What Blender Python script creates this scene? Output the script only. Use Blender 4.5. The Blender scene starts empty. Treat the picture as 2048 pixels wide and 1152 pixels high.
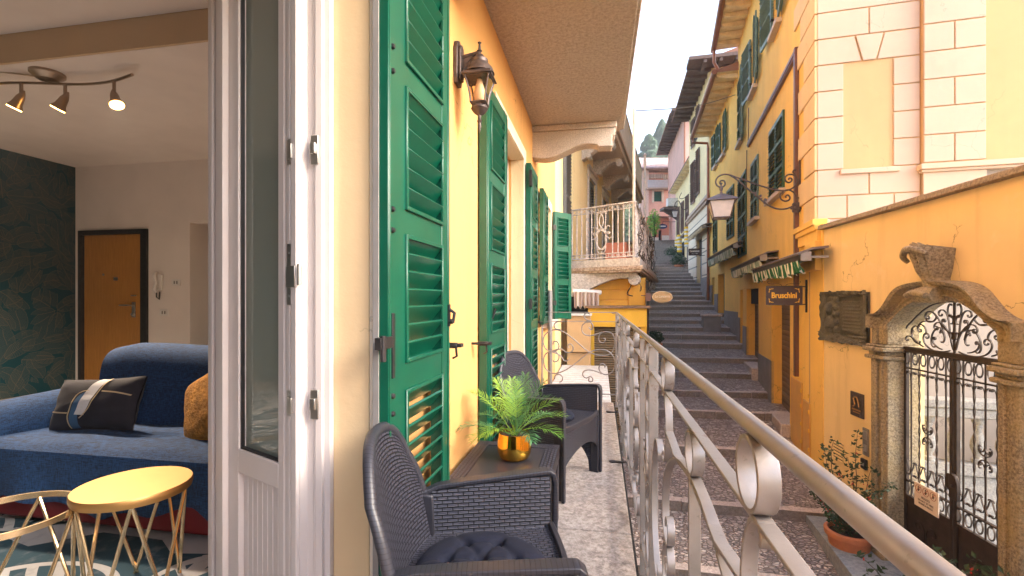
import bpy, bmesh, math, random
from mathutils import Vector, Matrix, noise
R=math.radians; sin=math.sin; cos=math.cos; pi=math.pi
rnd=random.Random(7)
S=bpy.context.scene; COL=S.collection
F=950.0; CX=1024.0; HY=597.0
# ---------- plan frames: street directions measured clockwise from +Y, all through the origin ----------
AA=R(10.44); AG=R(7.55); AC=R(18.2); AE=R(14.7); AF=R(12.7); AH=R(11.6)
def w2(ang,u,v): return (u*cos(ang)+v*sin(ang), -u*sin(ang)+v*cos(ang))
def loc2(ang,X,Y): return (X*cos(ang)-Y*sin(ang), X*sin(ang)+Y*cos(ang))
def onu(ang,u,px,py=None):
    """point of the vertical plane u=const that is seen in direction px,py -> (v,z,Y)"""
    t=(px-CX)/F; Y=u/(t*cos(ang)-sin(ang)); v=Y*t*sin(ang)+Y*cos(ang)
    return v,(0 if py is None else (HY-py)/F*Y),Y
def onv(ang,v,px,py=None):
    t=(px-CX)/F; Y=v/(t*sin(ang)+cos(ang)); u=Y*t*cos(ang)-Y*sin(ang)
    return u,(0 if py is None else (HY-py)/F*Y),Y
def street_z(Y):
    if Y<19: return -4.2+0.19*Y
    return -4.2+0.19*19+0.28*(Y-19)
# ---------- mesh builder ----------
class MB:
    def __init__(s): s.v=[];s.f=[];s.uv=[];s.mi=[];s.hasuv=False
    def add(s,vs,fs,uvs=None,m=0):
        b=len(s.v); s.v+= [tuple(p) for p in vs]
        for i,f in enumerate(fs):
            s.f.append([b+k for k in f]); s.mi.append(m)
            if uvs: s.uv.append(uvs[i]); s.hasuv=True
            else: s.uv.append(None)
    def box(s,x0,x1,y0,y1,z0,z1,m=0):
        if x0>x1:x0,x1=x1,x0
        if y0>y1:y0,y1=y1,y0
        if z0>z1:z0,z1=z1,z0
        s.add([(x0,y0,z0),(x1,y0,z0),(x1,y1,z0),(x0,y1,z0),(x0,y0,z1),(x1,y0,z1),(x1,y1,z1),(x0,y1,z1)],
              [(3,2,1,0),(4,5,6,7),(0,1,5,4),(1,2,6,5),(2,3,7,6),(3,0,4,7)],m=m)
        return s
    def obox(s,c,ax,ay,az,m=0):
        c=Vector(c);ax=Vector(ax);ay=Vector(ay);az=Vector(az)
        vs=[c+ax*i+ay*j+az*k for k in(-1,1) for (i,j) in((-1,-1),(1,-1),(1,1),(-1,1))]
        s.add(vs,[(3,2,1,0),(4,5,6,7),(0,1,5,4),(1,2,6,5),(2,3,7,6),(3,0,4,7)],m=m); return s
    def sweep(s,pts,N,w,t,closed=False,m=0,taper=None):
        pts=[Vector(p) for p in pts]; N=Vector(N).normalized(); n=len(pts); vs=[];fs=[];us=[];L=0
        for i,p in enumerate(pts):
            if closed: d=pts[(i+1)%n]-pts[i-1]
            else: d=pts[min(i+1,n-1)]-pts[max(i-1,0)]
            if d.length<1e-9: d=Vector((1,0,0))
            d.normalize(); b=d.cross(N)
            if b.length<1e-6: b=Vector((0,0,1))
            b.normalize(); k=taper(i/(n-1)) if taper else 1
            for (a,c) in((-.5,-.5),(.5,-.5),(.5,.5),(-.5,.5)): vs.append(p+N*(w*a*k)+b*(t*c*k))
        rng=range(n if closed else n-1)
        for i in rng:
            j=(i+1)%n
            for k in range(4):
                l=(k+1)%4; fs.append((i*4+k,i*4+l,j*4+l,j*4+k))
        if not closed: fs+=[(3,2,1,0),(4*n-4,4*n-3,4*n-2,4*n-1)]
        s.add(vs,fs,m=m); return s
    def tube(s,pts,r,n=8,closed=False,m=0):
        pts=[Vector(p) for p in pts]; N=len(pts); vs=[];fs=[]
        d0=(pts[1]-pts[0]).normalized(); up=Vector((0,0,1)) if abs(d0.z)<.9 else Vector((1,0,0))
        nx=d0.cross(up).normalized()
        for i,p in enumerate(pts):
            if closed: d=pts[(i+1)%N]-pts[i-1]
            else: d=pts[min(i+1,N-1)]-pts[max(i-1,0)]
            if d.length<1e-9:d=d0
            d.normalize(); nx=(nx-d*nx.dot(d))
            if nx.length<1e-6: nx=d.orthogonal()
            nx.normalize(); ny=d.cross(nx); rr=r[i] if isinstance(r,(list,tuple)) else r
            for k in range(n):
                a=2*pi*k/n; vs.append(p+nx*(rr*cos(a))+ny*(rr*sin(a)))
        for i in range(N if closed else N-1):
            j=(i+1)%N
            for k in range(n):
                l=(k+1)%n; fs.append((i*n+k,i*n+l,j*n+l,j*n+k))
        if not closed: fs+=[tuple(range(n-1,-1,-1)),tuple(range((N-1)*n,N*n))]
        s.add(vs,fs,m=m); return s
    def lathe(s,prof,n=24,c=(0,0,0),m=0,sq=0,rot=0,ax='z'):
        vs=[];fs=[]
        for (r,z) in prof:
            for k in range(n):
                a=2*pi*k/n+rot; q=r
                if sq: q=r/max(abs(cos(a-rot+pi/4*0)),abs(sin(a-rot)))if sq==1 else r
                x,y=q*cos(a),q*sin(a)
                p={'z':(x,y,z),'x':(z,x,y),'y':(x,z,y)}[ax]
                vs.append((c[0]+p[0],c[1]+p[1],c[2]+p[2]))
        for i in range(len(prof)-1):
            for k in range(n):
                l=(k+1)%n; fs.append((i*n+k,i*n+l,(i+1)*n+l,(i+1)*n+k))
        fs+=[tuple(range(n-1,-1,-1)),tuple(range((len(prof)-1)*n,len(prof)*n))]
        s.add(vs,fs,m=m); return s
    def cyl(s,p0,p1,r,n=16,m=0): return s.tube([p0,p1],r,n,m=m)
    def prism(s,poly,axis,a0,a1,m=0):
        def P(p,a): return {'x':(a,p[0],p[1]),'y':(p[0],a,p[1]),'z':(p[0],p[1],a)}[axis]
        n=len(poly); vs=[P(p,a0) for p in poly]+[P(p,a1) for p in poly]
        fs=[tuple(range(n)),tuple(range(2*n-1,n-1,-1))]+[(i,(i+1)%n,n+(i+1)%n,n+i) for i in range(n)]
        s.add(vs,fs,m=m); return s
    def wall(s,u0,u1,v0,v1,z0,z1,holes=(),m=0,axis='x'):
        vs_=sorted({v0,v1,*[h[0] for h in holes],*[h[1] for h in holes]}); zs=sorted({z0,z1,*[h[2] for h in holes],*[h[3] for h in holes]})
        vs_=[a for a in vs_ if v0<=a<=v1]; zs=[a for a in zs if z0<=a<=z1]
        def inh(a,b): return any(h[0]<a<h[1] and h[2]<b<h[3] for h in holes)
        def P(u,v,z): return (u,v,z) if axis=='x' else (v,u,z)
        nv,nz=len(vs_)-1,len(zs)-1
        solid=[[not inh((vs_[i]+vs_[i+1])/2,(zs[j]+zs[j+1])/2) for j in range(nz)] for i in range(nv)]
        for i in range(nv):
            for j in range(nz):
                if not solid[i][j]: continue
                a,b,c,d=vs_[i],vs_[i+1],zs[j],zs[j+1]
                for u in(u0,u1): s.add([P(u,a,c),P(u,b,c),P(u,b,d),P(u,a,d)],[(0,1,2,3)],m=m)
                if i==0 or not solid[i-1][j]: s.add([P(u0,a,c),P(u1,a,c),P(u1,a,d),P(u0,a,d)],[(0,1,2,3)],m=m)
                if i==nv-1 or not solid[i+1][j]: s.add([P(u0,b,c),P(u1,b,c),P(u1,b,d),P(u0,b,d)],[(0,1,2,3)],m=m)
                if j==0 or not solid[i][j-1]: s.add([P(u0,a,c),P(u1,a,c),P(u1,b,c),P(u0,b,c)],[(0,1,2,3)],m=m)
                if j==nz-1 or not solid[i][j+1]: s.add([P(u0,a,d),P(u1,a,d),P(u1,b,d),P(u0,b,d)],[(0,1,2,3)],m=m)
        return s
    def grid(s,fn,nu,nv,uvs=None,thick=0,m=0,closed_u=False):
        """surface fn(a,b) a,b in 0..1 ; optional solid thickness"""
        P=[[Vector(fn(i/nu,j/nv)) for j in range(nv+1)] for i in range(nu+1)]
        def nrm(i,j):
            a=P[min(i+1,nu)][j]-P[max(i-1,0)][j]; b=P[i][min(j+1,nv)]-P[i][max(j-1,0)]
            n=a.cross(b); return n.normalized() if n.length>1e-12 else Vector((0,0,1))
        layers=[0] if not thick else [0,1]; idx={}; vs=[]
        for l in layers:
            for i in range(nu+1):
                for j in range(nv+1):
                    idx[l,i,j]=len(vs); vs.append(P[i][j]+(nrm(i,j)*thick if l else Vector((0,0,0))))
        fs=[];uv=[]
        U=uvs or (lambda a,b:(a,b))
        for l in layers:
            for i in range(nu):
                for j in range(nv):
                    q=[(i,j),(i+1,j),(i+1,j+1),(i,j+1)]
                    if l==0 and thick: q=q[::-1]
                    fs.append([idx[l,a,b] for a,b in q]); uv.append([U(a/nu,b/nv) for a,b in q])
        if thick:
            bd=[(i,0) for i in range(nu)]+[(nu,j) for j in range(nv)]+[(i,nv) for i in range(nu,0,-1)]+[(0,j) for j in range(nv,0,-1)]
            for k in range(len(bd)):
                a=bd[k];b=bd[(k+1)%len(bd)]
                fs.append([idx[0,a[0],a[1]],idx[0,b[0],b[1]],idx[1,b[0],b[1]],idx[1,a[0],a[1]]])
                ua=U(a[0]/nu,a[1]/nv);ub=U(b[0]/nu,b[1]/nv); uv.append([ua,ub,ub,ua])
        s.add(vs,fs,uv if uvs else None,m=m); return s
    def xf(s,M):
        s.v=[tuple(M@Vector(p)) for p in s.v]; return s
    def merge(s,o,M=None):
        s.add([M@Vector(p) for p in o.v] if M else o.v,o.f,m=0)
        k=len(o.f); s.mi[-k:]=o.mi; s.uv[-k:]=o.uv; s.hasuv=s.hasuv or o.hasuv; return s
    def build(s,name,mat,parent=None,bevel=0,smooth=35,loc=None,rot=None,fixn=True,sub=0,seg=2):
        me=bpy.data.meshes.new(name); me.from_pydata(s.v,[],s.f)
        for m_ in (mat if isinstance(mat,(list,tuple)) else [mat]): me.materials.append(m_)
        for p,mi in zip(me.polygons,s.mi): p.material_index=mi
        if s.hasuv:
            ul=me.uv_layers.new(name='UVMap'); k=0
            for p,u in zip(me.polygons,s.uv):
                for q in range(p.loop_total):
                    ul.data[p.loop_start+q].uv=u[q] if u else (0,0)
        bm=bmesh.new(); bm.from_mesh(me)
        if fixn: bmesh.ops.recalc_face_normals(bm,faces=bm.faces)
        if smooth:
            lim=R(smooth)
            for f in bm.faces:f.smooth=True
            for e in bm.edges:
                if len(e.link_faces)==2:
                    if e.calc_face_angle(0)>lim:e.smooth=False
                else:e.smooth=False
        bm.to_mesh(me);bm.free(); me.update()
        o=bpy.data.objects.new(name,me); COL.objects.link(o)
        if parent:
            o.parent=parent
            b=parent.get('_b')
            if loc is not None: o.location=Vector(loc)-(Vector(b) if b else Vector())
            elif b: o.location=-Vector(b)
        elif loc is not None: o.location=loc
        if rot: o.rotation_euler=rot
        if bevel:
            md=o.modifiers.new('bevel','BEVEL'); md.width=bevel; md.segments=seg; md.limit_method='ANGLE'; md.angle_limit=R(40)
        if sub:
            md=o.modifiers.new('sub','SUBSURF'); md.levels=sub; md.render_levels=sub
        return o
def tag(o,label=None,cat=None,group=None,kind=None):
    if label:o['label']=label
    if cat:o['category']=cat
    if group:o['group']=group
    if kind:o['kind']=kind
    return o
def thing(name,label,cat,ang=0,base=(0,0,0),group=None,framed=True,rz=None):
    """Empty at base (given in plan frame ang); children are modelled in frame coordinates when framed"""
    o=bpy.data.objects.new(name,None); COL.objects.link(o); o.empty_display_size=.2
    X,Y=w2(ang,base[0],base[1]); o.location=(X,Y,base[2]); o.rotation_euler=(0,0,-ang if rz is None else -ang+rz)
    tag(o,label,cat,group)
    if framed: o['_b']=list(base)
    return o
def struct(o): o['kind']='structure'; return o
def dup(root,loc=None,rz=None,label=None):
    def cp(o,par):
        c=o.copy(); COL.objects.link(c); c.parent=par
        for ch in list(o.children): cp(ch,c)
        return c
    r=cp(root,None)
    if loc is not None: r.location=loc
    if rz is not None: r.rotation_euler=(0,0,rz)
    if label: r['label']=label
    return r
# ---------- curve helpers ----------
def catmull(P,n=8,closed=False):
    P=[Vector(p) for p in P]; out=[]; N=len(P)
    rng=range(N if closed else N-1)
    for i in rng:
        if closed: a,b,c,d=P[i-1],P[i],P[(i+1)%N],P[(i+2)%N]
        else: a,b,c,d=P[max(i-1,0)],P[i],P[i+1],P[min(i+2,N-1)]
        for k in range(n):
            t=k/n
            out.append(.5*((2*b)+(c-a)*t+(2*a-5*b+4*c-d)*t*t+(3*b-a-3*c+d)*t**3))
    if not closed: out.append(P[-1])
    return out
def kcurve(kf,n=60,h0=0):
    x=y=0;h=h0;P=[(0,0)]
    for i in range(n):
        s=(i+.5)/n; h+=kf(s)/n; x+=cos(h)/n; y+=sin(h)/n; P.append((x,y))
    return P
def fit(P,p0,p1,i0=0,i1=-1,mir=False):
    P=[complex(x,-y if mir else y) for x,y in P]; a,b=P[i0],P[i1]
    q0,q1=complex(*p0),complex(*p1); k=(q1-q0)/(b-a)
    return [((z-a)*k+q0) for z in P]
def cscroll(p0,p1,mir=False,curl=9,mid=2.0,pw=5,n=56):
    """C scroll: both ends roll the same way. p0,p1 = where the ends start to roll"""
    P=kcurve(lambda s: mid+curl*6*abs(2*s-1)**pw,n)
    return [(z.real,z.imag) for z in fit(P,p0,p1,int(n*.2),int(n*.8),mir)]
def sscroll(p0,p1,mir=False,curl=9,mid=2.5,pw=5,n=64):
    P=kcurve(lambda s: (1 if s>.5 else -1)*(mid*abs(2*s-1)*1.6+curl*6*abs(2*s-1)**pw),n)
    return [(z.real,z.imag) for z in fit(P,p0,p1,int(n*.2),int(n*.8),mir)]
def jscroll(p0,p1,mir=False,curl=8,mid=.6,pw=4,n=44):
    """one rolled end at p1, straight start at p0"""
    P=kcurve(lambda s: mid+curl*6*s**pw*.8,n)
    return [(z.real,z.imag) for z in fit(P,p0,p1,0,int(n*.72),mir)]
def ring(c,r,n=20,rz=None): return [(c[0]+r*cos(2*pi*k/n),c[1]+(rz or r)*sin(2*pi*k/n)) for k in range(n)]
# ---------- materials ----------
_m={}
class NT:
    def __init__(s,name):
        m=bpy.data.materials.new(name); m.use_nodes=True; s.m=m; s.t=m.node_tree; s.t.nodes.clear()
        s.out=s.n('ShaderNodeOutputMaterial'); s.p=s.n('ShaderNodeBsdfPrincipled'); s.l(s.p.outputs[0],s.out.inputs[0])
        s.co=None
    def n(s,t,**k):
        x=s.t.nodes.new(t)
        for a,b in k.items(): setattr(x,a,b)
        return x
    def l(s,a,b): s.t.links.new(a,b)
    def C(s,kind='Object'):
        if not s.co: s.co=s.n('ShaderNodeTexCoord')
        return s.co.outputs[kind]
    def S(s,**k):
        for a,b in k.items():
            i=s.p.inputs[{'col':'Base Color','rough':'Roughness','metal':'Metallic','spec':'Specular IOR Level','em':'Emission Color','es':'Emission Strength','tr':'Transmission Weight','coat':'Coat Weight','sheen':'Sheen Weight','alpha':'Alpha','ior':'IOR'}[a]]
            if hasattr(b,'links') or isinstance(b,bpy.types.NodeSocket): s.l(b,i)
            else: i.default_value=(*b,1) if isinstance(b,(tuple,list)) and len(b)==3 else b
        return s
    def mapping(s,vec,scale=(1,1,1),rot=(0,0,0),loc=(0,0,0)):
        m=s.n('ShaderNodeMapping'); s.l(vec,m.inputs[0]); m.inputs['Scale'].default_value=scale; m.inputs['Rotation'].default_value=rot; m.inputs['Location'].default_value=loc
        return m.outputs[0]
    def noise(s,scale,detail=4,rough=.55,vec=None,dist=0):
        x=s.n('ShaderNodeTexNoise'); s.l(vec or s.C(),x.inputs['Vector']); x.inputs['Scale'].default_value=scale
        x.inputs['Detail'].default_value=detail; x.inputs['Roughness'].default_value=rough; x.inputs['Distortion'].default_value=dist; return x.outputs[0]
    def vor(s,scale,vec=None,feature='F1',rand=1):
        x=s.n('ShaderNodeTexVoronoi',feature=feature); s.l(vec or s.C(),x.inputs['Vector']); x.inputs['Scale'].default_value=scale; x.inputs['Randomness'].default_value=rand; return x
    def ramp(s,fac,stops,interp='LINEAR'):
        r=s.n('ShaderNodeValToRGB'); s.l(fac,r.inputs[0]); e=r.color_ramp.elements; r.color_ramp.interpolation=interp
        while len(e)<len(stops): e.new(.5)
        for k,(p,c) in enumerate(stops): e[k].position=p; e[k].color=(*c,1) if len(c)==3 else c
        return r.outputs[0]
    def math(s,op,a,b=None,c=None):
        x=s.n('ShaderNodeMath',operation=op)
        for i,q in enumerate((a,b,c)):
            if q is None: continue
            if isinstance(q,(int,float)): x.inputs[i].default_value=q
            else: s.l(q,x.inputs[i])
        return x.outputs[0]
    def mix(s,fac,a,b,mode='MIX'):
        x=s.n('ShaderNodeMix',data_type='RGBA',blend_type=mode)
        for i,q in ((0,fac),(6,a),(7,b)):
            if isinstance(q,(int,float)): x.inputs[i].default_value=q
            elif isinstance(q,(tuple,list)): x.inputs[i].default_value=(*q,1)
            else: s.l(q,x.inputs[i])
        return x.outputs[2]
    def bump(s,h,strength=.3,dist=.01,prev=None):
        b=s.n('ShaderNodeBump'); s.l(h,b.inputs['Height']); b.inputs['Strength'].default_value=strength; b.inputs['Distance'].default_value=dist
        if prev: s.l(prev,b.inputs['Normal'])
        s.l(b.outputs[0],s.p.inputs['Normal']); return b.outputs[0]
def sc(c,k): return tuple(x*k for x in c)
def plain(name,col,rough=.5,metal=0,var=.12,vs=8,bump=0,bs=60,bd=.004,**k):
    if name in _m: return _m[name]
    t=NT(name)
    if var:
        c=t.ramp(t.noise(vs,5,.6),[(.3,sc(col,1-var)),(.7,sc(col,1+var))]); t.S(col=c)
    else: t.S(col=col)
    t.S(rough=rough,metal=metal,**k)
    if bump: t.bump(t.noise(bs,4),bump,bd)
    _m[name]=t.m; return t.m
def stucco(name,col,stain=.25,bump=.35,bs=90,streak=True,patch=None):
    if name in _m: return _m[name]
    t=NT(name)
    big=t.noise(.7,5,.6); c=t.ramp(big,[(.3,sc(col,1-.10)),(.7,sc(col,1.06))])
    if streak:
        st=t.noise(1.0,5,.6,vec=t.mapping(t.C(),(3.5,3.5,.35)))
        c=t.mix(t.ramp(st,[(.5,(0,0,0)),(.78,(stain,)*3)]),c,sc(col,.55))
        f=t.noise(9,6,.7); c=t.mix(t.ramp(f,[(.62,(0,0,0)),(.8,(stain*.7,)*3)]),c,patch or sc(col,1.25))
    if streak:
        dn=t.n('ShaderNodeTexNoise'); t.l(t.C(),dn.inputs['Vector']); dn.inputs['Scale'].default_value=2.2; dn.inputs['Detail'].default_value=6
        dv=t.n('ShaderNodeVectorMath',operation='MULTIPLY_ADD'); t.l(dn.outputs['Color'],dv.inputs[0]); dv.inputs[1].default_value=(.7,.7,.7); t.l(t.C(),dv.inputs[2])
        ck=t.vor(.75,dv.outputs[0],'DISTANCE_TO_EDGE'); cm=t.math('MULTIPLY',t.math('LESS_THAN',ck.outputs['Distance'],.0022),t.math('GREATER_THAN',t.noise(.9,2),.52))
        c=t.mix(t.math('MULTIPLY',cm,min(.8,stain*2.2)),c,sc(col,.35))
        pt=t.noise(1.7,8,.72,dist=.8); c=t.mix(t.ramp(pt,[(.58,(0,0,0)),(.63,(stain*.9,)*3)]),c,patch or sc(col,1.18))
    t.S(col=c,rough=.85)
    b=t.bump(t.noise(bs,5,.6),bump*.6,.003); t.bump(t.noise(3.5,3,.5),bump*.7,.02,b)
    _m[name]=t.m; return t.m
def granite(name,c1,c2,sc_=70,bump=.5,blotch=(.5,.42,.3),bl=.3,bd=.006):
    if name in _m: return _m[name]
    t=NT(name); v=t.noise(sc_,3,.75); c=t.ramp(v,[(.35,c1),(.65,c2)])
    b=t.noise(2.2,6,.65); c=t.mix(t.ramp(b,[(.45,(0,0,0)),(.72,(bl,)*3)]),c,blotch)
    d=t.noise(6,6,.7); c=t.mix(t.ramp(d,[(.6,(0,0,0)),(.8,(.6,.6,.6))]),c,sc(c1,.6))
    t.S(col=c,rough=.88); x=t.bump(v,bump,bd); t.bump(d,bump*.8,.015,x)
    _m[name]=t.m; return t.m
def rattan(name,bw=.040,rh=.0125,ms=.0029,c=(.018,.0185,.027)):
    if name in _m: return _m[name]
    t=NT(name); b=t.n('ShaderNodeTexBrick'); t.l(t.C('UV'),b.inputs['Vector']); b.inputs['Scale'].default_value=1
    b.inputs['Brick Width'].default_value=bw; b.inputs['Row Height'].default_value=rh; b.inputs['Mortar Size'].default_value=ms; b.inputs['Mortar Smooth'].default_value=.9
    col=t.mix(b.outputs['Fac'],sc(c,2.7),sc(c,.06)); t.S(col=col,rough=.40,spec=.5)
    # strands of each cane
    sp=t.n('ShaderNodeSeparateXYZ'); t.l(t.C('UV'),sp.inputs[0])
    w=t.math('SINE',t.math('MULTIPLY',sp.outputs[1],2*pi/(rh/3)))
    h=t.math('ADD',t.math('MULTIPLY',t.math('SUBTRACT',1,b.outputs['Fac']),1),t.math('MULTIPLY',w,.06))
    t.bump(h,1.0,.007); _m[name]=t.m; return t.m
def ribbed(name,c=(.030,.031,.043)):
    if name in _m: return _m[name]
    t=NT(name); sp=t.n('ShaderNodeSeparateXYZ'); t.l(t.C('UV'),sp.inputs[0])
    w=t.math('PINGPONG',sp.outputs[0],.006); g=t.math('LESS_THAN',w,.0011)
    t.S(col=t.mix(g,c,sc(c,.35)),rough=.40); t.bump(t.math('SUBTRACT',1,g),.5,.002); _m[name]=t.m; return t.m
def leaf2d(t,vec2,scale,lines,edge,freq):
    v=t.vor(scale,vec2,rand=.85); e=t.vor(scale,vec2,'DISTANCE_TO_EDGE',.85)
    sm=t.n('ShaderNodeVectorMath',operation='SCALE'); t.l(vec2,sm.inputs[0]); sm.inputs['Scale'].default_value=scale
    ps=t.n('ShaderNodeVectorMath',operation='SCALE'); t.l(v.outputs['Position'],ps.inputs[0]); ps.inputs['Scale'].default_value=scale
    d=t.n('ShaderNodeVectorMath',operation='SUBTRACT'); t.l(sm.outputs[0],d.inputs[0]); t.l(ps.outputs[0],d.inputs[1])
    sp=t.n('ShaderNodeSeparateColor'); t.l(v.outputs['Color'],sp.inputs[0])
    r=t.n('ShaderNodeVectorRotate',rotation_type='Z_AXIS'); t.l(d.outputs[0],r.inputs[0]); t.l(t.math('MULTIPLY',sp.outputs[0],6.28),r.inputs['Angle'])
    q=t.n('ShaderNodeSeparateXYZ'); t.l(r.outputs[0],q.inputs[0])
    ay=t.math('ABSOLUTE',q.outputs[1]); curve=t.math('SUBTRACT',q.outputs[0],t.math('MULTIPLY',t.math('POWER',ay,.75),.9))
    rr=t.math('ADD',t.math('POWER',t.math('DIVIDE',t.math('ABSOLUTE',q.outputs[0]),.62),2),t.math('POWER',t.math('DIVIDE',ay,.34),2))
    ins=t.math('LESS_THAN',rr,1.0)
    vein=t.math('MULTIPLY',t.math('LESS_THAN',t.math('PINGPONG',curve,freq),lines),ins); mid=t.math('MULTIPLY',t.math('LESS_THAN',ay,lines*1.4),t.math('LESS_THAN',rr,1.25))
    ed=t.math('LESS_THAN',t.math('ABSOLUTE',t.math('SUBTRACT',rr,1)),edge*6)
    return t.math('MAXIMUM',t.math('MAXIMUM',vein,mid),ed),sp.outputs[1]
# scene palette
def wallpaper():
    t=NT('leaf wallpaper'); q=t.n('ShaderNodeSeparateXYZ'); t.l(t.C(),q.inputs[0]); cb=t.n('ShaderNodeCombineXYZ'); t.l(q.outputs[1],cb.inputs[0]); t.l(q.outputs[2],cb.inputs[1])
    dn=t.n('ShaderNodeTexNoise'); t.l(cb.outputs[0],dn.inputs['Vector']); dn.inputs['Scale'].default_value=2
    ad=t.n('ShaderNodeVectorMath',operation='MULTIPLY_ADD'); t.l(dn.outputs['Color'],ad.inputs[0]); ad.inputs[1].default_value=(.15,.15,0); t.l(cb.outputs[0],ad.inputs[2])
    f,_=leaf2d(t,ad.outputs[0],4.2,.0085,.006,.035)
    sh=t.n('ShaderNodeVectorMath',operation='ADD'); t.l(ad.outputs[0],sh.inputs[0]); sh.inputs[1].default_value=(3.7,1.3,0); f2,_=leaf2d(t,sh.outputs[0],3.6,.0085,.006,.035); f=t.math('MAXIMUM',f,f2)
    t.S(col=t.mix(t.math('MULTIPLY',f,.6),(.004,.046,.066),(.15,.12,.085)),rough=.85,spec=.15); return t.m
def rugmat():
    t=NT('leaf rug'); f,c=leaf2d(t,t.C(),2.0,.055,.03,.13)
    n=t.noise(14,3); wv=t.noise(160,2,vec=t.mapping(t.C(),(1,4,1)))
    base=t.mix(t.math('GREATER_THAN',c,.5),(.012,.06,.10),(.42,.44,.50)); alt=t.mix(t.math('GREATER_THAN',c,.5),(.50,.52,.56),(.008,.045,.075))
    col=t.mix(f,base,alt); col=t.mix(t.ramp(n,[(.55,(0,0,0)),(.75,(.5,.5,.5))]),col,(.2,.22,.27)); col=t.mix(.5,col,t.mix(wv,(.2,.2,.2),(1,1,1)),'MULTIPLY')
    t.S(col=col,rough=.95); t.bump(wv,.4,.003); return t.m
def cobble():
    t=NT('cobbles'); d=t.n('ShaderNodeTexNoise'); t.l(t.C(),d.inputs['Vector']); d.inputs['Scale'].default_value=6
    ad=t.n('ShaderNodeVectorMath',operation='MULTIPLY_ADD'); t.l(d.outputs['Color'],ad.inputs[0]); ad.inputs[1].default_value=(.06,.06,.0); t.l(t.C(),ad.inputs[2])
    v=t.vor(15,t.mapping(ad.outputs[0],(1,1.5,.6))); e=t.vor(15,t.mapping(ad.outputs[0],(1,1.5,.6)),'DISTANCE_TO_EDGE')
    sp=t.n('ShaderNodeSeparateColor'); t.l(v.outputs['Color'],sp.inputs[0])
    c=t.ramp(sp.outputs[0],[(0,(.28,.22,.20)),(.5,(.46,.38,.34)),(.85,(.58,.49,.43)),(1,(.75,.66,.60))])
    g=t.ramp(e.outputs['Distance'],[(.02,(0,0,0)),(.12,(1,1,1))]); c=t.mix(g,(.19,.15,.13),c)
    n=t.noise(1.3,5); c=t.mix(t.ramp(n,[(.4,(0,0,0)),(.7,(.35,.35,.35))]),c,(.36,.30,.265))
    t.S(col=c,rough=.62); t.bump(t.ramp(e.outputs['Distance'],[(0,(0,0,0)),(.2,(1,1,1))]),1,.03); return t.m
def woodmat():
    t=NT('cherry wood'); w=t.noise(6,6,.6,vec=t.mapping(t.C(),(8,8,.6)),dist=.6)
    t.S(col=t.ramp(w,[(.3,(.42,.18,.032)),(.7,(.54,.25,.05))]),rough=.35); return t.m
def fabric(name,c,k=2.2,s=260,rough=.9):
    t=NT(name); a=t.noise(s,2,vec=t.mapping(t.C(),(1,1,.12))); b=t.noise(s,2,vec=t.mapping(t.C(),(.12,.12,1)))
    f=t.math('MULTIPLY',t.math('ADD',a,b),.5); t.S(col=t.ramp(f,[(.38,sc(c,1/k)),(.62,sc(c,k))]),rough=rough,sheen=.0); t.bump(f,.35,.003); t.bump; return t.m
def stripes(name,axis,w,a,b):
    t=NT(name); q=t.n('ShaderNodeSeparateXYZ'); t.l(t.C('UV'),q.inputs[0])
    f=t.math('LESS_THAN',t.math('PINGPONG',q.outputs[axis],w),w*.5); t.S(col=t.mix(f,a,b),rough=.9); return t.m
def foliage(name,a,b,sat=1):
    t=NT(name); g=t.n('ShaderNodeNewGeometry'); rr=t.n('ShaderNodeTexWhiteNoise'); 
    c=t.ramp(t.noise(3,3),[(.35,a),(.65,b)]); t.S(col=c,rough=.5)
    tr=t.n('ShaderNodeBsdfTranslucent'); t.l(c,tr.inputs[0]); mx=t.n('ShaderNodeMixShader'); mx.inputs[0].default_value=.3
    t.l(t.p.outputs[0],mx.inputs[1]); t.l(tr.outputs[0],mx.inputs[2]); t.l(mx.outputs[0],t.out.inputs[0]); return t.m
def tiles(name,c):
    t=NT(name); q=t.n('ShaderNodeTexWave'); 
    t.l(t.C(),q.inputs['Vector']); q.bands_direction='Y'; q.inputs['Scale'].default_value=1.3; n=t.noise(5,4)
    t.S(col=t.mix(n,sc(c,.6),sc(c,1.4)),rough=.85); t.bump(q.outputs[1],.8,.05); return t.m
def slatmat(name,c,per):
    t=NT(name); q=t.n('ShaderNodeSeparateXYZ'); t.l(t.C(),q.inputs[0]); p=t.math('PINGPONG',q.outputs[2],per/2)
    g=t.math('LESS_THAN',p,per*.06); n=t.noise(4,5)
    t.S(col=t.mix(g,t.mix(n,sc(c,.85),sc(c,1.1)),sc(c,.35)),rough=.55); t.bump(t.math('SINE',t.math('MULTIPLY',p,pi/per)),.9,.02); return t.m
m_orange=stucco('orange plaster',(.68,.365,.125),.32,.4)
m_house2=stucco('pale yellow plaster',(.80,.61,.31),.3)
m_yellow=stucco('yellow plaster',(.86,.53,.12),.32,.35)
m_gatew=stucco('weathered ochre plaster',(.77,.57,.28),.5,.5,patch=(.78,.60,.36))
m_villa=stucco('villa yellow plaster',(.52,.335,.165),.14,.15)
m_block=stucco('villa blush stucco',(.52,.385,.295),.14,.2)
m_cream=stucco('cream plaster',(.64,.47,.28),.10,.5,60)
m_bandw=stucco('white plaster band',(.68,.58,.47),.15,.3)
m_int=plain('interior plaster',(.80,.74,.71),.9,var=.05,vs=2,bump=.15,bs=30)
m_beam=plain('warm-lit beam paint',(.66,.50,.33),.9,var=.05,vs=2)  # warm tint: orange light on the beam put into its colour
m_green=plain('green gloss paint',(.001,.078,.045),.32,var=.16,vs=5,bump=.06,bs=180,bd=.001,coat=.25)
m_dkgreen=plain('dark green paint',(.022,.075,.030),.42,var=.2,vs=4)
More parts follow.
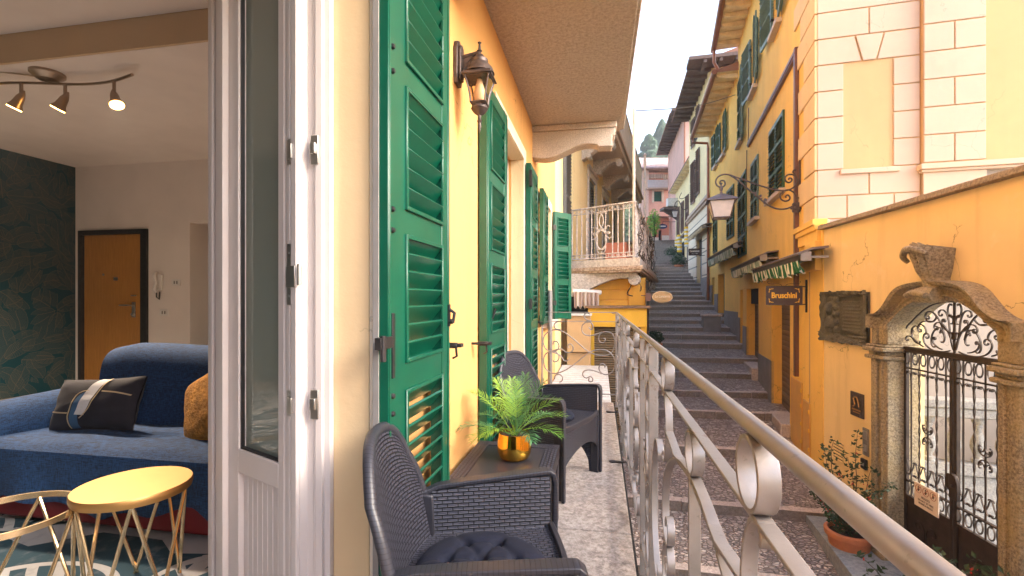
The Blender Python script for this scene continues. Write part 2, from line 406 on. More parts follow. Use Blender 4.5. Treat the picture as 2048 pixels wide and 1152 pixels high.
m_paleshut=plain('sky-lit green paint',(.10,.17,.14),.5,var=.25,vs=5)  # paler copy of the shutter green, sky reflection put into the colour
m_greyshut=plain('grey shutter paint',(.12,.12,.12),.5,var=.2,vs=5)
m_brshut=plain('brown shutter paint',(.14,.075,.055),.6)
m_frame=plain('white frame paint',(.61,.55,.535),.38,var=.02,bump=.05,bs=200)
m_frame2=plain('shaded frame paint',(.66,.57,.50),.42,var=.03,bump=.05,bs=200)
m_iron=plain('silver beige rail paint',(.35,.315,.295),.38,.35,var=.08,vs=14,bump=.12,bs=160,bd=.002)
def rusty():
    t=NT('silver beige rail paint'); b=(.29,.265,.255); n=t.noise(14,5,.6); c=t.ramp(n,[(.3,sc(b,.86)),(.7,sc(b,1.1))])
    r=t.noise(9,8,.75); f=t.ramp(r,[(.60,(0,0,0)),(.68,(.75,.75,.75))]); c=t.mix(f,c,(.16,.075,.035)); s2=t.noise(60,3,.6); c=t.mix(t.ramp(s2,[(.66,(0,0,0)),(.72,(.5,.5,.5))]),c,sc(b,.5))
    t.S(col=c,rough=t.ramp(n,[(.3,(.30,.30,.30)),(.7,(.5,.5,.5))]),metal=.5); x=t.bump(s2,.12,.002); t.bump(t.noise(25,4),.25,.003,x); return t.m
m_iron=rusty()
m_black=plain('black iron',(.035,.033,.035),.45,.5,var=.2,vs=20,bump=.2,bs=80)
m_gatei=plain('rust brown iron',(.045,.032,.026),.5,.4,var=.35,vs=10,bump=.25,bs=70)
m_bronze=plain('antique bronze',(.085,.065,.062),.5,.5,var=.4,vs=30,bump=.3,bs=80)
m_steel=plain('steel fitting',(.5,.48,.45),.3,.9,var=.15)
m_grey=plain('grey paint',(.22,.205,.20),.6,var=.15,vs=4,bump=.1)
m_brownp=plain('brown painted metal',(.14,.065,.045),.45,.2,var=.1)
m_copper=plain('copper brown gutter',(.28,.11,.06),.4,.4,var=.2)
m_white=plain('white plastic',(.75,.73,.72),.35,var=0)
m_pvc=plain('white weathered paint',(.62,.58,.55),.6,var=.2,vs=12)
m_rust=plain('rusted white iron',(.64,.58,.55),.6,.1,var=.45,vs=14)
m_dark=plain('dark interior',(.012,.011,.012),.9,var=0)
m_slab=granite('rough cast concrete',(.42,.34,.27),(.62,.52,.43),42,1.0,(.60,.50,.40),.35,.02)
m_floor=granite('worn stone floor',(.22,.19,.175),(.46,.41,.385),38,.6,(.32,.27,.23),.7)
m_corbel=granite('pale granite',(.40,.32,.27),(.66,.57,.49),75,.5,(.5,.42,.34),.3)
m_gstone=granite('yellow weathered granite',(.14,.11,.07),(.40,.325,.215),42,.9,(.42,.31,.12),.6,.012)
m_cope=granite('mossy coping stone',(.16,.12,.075),(.36,.28,.18),40,.8,(.3,.22,.12),.4)
m_step=granite('step edge stone',(.36,.29,.25),(.62,.52,.46),40,.6,(.22,.17,.13),.4)
m_pav=granite('pale paving',(.17,.20,.24),(.28,.32,.36),20,.4,(.5,.5,.5),.3)
m_balus=granite('grey baluster stone',(.15,.15,.16),(.28,.28,.27),40,.5,(.4,.38,.33),.3)
m_oldst=granite('old balcony stone',(.36,.32,.29),(.66,.60,.55),25,.8,(.56,.50,.44),.5,.02)
m_plaque=granite('green bronze relief',(.055,.050,.035),(.11,.10,.075),60,.35,(.15,.14,.10),.4,.006)
m_lowr=stucco('garden side render',(.34,.30,.27),.2,.3)
m_brk=plain('dull cast metal',(.30,.27,.24),.5,.3)
m_cob=cobble(); m_wood=woodmat(); m_paper=wallpaper(); m_rug=rugmat()
m_rat=rattan('woven rattan'); m_rats=rattan('woven rattan seat',.026,.012,.0024); m_rib=ribbed('ribbed rattan rim')
m_rplain=plain('dark resin',(.022,.022,.031),.45,var=.08,bump=.15,bs=200)
m_ttop=plain('dark resin top',(.026,.027,.038),.36,var=.08,vs=5,bump=.12,bs=220)
m_blue=fabric('blue denim cover',(.006,.030,.092)); m_navy=plain('navy cushion cloth',(.0015,.004,.018),.9,var=.2,vs=30,bump=.3,bs=400,bd=.002)
m_velvet=plain('navy velvet',(.008,.008,.018),.85,var=.4,vs=10,sheen=.04); m_must=plain('mustard plush',(.42,.19,.03),.95,var=.4,vs=22,bump=.9,bs=60,bd=.02)
m_red=plain('red sofa cloth',(.16,.008,.014),.8); m_gold=plain('gold metal table',(.46,.27,.10),.48,.85,var=.04)
m_wire=plain('brass wire',(.75,.58,.36),.25,.95,var=0); m_pot=plain('polished brass pot',(1.0,.57,.08),.09,1.0,var=0)
m_terra=plain('terracotta',(.52,.19,.085),.8,var=.15,vs=9,bump=.3,bs=50); m_soil=plain('soil',(.03,.02,.014),.95,bump=.8,bs=60,bd=.02)
m_palm=foliage('palm leaf',(.11,.28,.04),(.28,.46,.05)); m_palm2=foliage('palm leaf cool',(.06,.20,.08),(.14,.34,.12)); m_holly=foliage('holly leaf',(.03,.065,.03),(.09,.13,.06))
m_berry=plain('red berry',(.5,.02,.012),.35,var=.2); m_cyp=foliage('cypress',(.04,.10,.05),(.09,.17,.08)); m_olive=foliage('hill foliage',(.10,.15,.08),(.24,.28,.16)); m_bark=plain('bark',(.10,.07,.05),.9)
m_tile=tiles('clay roof tiles',(.30,.14,.09)); m_soffit=plain('cream painted eaves',(.80,.66,.44),.7,var=.15,vs=5); m_dkeave=plain('dark timber eaves',(.13,.085,.07),.8,var=.2)
m_roll=slatmat('brown roller shutter',(.16,.105,.085),.11); m_roll2=slatmat('tan roller shutter',(.20,.135,.065),.045); m_rollg=slatmat('grey roller shutter',(.25,.25,.24),.10)
m_cab=plain('yellow cabinet paint',(.62,.34,.075),.45,var=.1,vs=3); m_box=plain('beige panel paint',(.46,.30,.15),.5,var=.06,vs=2)
m_corr=granite('white corrugated roofing',(.40,.40,.41),(.56,.56,.57),14,.3,(.35,.33,.30),.4)
m_aw=stripes('green white stripes',0,.045,(.62,.62,.56),(.02,.13,.06)); m_aw2=stripes('beige stripes',0,.07,(.62,.52,.44),(.42,.30,.25)); m_aw3=stripes('sage stripes',0,.05,(.52,.54,.46),(.25,.33,.25))
m_cass=plain('dark awning cover',(.055,.05,.05),.5)
m_pink=stucco('pink plaster',(.70,.40,.32),.3); m_coral=stucco('coral plaster',(.62,.22,.13),.3); m_creamh=stucco('cream house plaster',(.86,.69,.38),.25); m_riser=granite('shade-darkened riser stone',(.15,.12,.10),(.28,.225,.19),30,.7,(.12,.10,.06),.5); m_riser2=granite('shade-toned grey riser stone',(.20,.165,.14),(.32,.265,.23),30,.7,(.18,.15,.12),.4); m_gstep=granite('gate step stone',(.15,.12,.095),(.30,.25,.205),35,.6,(.2,.17,.13),.5)  # riser stones darker than the treads, shade put into the colour
m_whtile=stucco('white shopfront panels',(.66,.58,.48),.1,.1)
def glassm(name,tint,refl,clear,glare=.02):  # last argument: flat pale share of the pane, reflected light painted in
    t=NT(name); g=t.n('ShaderNodeBsdfGlossy'); g.inputs['Roughness'].default_value=.02; tr=t.n('ShaderNodeBsdfTransparent'); tr.inputs[0].default_value=(*tint,1)
    fr=t.n('ShaderNodeFresnel'); fr.inputs[0].default_value=refl; m=t.n('ShaderNodeMixShader'); t.l(fr.outputs[0],m.inputs[0]); df=t.n('ShaderNodeBsdfDiffuse'); df.inputs[0].default_value=(.50,.55,.47,1); m2=t.n('ShaderNodeMixShader'); m2.inputs[0].default_value=glare; t.l(tr.outputs[0],m2.inputs[1]); t.l(df.outputs[0],m2.inputs[2]); t.l(m2.outputs[0],m.inputs[1]); t.l(g.outputs[0],m.inputs[2]); t.l(m.outputs[0],t.out.inputs[0]); return t.m
m_glass=glassm('door glass',(.70,.78,.74),2.0,1,.45); m_wglass=plain('window glass',(.03,.04,.05),.05,0,var=0,spec=.9)
m_clear=glassm('clear table glass',(.93,.95,.94),1.45,1,.01)
m_frost=plain('frosted lantern glass',(.50,.46,.46),.35,var=.1,vs=10); m_lglass=glassm('lantern glass',(.85,.72,.60),1.45,1)
def emis(name,c,s):
    t=NT(name); t.S(col=c,em=c,es=s); return t.m
m_bulb=emis('lit bulb',(1.0,.52,.14),5); m_bulboff=plain('milky bulb',(.85,.75,.60),.3,var=0)
def text(par,s,size,M,mat,name='lettering',ext=.002,off=0.0,shear=0,w=None):
    cu=bpy.data.curves.new('t','FONT'); cu.body=s; cu.size=size; cu.align_x='CENTER'; cu.align_y='CENTER'; cu.extrude=ext; cu.offset=off; cu.shear=shear
    o=bpy.data.objects.new('t',cu); COL.objects.link(o); bpy.context.view_layer.update()
    me=bpy.data.meshes.new_from_object(o.evaluated_get(bpy.context.evaluated_depsgraph_get())); bpy.data.objects.remove(o)
    if w:
        xs=[v.co.x for v in me.vertices]; k=w/(max(xs)-min(xs)); me.transform(Matrix.Diagonal((k,1,1,1)))
    me.transform(M); me.name=name; me.materials.clear(); me.materials.append(mat)
    q=bpy.data.objects.new(name,me); COL.objects.link(q); q.parent=par
    b=par.get('_b')
    if b: q.location=-Vector(b)
    return q
# =====================================================================================
#  THE ORANGE HOUSE (frame AA): facade plane u=-0.70, balcony u -0.70..0.19
# =====================================================================================
WU=-.70
H1=thing('orange_house','orange plastered house with green louvred shutters and a stone balcony, room open behind its french door','house',AA,(WU,3.0,-3.9))
holes=[(.15,1.363,-1.2,1.32),(3.25,4.38,-1.2,1.30),(5.95,6.90,-.30,1.27)]
MB().wall(WU,-.97,-7,7.6,-5.2,8.1,holes+[(-2.6,-1.3,-1.2,1.3)]).build('facade_wall',m_orange,H1,smooth=0)  # last hole is for the unseen opening added to brighten the room
MB().wall(WU,-.97,7.6,9.3,-4.2,8.1,[]).build('facade_wall',m_house2,H1,smooth=0)
# plaster reveals and white bands round the openings
rb=MB(); bw=.105
def reveal(mbc,mbw,v0,v1,z0,z1,sill=False):
    t=.006
    mbc.box(WU-.115,WU+.002,v1-t,v1+.001,z0,z1); mbc.box(WU-.115,WU+.002,v0-.001,v0+t,z0,z1); mbc.box(WU-.115,WU+.002,v0+t,v1-t,z1-t,z1+.001)
    mbw.box(WU+.001,WU+.012,v1,v1+bw,z0,z1+bw); mbw.box(WU+.001,WU+.012,v0-bw,v0,z0,z1+bw); mbw.box(WU+.001,WU+.012,v0,v1,z1,z1+bw)
c=MB();b=MB()
for h in holes:
    c=MB();b=MB(); reveal(c,b,*h); c.build('reveal',m_cream,H1,smooth=0); b.build('window_surround',m_bandw,H1,bevel=.002,smooth=0)
s=MB(); s.box(WU-.1,WU+.10,5.86,6.99,-.37,-.30); s.build('window_sill',m_corbel,H1,bevel=.006)
for g_ in((-.62,3.2,4.43),(-.66,.12,1.40)): MB().box(-.97,g_[0],g_[1],g_[2],-1.198,-1.168).build('door_threshold',m_corbel,H1,bevel=.006)
# fixed frame of the open french door
fr=MB()
def jamb(mb,v,sgn,z0,z1):
    # profile stepped jamb at opening edge v, material lies toward sgn
    mb.box(-.815,-.835,v,v-sgn*.022,z0,z1); mb.box(-.835,-.858,v,v-sgn*.034,z0,z1); mb.box(-.858,-.868,v,v-sgn*.028,z0,z1)
    mb.box(-.868,-.90,v,v-sgn*.020,z0,z1); mb.box(-.90,-.985,v,v-sgn*.012,z0,z1)
jamb(fr,1.357,1,-1.17,1.30); jamb(fr,.156,-1,-1.17,1.30); fr.box(-.815,-.90,.156,1.357,1.27,1.315)
fr.build('door_frame',m_frame,H1,bevel=.002)
for z in(.455,-.325):
    kp=MB()
    kp.box(-.845,-.872,1.3185,1.3245,z-.045,z+.045)
    kp.box(-.850,-.868,1.308,1.3186,z-.014,z+.02)
    kp.build('keeper',m_steel,H1,bevel=.002)
# open french door leaf, swung into the room
def leafbox(mb,t0,t1,d0,d1,z0,z1,m=0):
    # t along leaf from the hinge, d: out of the visible face
    du,dv=-.911,.4124; nu,nv=dv,-du   # n points towards... visible side = -n
    hu,hv=-.903,1.312
    c=((t0+t1)/2,(d0+d1)/2)
    mb.obox((hu+du*c[0]-nu*c[1],hv+dv*c[0]-nv*c[1],(z0+z1)/2),(du*(t1-t0)/2,dv*(t1-t0)/2,0),(-nu*(d1-d0)/2,-nv*(d1-d0)/2,0),(0,0,(z1-z0)/2),m)
D=MB(); Zb,Zt=-1.15,1.26
leafbox(D,.0,.122,-.055,0,Zb,Zt); leafbox(D,.382,.587,-.055,0,Zb,Zt)
leafbox(D,.122,.382,-.055,0,-.612,-.53); leafbox(D,.122,.382,-.055,0,Zb,Zb+.10); leafbox(D,.122,.382,-.055,0,Zt-.10,Zt)
leafbox(D,.0,.030,0,.012,Zb,Zt);leafbox(D,.045,.062,0,.006,Zb,Zt)          # rebate bead on hinge stile
leafbox(D,.45,.500,0,.022,Zb,Zt); leafbox(D,.555,.587,0,.012,Zb,Zt); leafbox(D,.50,.512,0,.010,Zb,Zt)
k=8
for i in range(k): leafbox(D,.122+i*.26/k+.0012,.122+(i+1)*.26/k-.0012,-.040,-.018,Zb+.10,-.612)
leafbox(D,.122,.382,-.035,-.028,Zb+.10,-.612)
fd=D.build('french_door',m_frame,H1,bevel=.0025); fd['label']='white framed glazed french door leaf swung open into the room'
g=MB(); leafbox(g,.124,.380,-.032,-.026,-.528,Zt-.102); g.build('glass_pane',m_glass,fd,smooth=0)
g=MB(); 
for a,b_ in((.122,.129),(.375,.382)): leafbox(g,a,b_,-.020,-.008,-.53,Zt-.10)
leafbox(g,.129,.375,-.020,-.008,-.53,-.523); g.build('rubber_gasket',m_black,fd,smooth=0)
for z,l in((.455,.04),(.075,.095),(-.325,.04)):
    hg=MB()
    leafbox(hg,.034,.056,.0125 if False else .0062,.0085,z-l,z+l)
    if l>.05: 
        leafbox(hg,.002,.05,.012,.016,z-.04,z+.025); 
        hg.cyl((-.893,1.296,z-.035),(-.893,1.296,z+.03),.007,10)
    else: leafbox(hg,.018,.040,.0085,.018,z-.025,z+.02)
    for q in(-.7,.7): leafbox(hg,.042,.048,.0085,.010,z+q*l-.003,z+q*l+.003)
    hg.build('hinge' if l>.05 else 'strike_plate',m_steel,fd,bevel=.001)
# closed glazed door and window farther along
def glazed(v0,v1,z0,z1,u=-.84,panel=None):
    m=MB(); vm=(v0+v1)/2
    m.box(u,u-.06,v0+.006,v0+.06,z0,z1); m.box(u,u-.06,v1-.06,v1-.006,z0,z1); m.box(u,u-.06,v0+.06,v1-.06,z1-.07,z1-.006); m.box(u,u-.06,v0+.06,v1-.06,z0,z0+.08)
    m.box(u+.01,u-.05,vm-.06,vm+.06,z0+.08,z1-.07)
    if panel: m.box(u-.01,u-.05,v0+.06,vm-.06,z0+.08,panel); m.box(u-.01,u-.05,vm+.06,v1-.06,z0+.08,panel)
    w=m.build('window' if not panel else 'closed_door',m_frame,H1,bevel=.003)
    gz=(panel or z0+.08); g=MB(); g.box(u-.03,u-.036,v0+.06,vm-.06,gz,z1-.07); g.box(u-.03,u-.036,vm+.06,v1-.06,gz,z1-.07); g.build('glass_pane',m_glass,w,smooth=0)
glazed(-2.6,-1.3,-1.19,1.29); glazed(3.25,4.38,-1.165,1.294,panel=-.55); glazed(5.95,6.90,-.30,1.264)  # first opening is unseen, added to bring daylight into the room
# ---- louvred shutters ----
def shutter_mb(w,z0,z1,rails,vis=-1,sh=.11,sf=.09,t=.048,pitch=.062,tilt=50,bead=True,stile_back=True):
    """x: from hinge, visible side = vis*y ; rails=list of (za,zb) incl. top & bottom"""
    m=MB(); y0,y1=-t/2,t/2
    m.box(0,sh,y0,y1,z0,z1); m.box(w-sf,w,y0,y1,z0,z1)
    if bead: 
        m.box(.004,.016,vis*t/2,vis*(t/2+.003),z0+.004,z1-.004); m.box(w-.03,w-.022,vis*t/2,vis*(t/2+.003),z0+.004,z1-.004)
    rails=sorted(rails)
    for a,b in rails: m.box(sh,w-sf,y0+.002,y1-.002,a,b)
    for (a,b),(c_,d) in zip(rails[:-1],rails[1:]):
        lo,hi=b,c_
        if bead:
            e=.010; yy=vis*(t/2-.002); y2=vis*(t/2+.008)
            m.box(sh-.006,sh+e,yy,y2,lo-.006,hi+.006); m.box(w-sf-e,w-sf+.006,yy,y2,lo-.006,hi+.006)
            m.box(sh+e,w-sf-e,yy,y2,lo-.006,lo+e-.002); m.box(sh+e,w-sf-e,yy,y2,hi-e+.002,hi+.006)
        n=max(2,int(round((hi-lo)/pitch))); p=(hi-lo)/n; a_=R(tilt); L=p*.5/abs(sin(a_))+.0045
        for i in range(n):
            zc=lo+(i+.5)*p
            m.obox(((sh+w-sf)/2,0,zc),((w-sh-sf)/2,0,0),(0,vis*cos(a_)*L,sin(a_)*L),(0,-sin(a_)*vis*.0045,cos(a_)*.0045))
    return m
RD=[(-1.16,-1.03),(-.305,-.205),(.205,.297),(.69,.78),(1.18,1.27)]
def put_shutter(par,hu,hv,du,dv,w,z0,z1,rails,mat,label=None,**k):
    """hinge at (hu,hv); leaf runs in direction (du,dv) of the frame; vis: which side is looked at"""
    m=shutter_mb(w,z0,z1,rails,**k)
    o=m.build('shutter',mat,par,bevel=.0022 if k.get('bead',True) else 0,loc=(hu,hv,0),rot=(0,0,math.atan2(dv,du)),smooth=30,seg=1)
    if label:o['label']=label
    return o
s1=put_shutter(H1,-.652,1.345,.02,1,.565,-1.16,1.27,RD,m_green,'widest green louvred shutter folded back right beside the open french door',sh=.125,sf=.095,vis=-1)
q=MB(); q.box(-.006,.0,.006,.024,-1.15,1.26); q.build('edge_seal',m_grey,s1)
q=MB()
q.box(.016,.034,-.024,-.031,-.245,-.045); q.box(-.06,.017,-.030,-.010,-.15,-.115); q.cyl((-.045,-.03,-.185),(-.045,-.03,-.11),.009,10)
q.build('hinge_strap',m_black,s1,bevel=.001)
for z in(.775,.70,.275,.21,-.30,-.355): MB().lathe([(.001,-.034),(.007,-.033),(.009,-.028),(.009,-.022)],10,(.025,0,z),ax='y').build('bolt',m_black,s1)
q=MB(); q.box(.535,.553,-.024,-.032,-.115,-.025); q.tube([(.544,-.03,-.045),(.544,-.052,-.06),(.544,-.045,-.10)],.007,8); q.lathe([(.002,-.05),(.011,-.045),(.011,-.03)],10,(.544,0,-.095),ax='y'); q.build('latch',m_black,s1)
s2=put_shutter(H1,-.655,3.235,-.02,-1,.55,-1.16,1.27,RD,m_green,'green shutter folded back on the near side of the second door',sh=.09,sf=.09,vis=1)
q=MB(); q.box(.0,.012,.02,.028,-1.1,1.24); q.box(.44,.465,.022,.03,-.12,.02); q.cyl((.45,.03,-.12),(.45,.05,-.06),.008); q.build('hinge_strap',m_black,s2)
s3=put_shutter(H1,-.655,4.40,.0,1,.52,-1.16,1.27,RD,m_green,'green shutter folded back on the far side of the second door',sh=.09,sf=.08,vis=-1)
q=MB(); q.box(.40,.42,-.02,-.03,-.12,.02); q.box(-.02,.03,-.01,-.035,1.05,1.2); q.box(-.02,.03,-.01,-.035,-.1,.0); q.build('hinge_strap',m_black,s3)
RW=[(-.30,-.22),(.205,.28),(.70,.78),(1.19,1.27)]
s4=put_shutter(H1,-.655,5.93,.0,-1,.50,-.30,1.27,RW,m_green,'green window shutter folded back beside the balcony end rail',sh=.07,sf=.07,vis=1)
s5=put_shutter(H1,-.66,6.93,.62,.78,.36,-.31,1.27,RW,m_green,'green window shutter standing half open beyond the balcony rail',sh=.06,sf=.06,vis=1 if False else -1)
q=MB(); q.box(-.03,.03,-.03,-.02,-.1,-.03); q.box(-.03,.03,-.03,-.02,1.0,1.07); q.build('hinge_strap',m_black,s5)
# shutter hold-backs in the wall
def holdback(v,z,L=.09):
    q=MB(); q.tube([(WU-.01,v,z),(WU+L,v,z)],.008,8); q.box(WU+L-.055,WU+L,v-.005,v+.012,z-.012,z+.012); q.tube([(WU+L-.015,v+.03,z),(WU+L-.01,v+.03,z-.05),(WU+L-.03,v+.03,z-.06)],.006,6); q.box(WU+L-.03,WU+L+.02,v-.003,v+.035,z-.008,z+.008)
    q.build('shutter_stay',m_black,H1,bevel=.002)
holdback(1.99,-.205); holdback(2.56,-.25); holdback(5.0,-.25)
# corbels and upper balcony slab
def corbel(mb,v,th,uo,zt,h,curl=False):
    L=uo-WU
    P=[(WU-.02,zt),(uo,zt),(uo,zt-.075),(uo-.03,zt-.085),(uo-.03,zt-.19),(uo-.17,zt-.19),(uo-.19,zt-.165)]
    for i in range(1,13):
        t=i/12; P.append((uo-.19-(L-.19)*t, zt-.165-(h-.165)*(.5-.5*cos(pi*min(1,t*1.15)))+.022*sin(2*pi*t)))
    P.append((WU-.02,zt-h))
    mb.prism([(a,b) for a,b in P],'y',v,v+th)
    return mb
def prism_uz(mb,P,v0,v1): 
    return mb.prism(P,'y',v0,v1)
for v in(5.0,2.10,-.5):
    k=MB(); corbel(k,v,.19,.16,1.765,.265); k.box(WU-.01,.175,v-.015,v+.205,1.767,1.828); k.build('corbel',m_corbel,H1,bevel=.008,smooth=50)
k=MB(); k.box(WU-.01,.235,-1.6,5.30,1.831,1.97); k.build('upper_balcony_slab',m_slab,H1,bevel=.006,smooth=0)
k=MB(); k.box(.225,.262,-1.6,5.32,1.845,1.95); k.box(.21,.275,-1.6,5.33,1.951,1.99); k.build('slab_edge_moulding',m_slab,H1,bevel=.01)
# roof & upper storey returns, other side of house (never seen from the street but solid)
k=MB(); k.box(-7.6,-.98,-7,-6.7,-5.2,8.1); k.box(-7.6,-.98,9.0,9.3,-4.2,8.1); k.box(-7.9,-7.6,-7,9.3,-5.2,8.1); k.build('side_wall',m_orange,H1,smooth=0)
k=MB(); k.box(-7.9,-.4,-7.4,9.3,8.1,8.2); k.prism([(-8.0,8.2),(-.4,8.2),(-4,9.6)],'y',-7.4,9.3); k.build('roof',m_tile,H1,smooth=0)
k=MB(); k.box(WU-.03,.0-.26,.0,.0,0,0) if False else None
# ---- room ----
RB=5.27
k=MB(); k.box(-7.0,-.975,-3,RB,-1.32,-1.2); k.build('interior_floor',plain('tile floor',(.30,.26,.23),.4),H1,smooth=0)
k=MB(); k.box(-7.3,-.975,-3,2.84,2.0,2.1); k.box(-7.3,-.975,2.861,RB+.2,1.78,1.9); k.build('interior_ceiling',m_int,H1,smooth=0)
k=MB(); k.box(-7.0,-.975,2.84,2.86,1.782,1.998); k.build('ceiling_beam',m_beam,H1,smooth=0)
k=MB(); k.box(-7.12,-7.0,-3,RB,-1.2,1.998); k.build('wallpapered_wall',m_paper,H1,smooth=0)
xr=onv(AA,RB,380,445); xl=onv(AA,RB,160,462); xd=onv(AA,RB,297,461)
k=MB(); k.wall(RB,RB+.16,-7.12,-.975,-1.2,1.78,[(xr[0],xr[0]+1.2,-1.2,xr[1]),(xl[0],xd[0],-1.2,xl[1])],axis='y'); k.build('interior_wall',m_int,H1,smooth=0)
k=MB(); k.box(xr[0]-.3,xr[0]+1.5,RB+.55,RB+.62,-1.2,1.78); k.box(xr[0]-.03,xr[0],RB+.16,RB+.55,-1.2,1.78); k.box(xl[0]-.1,xd[0]+.1,RB+.12,RB+.16,-1.2,1.2); k.build('interior_wall',m_int,H1,smooth=0)
k=MB(); k.box(-7.1,-.975,-3.12,-3,-1.2,2.0); k.build('interior_wall',m_int,H1,smooth=0)
k=MB(); k.box(xl[0],xl[0]+.045,RB-.03,RB+.1,-1.2,xl[1]); k.box(xd[0]-.10,xd[0],RB-.03,RB+.1,-1.2,xl[1]); k.box(xl[0],xd[0],RB-.03,RB+.1,xl[1]-.06,xl[1]+.0); k.build('entrance_door_frame',m_black,H1,bevel=.003)
ed=MB().box(xl[0]+.045,xd[0]-.10,RB+.02,RB+.07,-1.19,xl[1]-.06).build('entrance_door',m_wood,H1,bevel=.003); ed['label']='plain cherry wood entrance door in a black frame'
hx=onv(AA,RB+.02,268,615); q=MB(); q.box(hx[0]-.02,hx[0]+.03,RB+.005,RB+.02,hx[1]-.13,hx[1]+.07); q.tube([(hx[0],RB+.01,hx[1]+.03),(hx[0],RB-.05,hx[1]+.03),(hx[0]-.15,RB-.05,hx[1]+.03)],.011,8)
q.lathe([(.002,-.02),(.022,-.016),(.022,.0)],14,(hx[0],RB+.005,hx[1]-.09),ax='y'); q.box(hx[0]-.02,hx[0]+.04,RB-.01,RB+.02,hx[1]+.15,hx[1]+.165); q.build('handle',m_steel,ed,bevel=.002)
hx=onv(AA,RB+.02,232,558); q=MB(); q.box(hx[0]-.03,hx[0]+.03,RB+.012,RB+.02,hx[1]-.02,hx[1]+.02); q.lathe([(.002,-.01),(.015,-.008),(.015,.0)],12,(hx[0]-.2,RB+.02,hx[1]+.06),ax='y'); q.build('peephole',m_steel,ed)
def swplate(px,py,lab,w=.13,h=.085):
    a=onv(AA,RB,px,py); t=thing('light_switch',lab,'switch',AA,(a[0],RB-.002,a[1]))
    m=MB(); m.box(a[0]-w/2,a[0]+w/2,RB-.012,RB-.001,a[1]-h/2,a[1]+h/2); m.build('plate',m_white,t,bevel=.004)
    m=MB(); 
    for d in(-.02,.02): m.box(a[0]+d-.008,a[0]+d+.008,RB-.017,RB-.012,a[1]-.02,a[1]+.02)
    m.build('rocker',m_grey,t,bevel=.002)
swplate(353,565,'white switch plate beside the wall handset'); swplate(329,625,'white switch plate low on the wall below the handset')
a=onv(AA,RB,321,565); t=thing('intercom','white wall intercom handset with a hanging black cord','intercom',AA,(a[0],RB-.002,a[1]))
m=MB(); m.box(a[0]-.045,a[0]+.045,RB-.03,RB-.001,a[1]-.10,a[1]+.10); m.build('wall_unit',m_white,t,bevel=.012)
m=MB(); m.tube([(a[0]-.015,RB-.05,a[1]+.13),(a[0]-.02,RB-.07,a[1]+.09),(a[0]-.015,RB-.045,a[1]),(a[0]-.02,RB-.07,a[1]-.09),(a[0]-.015,RB-.05,a[1]-.13)],[.02,.026,.017,.026,.02],10); m.build('handset',m_white,t)
m=MB(); m.tube([(a[0]-.02,RB-.04,a[1]-.13),(a[0]-.03,RB-.03,a[1]-.19),(a[0],RB-.02,a[1]-.22),(a[0]+.01,RB-.02,a[1]-.12)],.008,6); m.build('cord',m_black,t)
# ceiling spotlight bar
sp=onv(AA,3.0,87,140); cu,cv,cz=-4.28,3.02,1.78
t=thing('ceiling_spotlight','brushed nickel ceiling spotlight bar with four cone spots, lit','ceiling light',AA,(cu,cv,cz)); m_nick=plain('brushed nickel',(.42,.33,.26),.35,.85,var=.05)
m=MB(); m.lathe([(.11,0),(.11,-.02),(.07,-.055),(.02,-.06)],24,(cu,cv,cz)); m.build('ceiling_mount',m_nick,t)
bar=[(cu+.42*a-.0, cv+.05*sin(a*2.2), cz-.085+.0*a) for a in [i/10 for i in range(-16,17)]]
bar=[(cu+x*.80, cv+.07*sin(x*3.2), cz-.085) for x in [i/12 for i in range(-12,13)]]
m=MB(); m.tube(bar,.011,8); m.build('curved_bar',m_nick,t)
def spot(px,lean,lit):
    u=onv(AA,cv,px)[0]; x=(u-cu)/.8; v=cv+.07*sin(x*3.2); z=cz-.09
    m=MB(); m.cyl((u,v,z),(u,v,z-.075),.012,10); 
    d=Vector((sin(lean)*1.0,-.15,-cos(lean))).normalized(); c0=Vector((u,v,z-.10))-d*.05
    n1=d.orthogonal().normalized(); 
    m.tube([c0+d*k for k in(0,.02,.06,.10,.12,.155)],[.004,.014,.028,.033,.036,.052],16); h=m.build('spot_head',m_nick,t)
    m=MB(); e=c0+d*.156; m.tube([e,e+d*.006],.046,16); m.build('bulb',m_bulb if lit else m_bulboff,h)
    if lit:
        L=bpy.data.lights.new('spot_lamp','SPOT'); L.energy=SPOTW; L.color=(1,.76,.54); L.spot_size=R(110); L.spot_blend=.8; L.shadow_soft_size=.05
        o=bpy.data.objects.new('spot_lamp',L); COL.objects.link(o); X,Y=w2(AA,(e+d*.02).x,(e+d*.02).y); o.location=(X,Y,(e+d*.02).z)
        dd=Vector((*w2(AA,d.x,d.y),d.z)); o.rotation_euler=dd.to_track_quat('-Z','Y').to_euler(); o.parent=None
        L2=o; L2['kind']='structure'
SPOTW=75
spot(57,-.45,True); spot(121,-.5,True); spot(214,.45,True); spot(-40,.3,True)
m=MB(); m.tube(catmull([(-5.6,2.83,1.93),(-5.2,2.82,1.86),(-4.8,2.9,1.80),(cu-.1,cv,cz-.02)],6),.006,6); m.build('power_cable',plain('white cable',(.6,.5,.4),.5,var=0),t)
# ---- sofa ----
t=thing('sofa','blue denim covered sofa with a raised backrest beside the glass door','sofa',AA,(-2.6,2.4,-1.2))
def soft(mb,x0,x1,y0,y1,z0,z1,r=.06,n=10):
    m=MB(); m.box(x0,x1,y0,y1,z0,z1); mb.merge(m)
v0s=1.99; 
m=MB(); m.box(-3.5,-1.15,v0s+.01,2.95,-1.16,-1.0); m.build('base',m_red,t,bevel=.02)
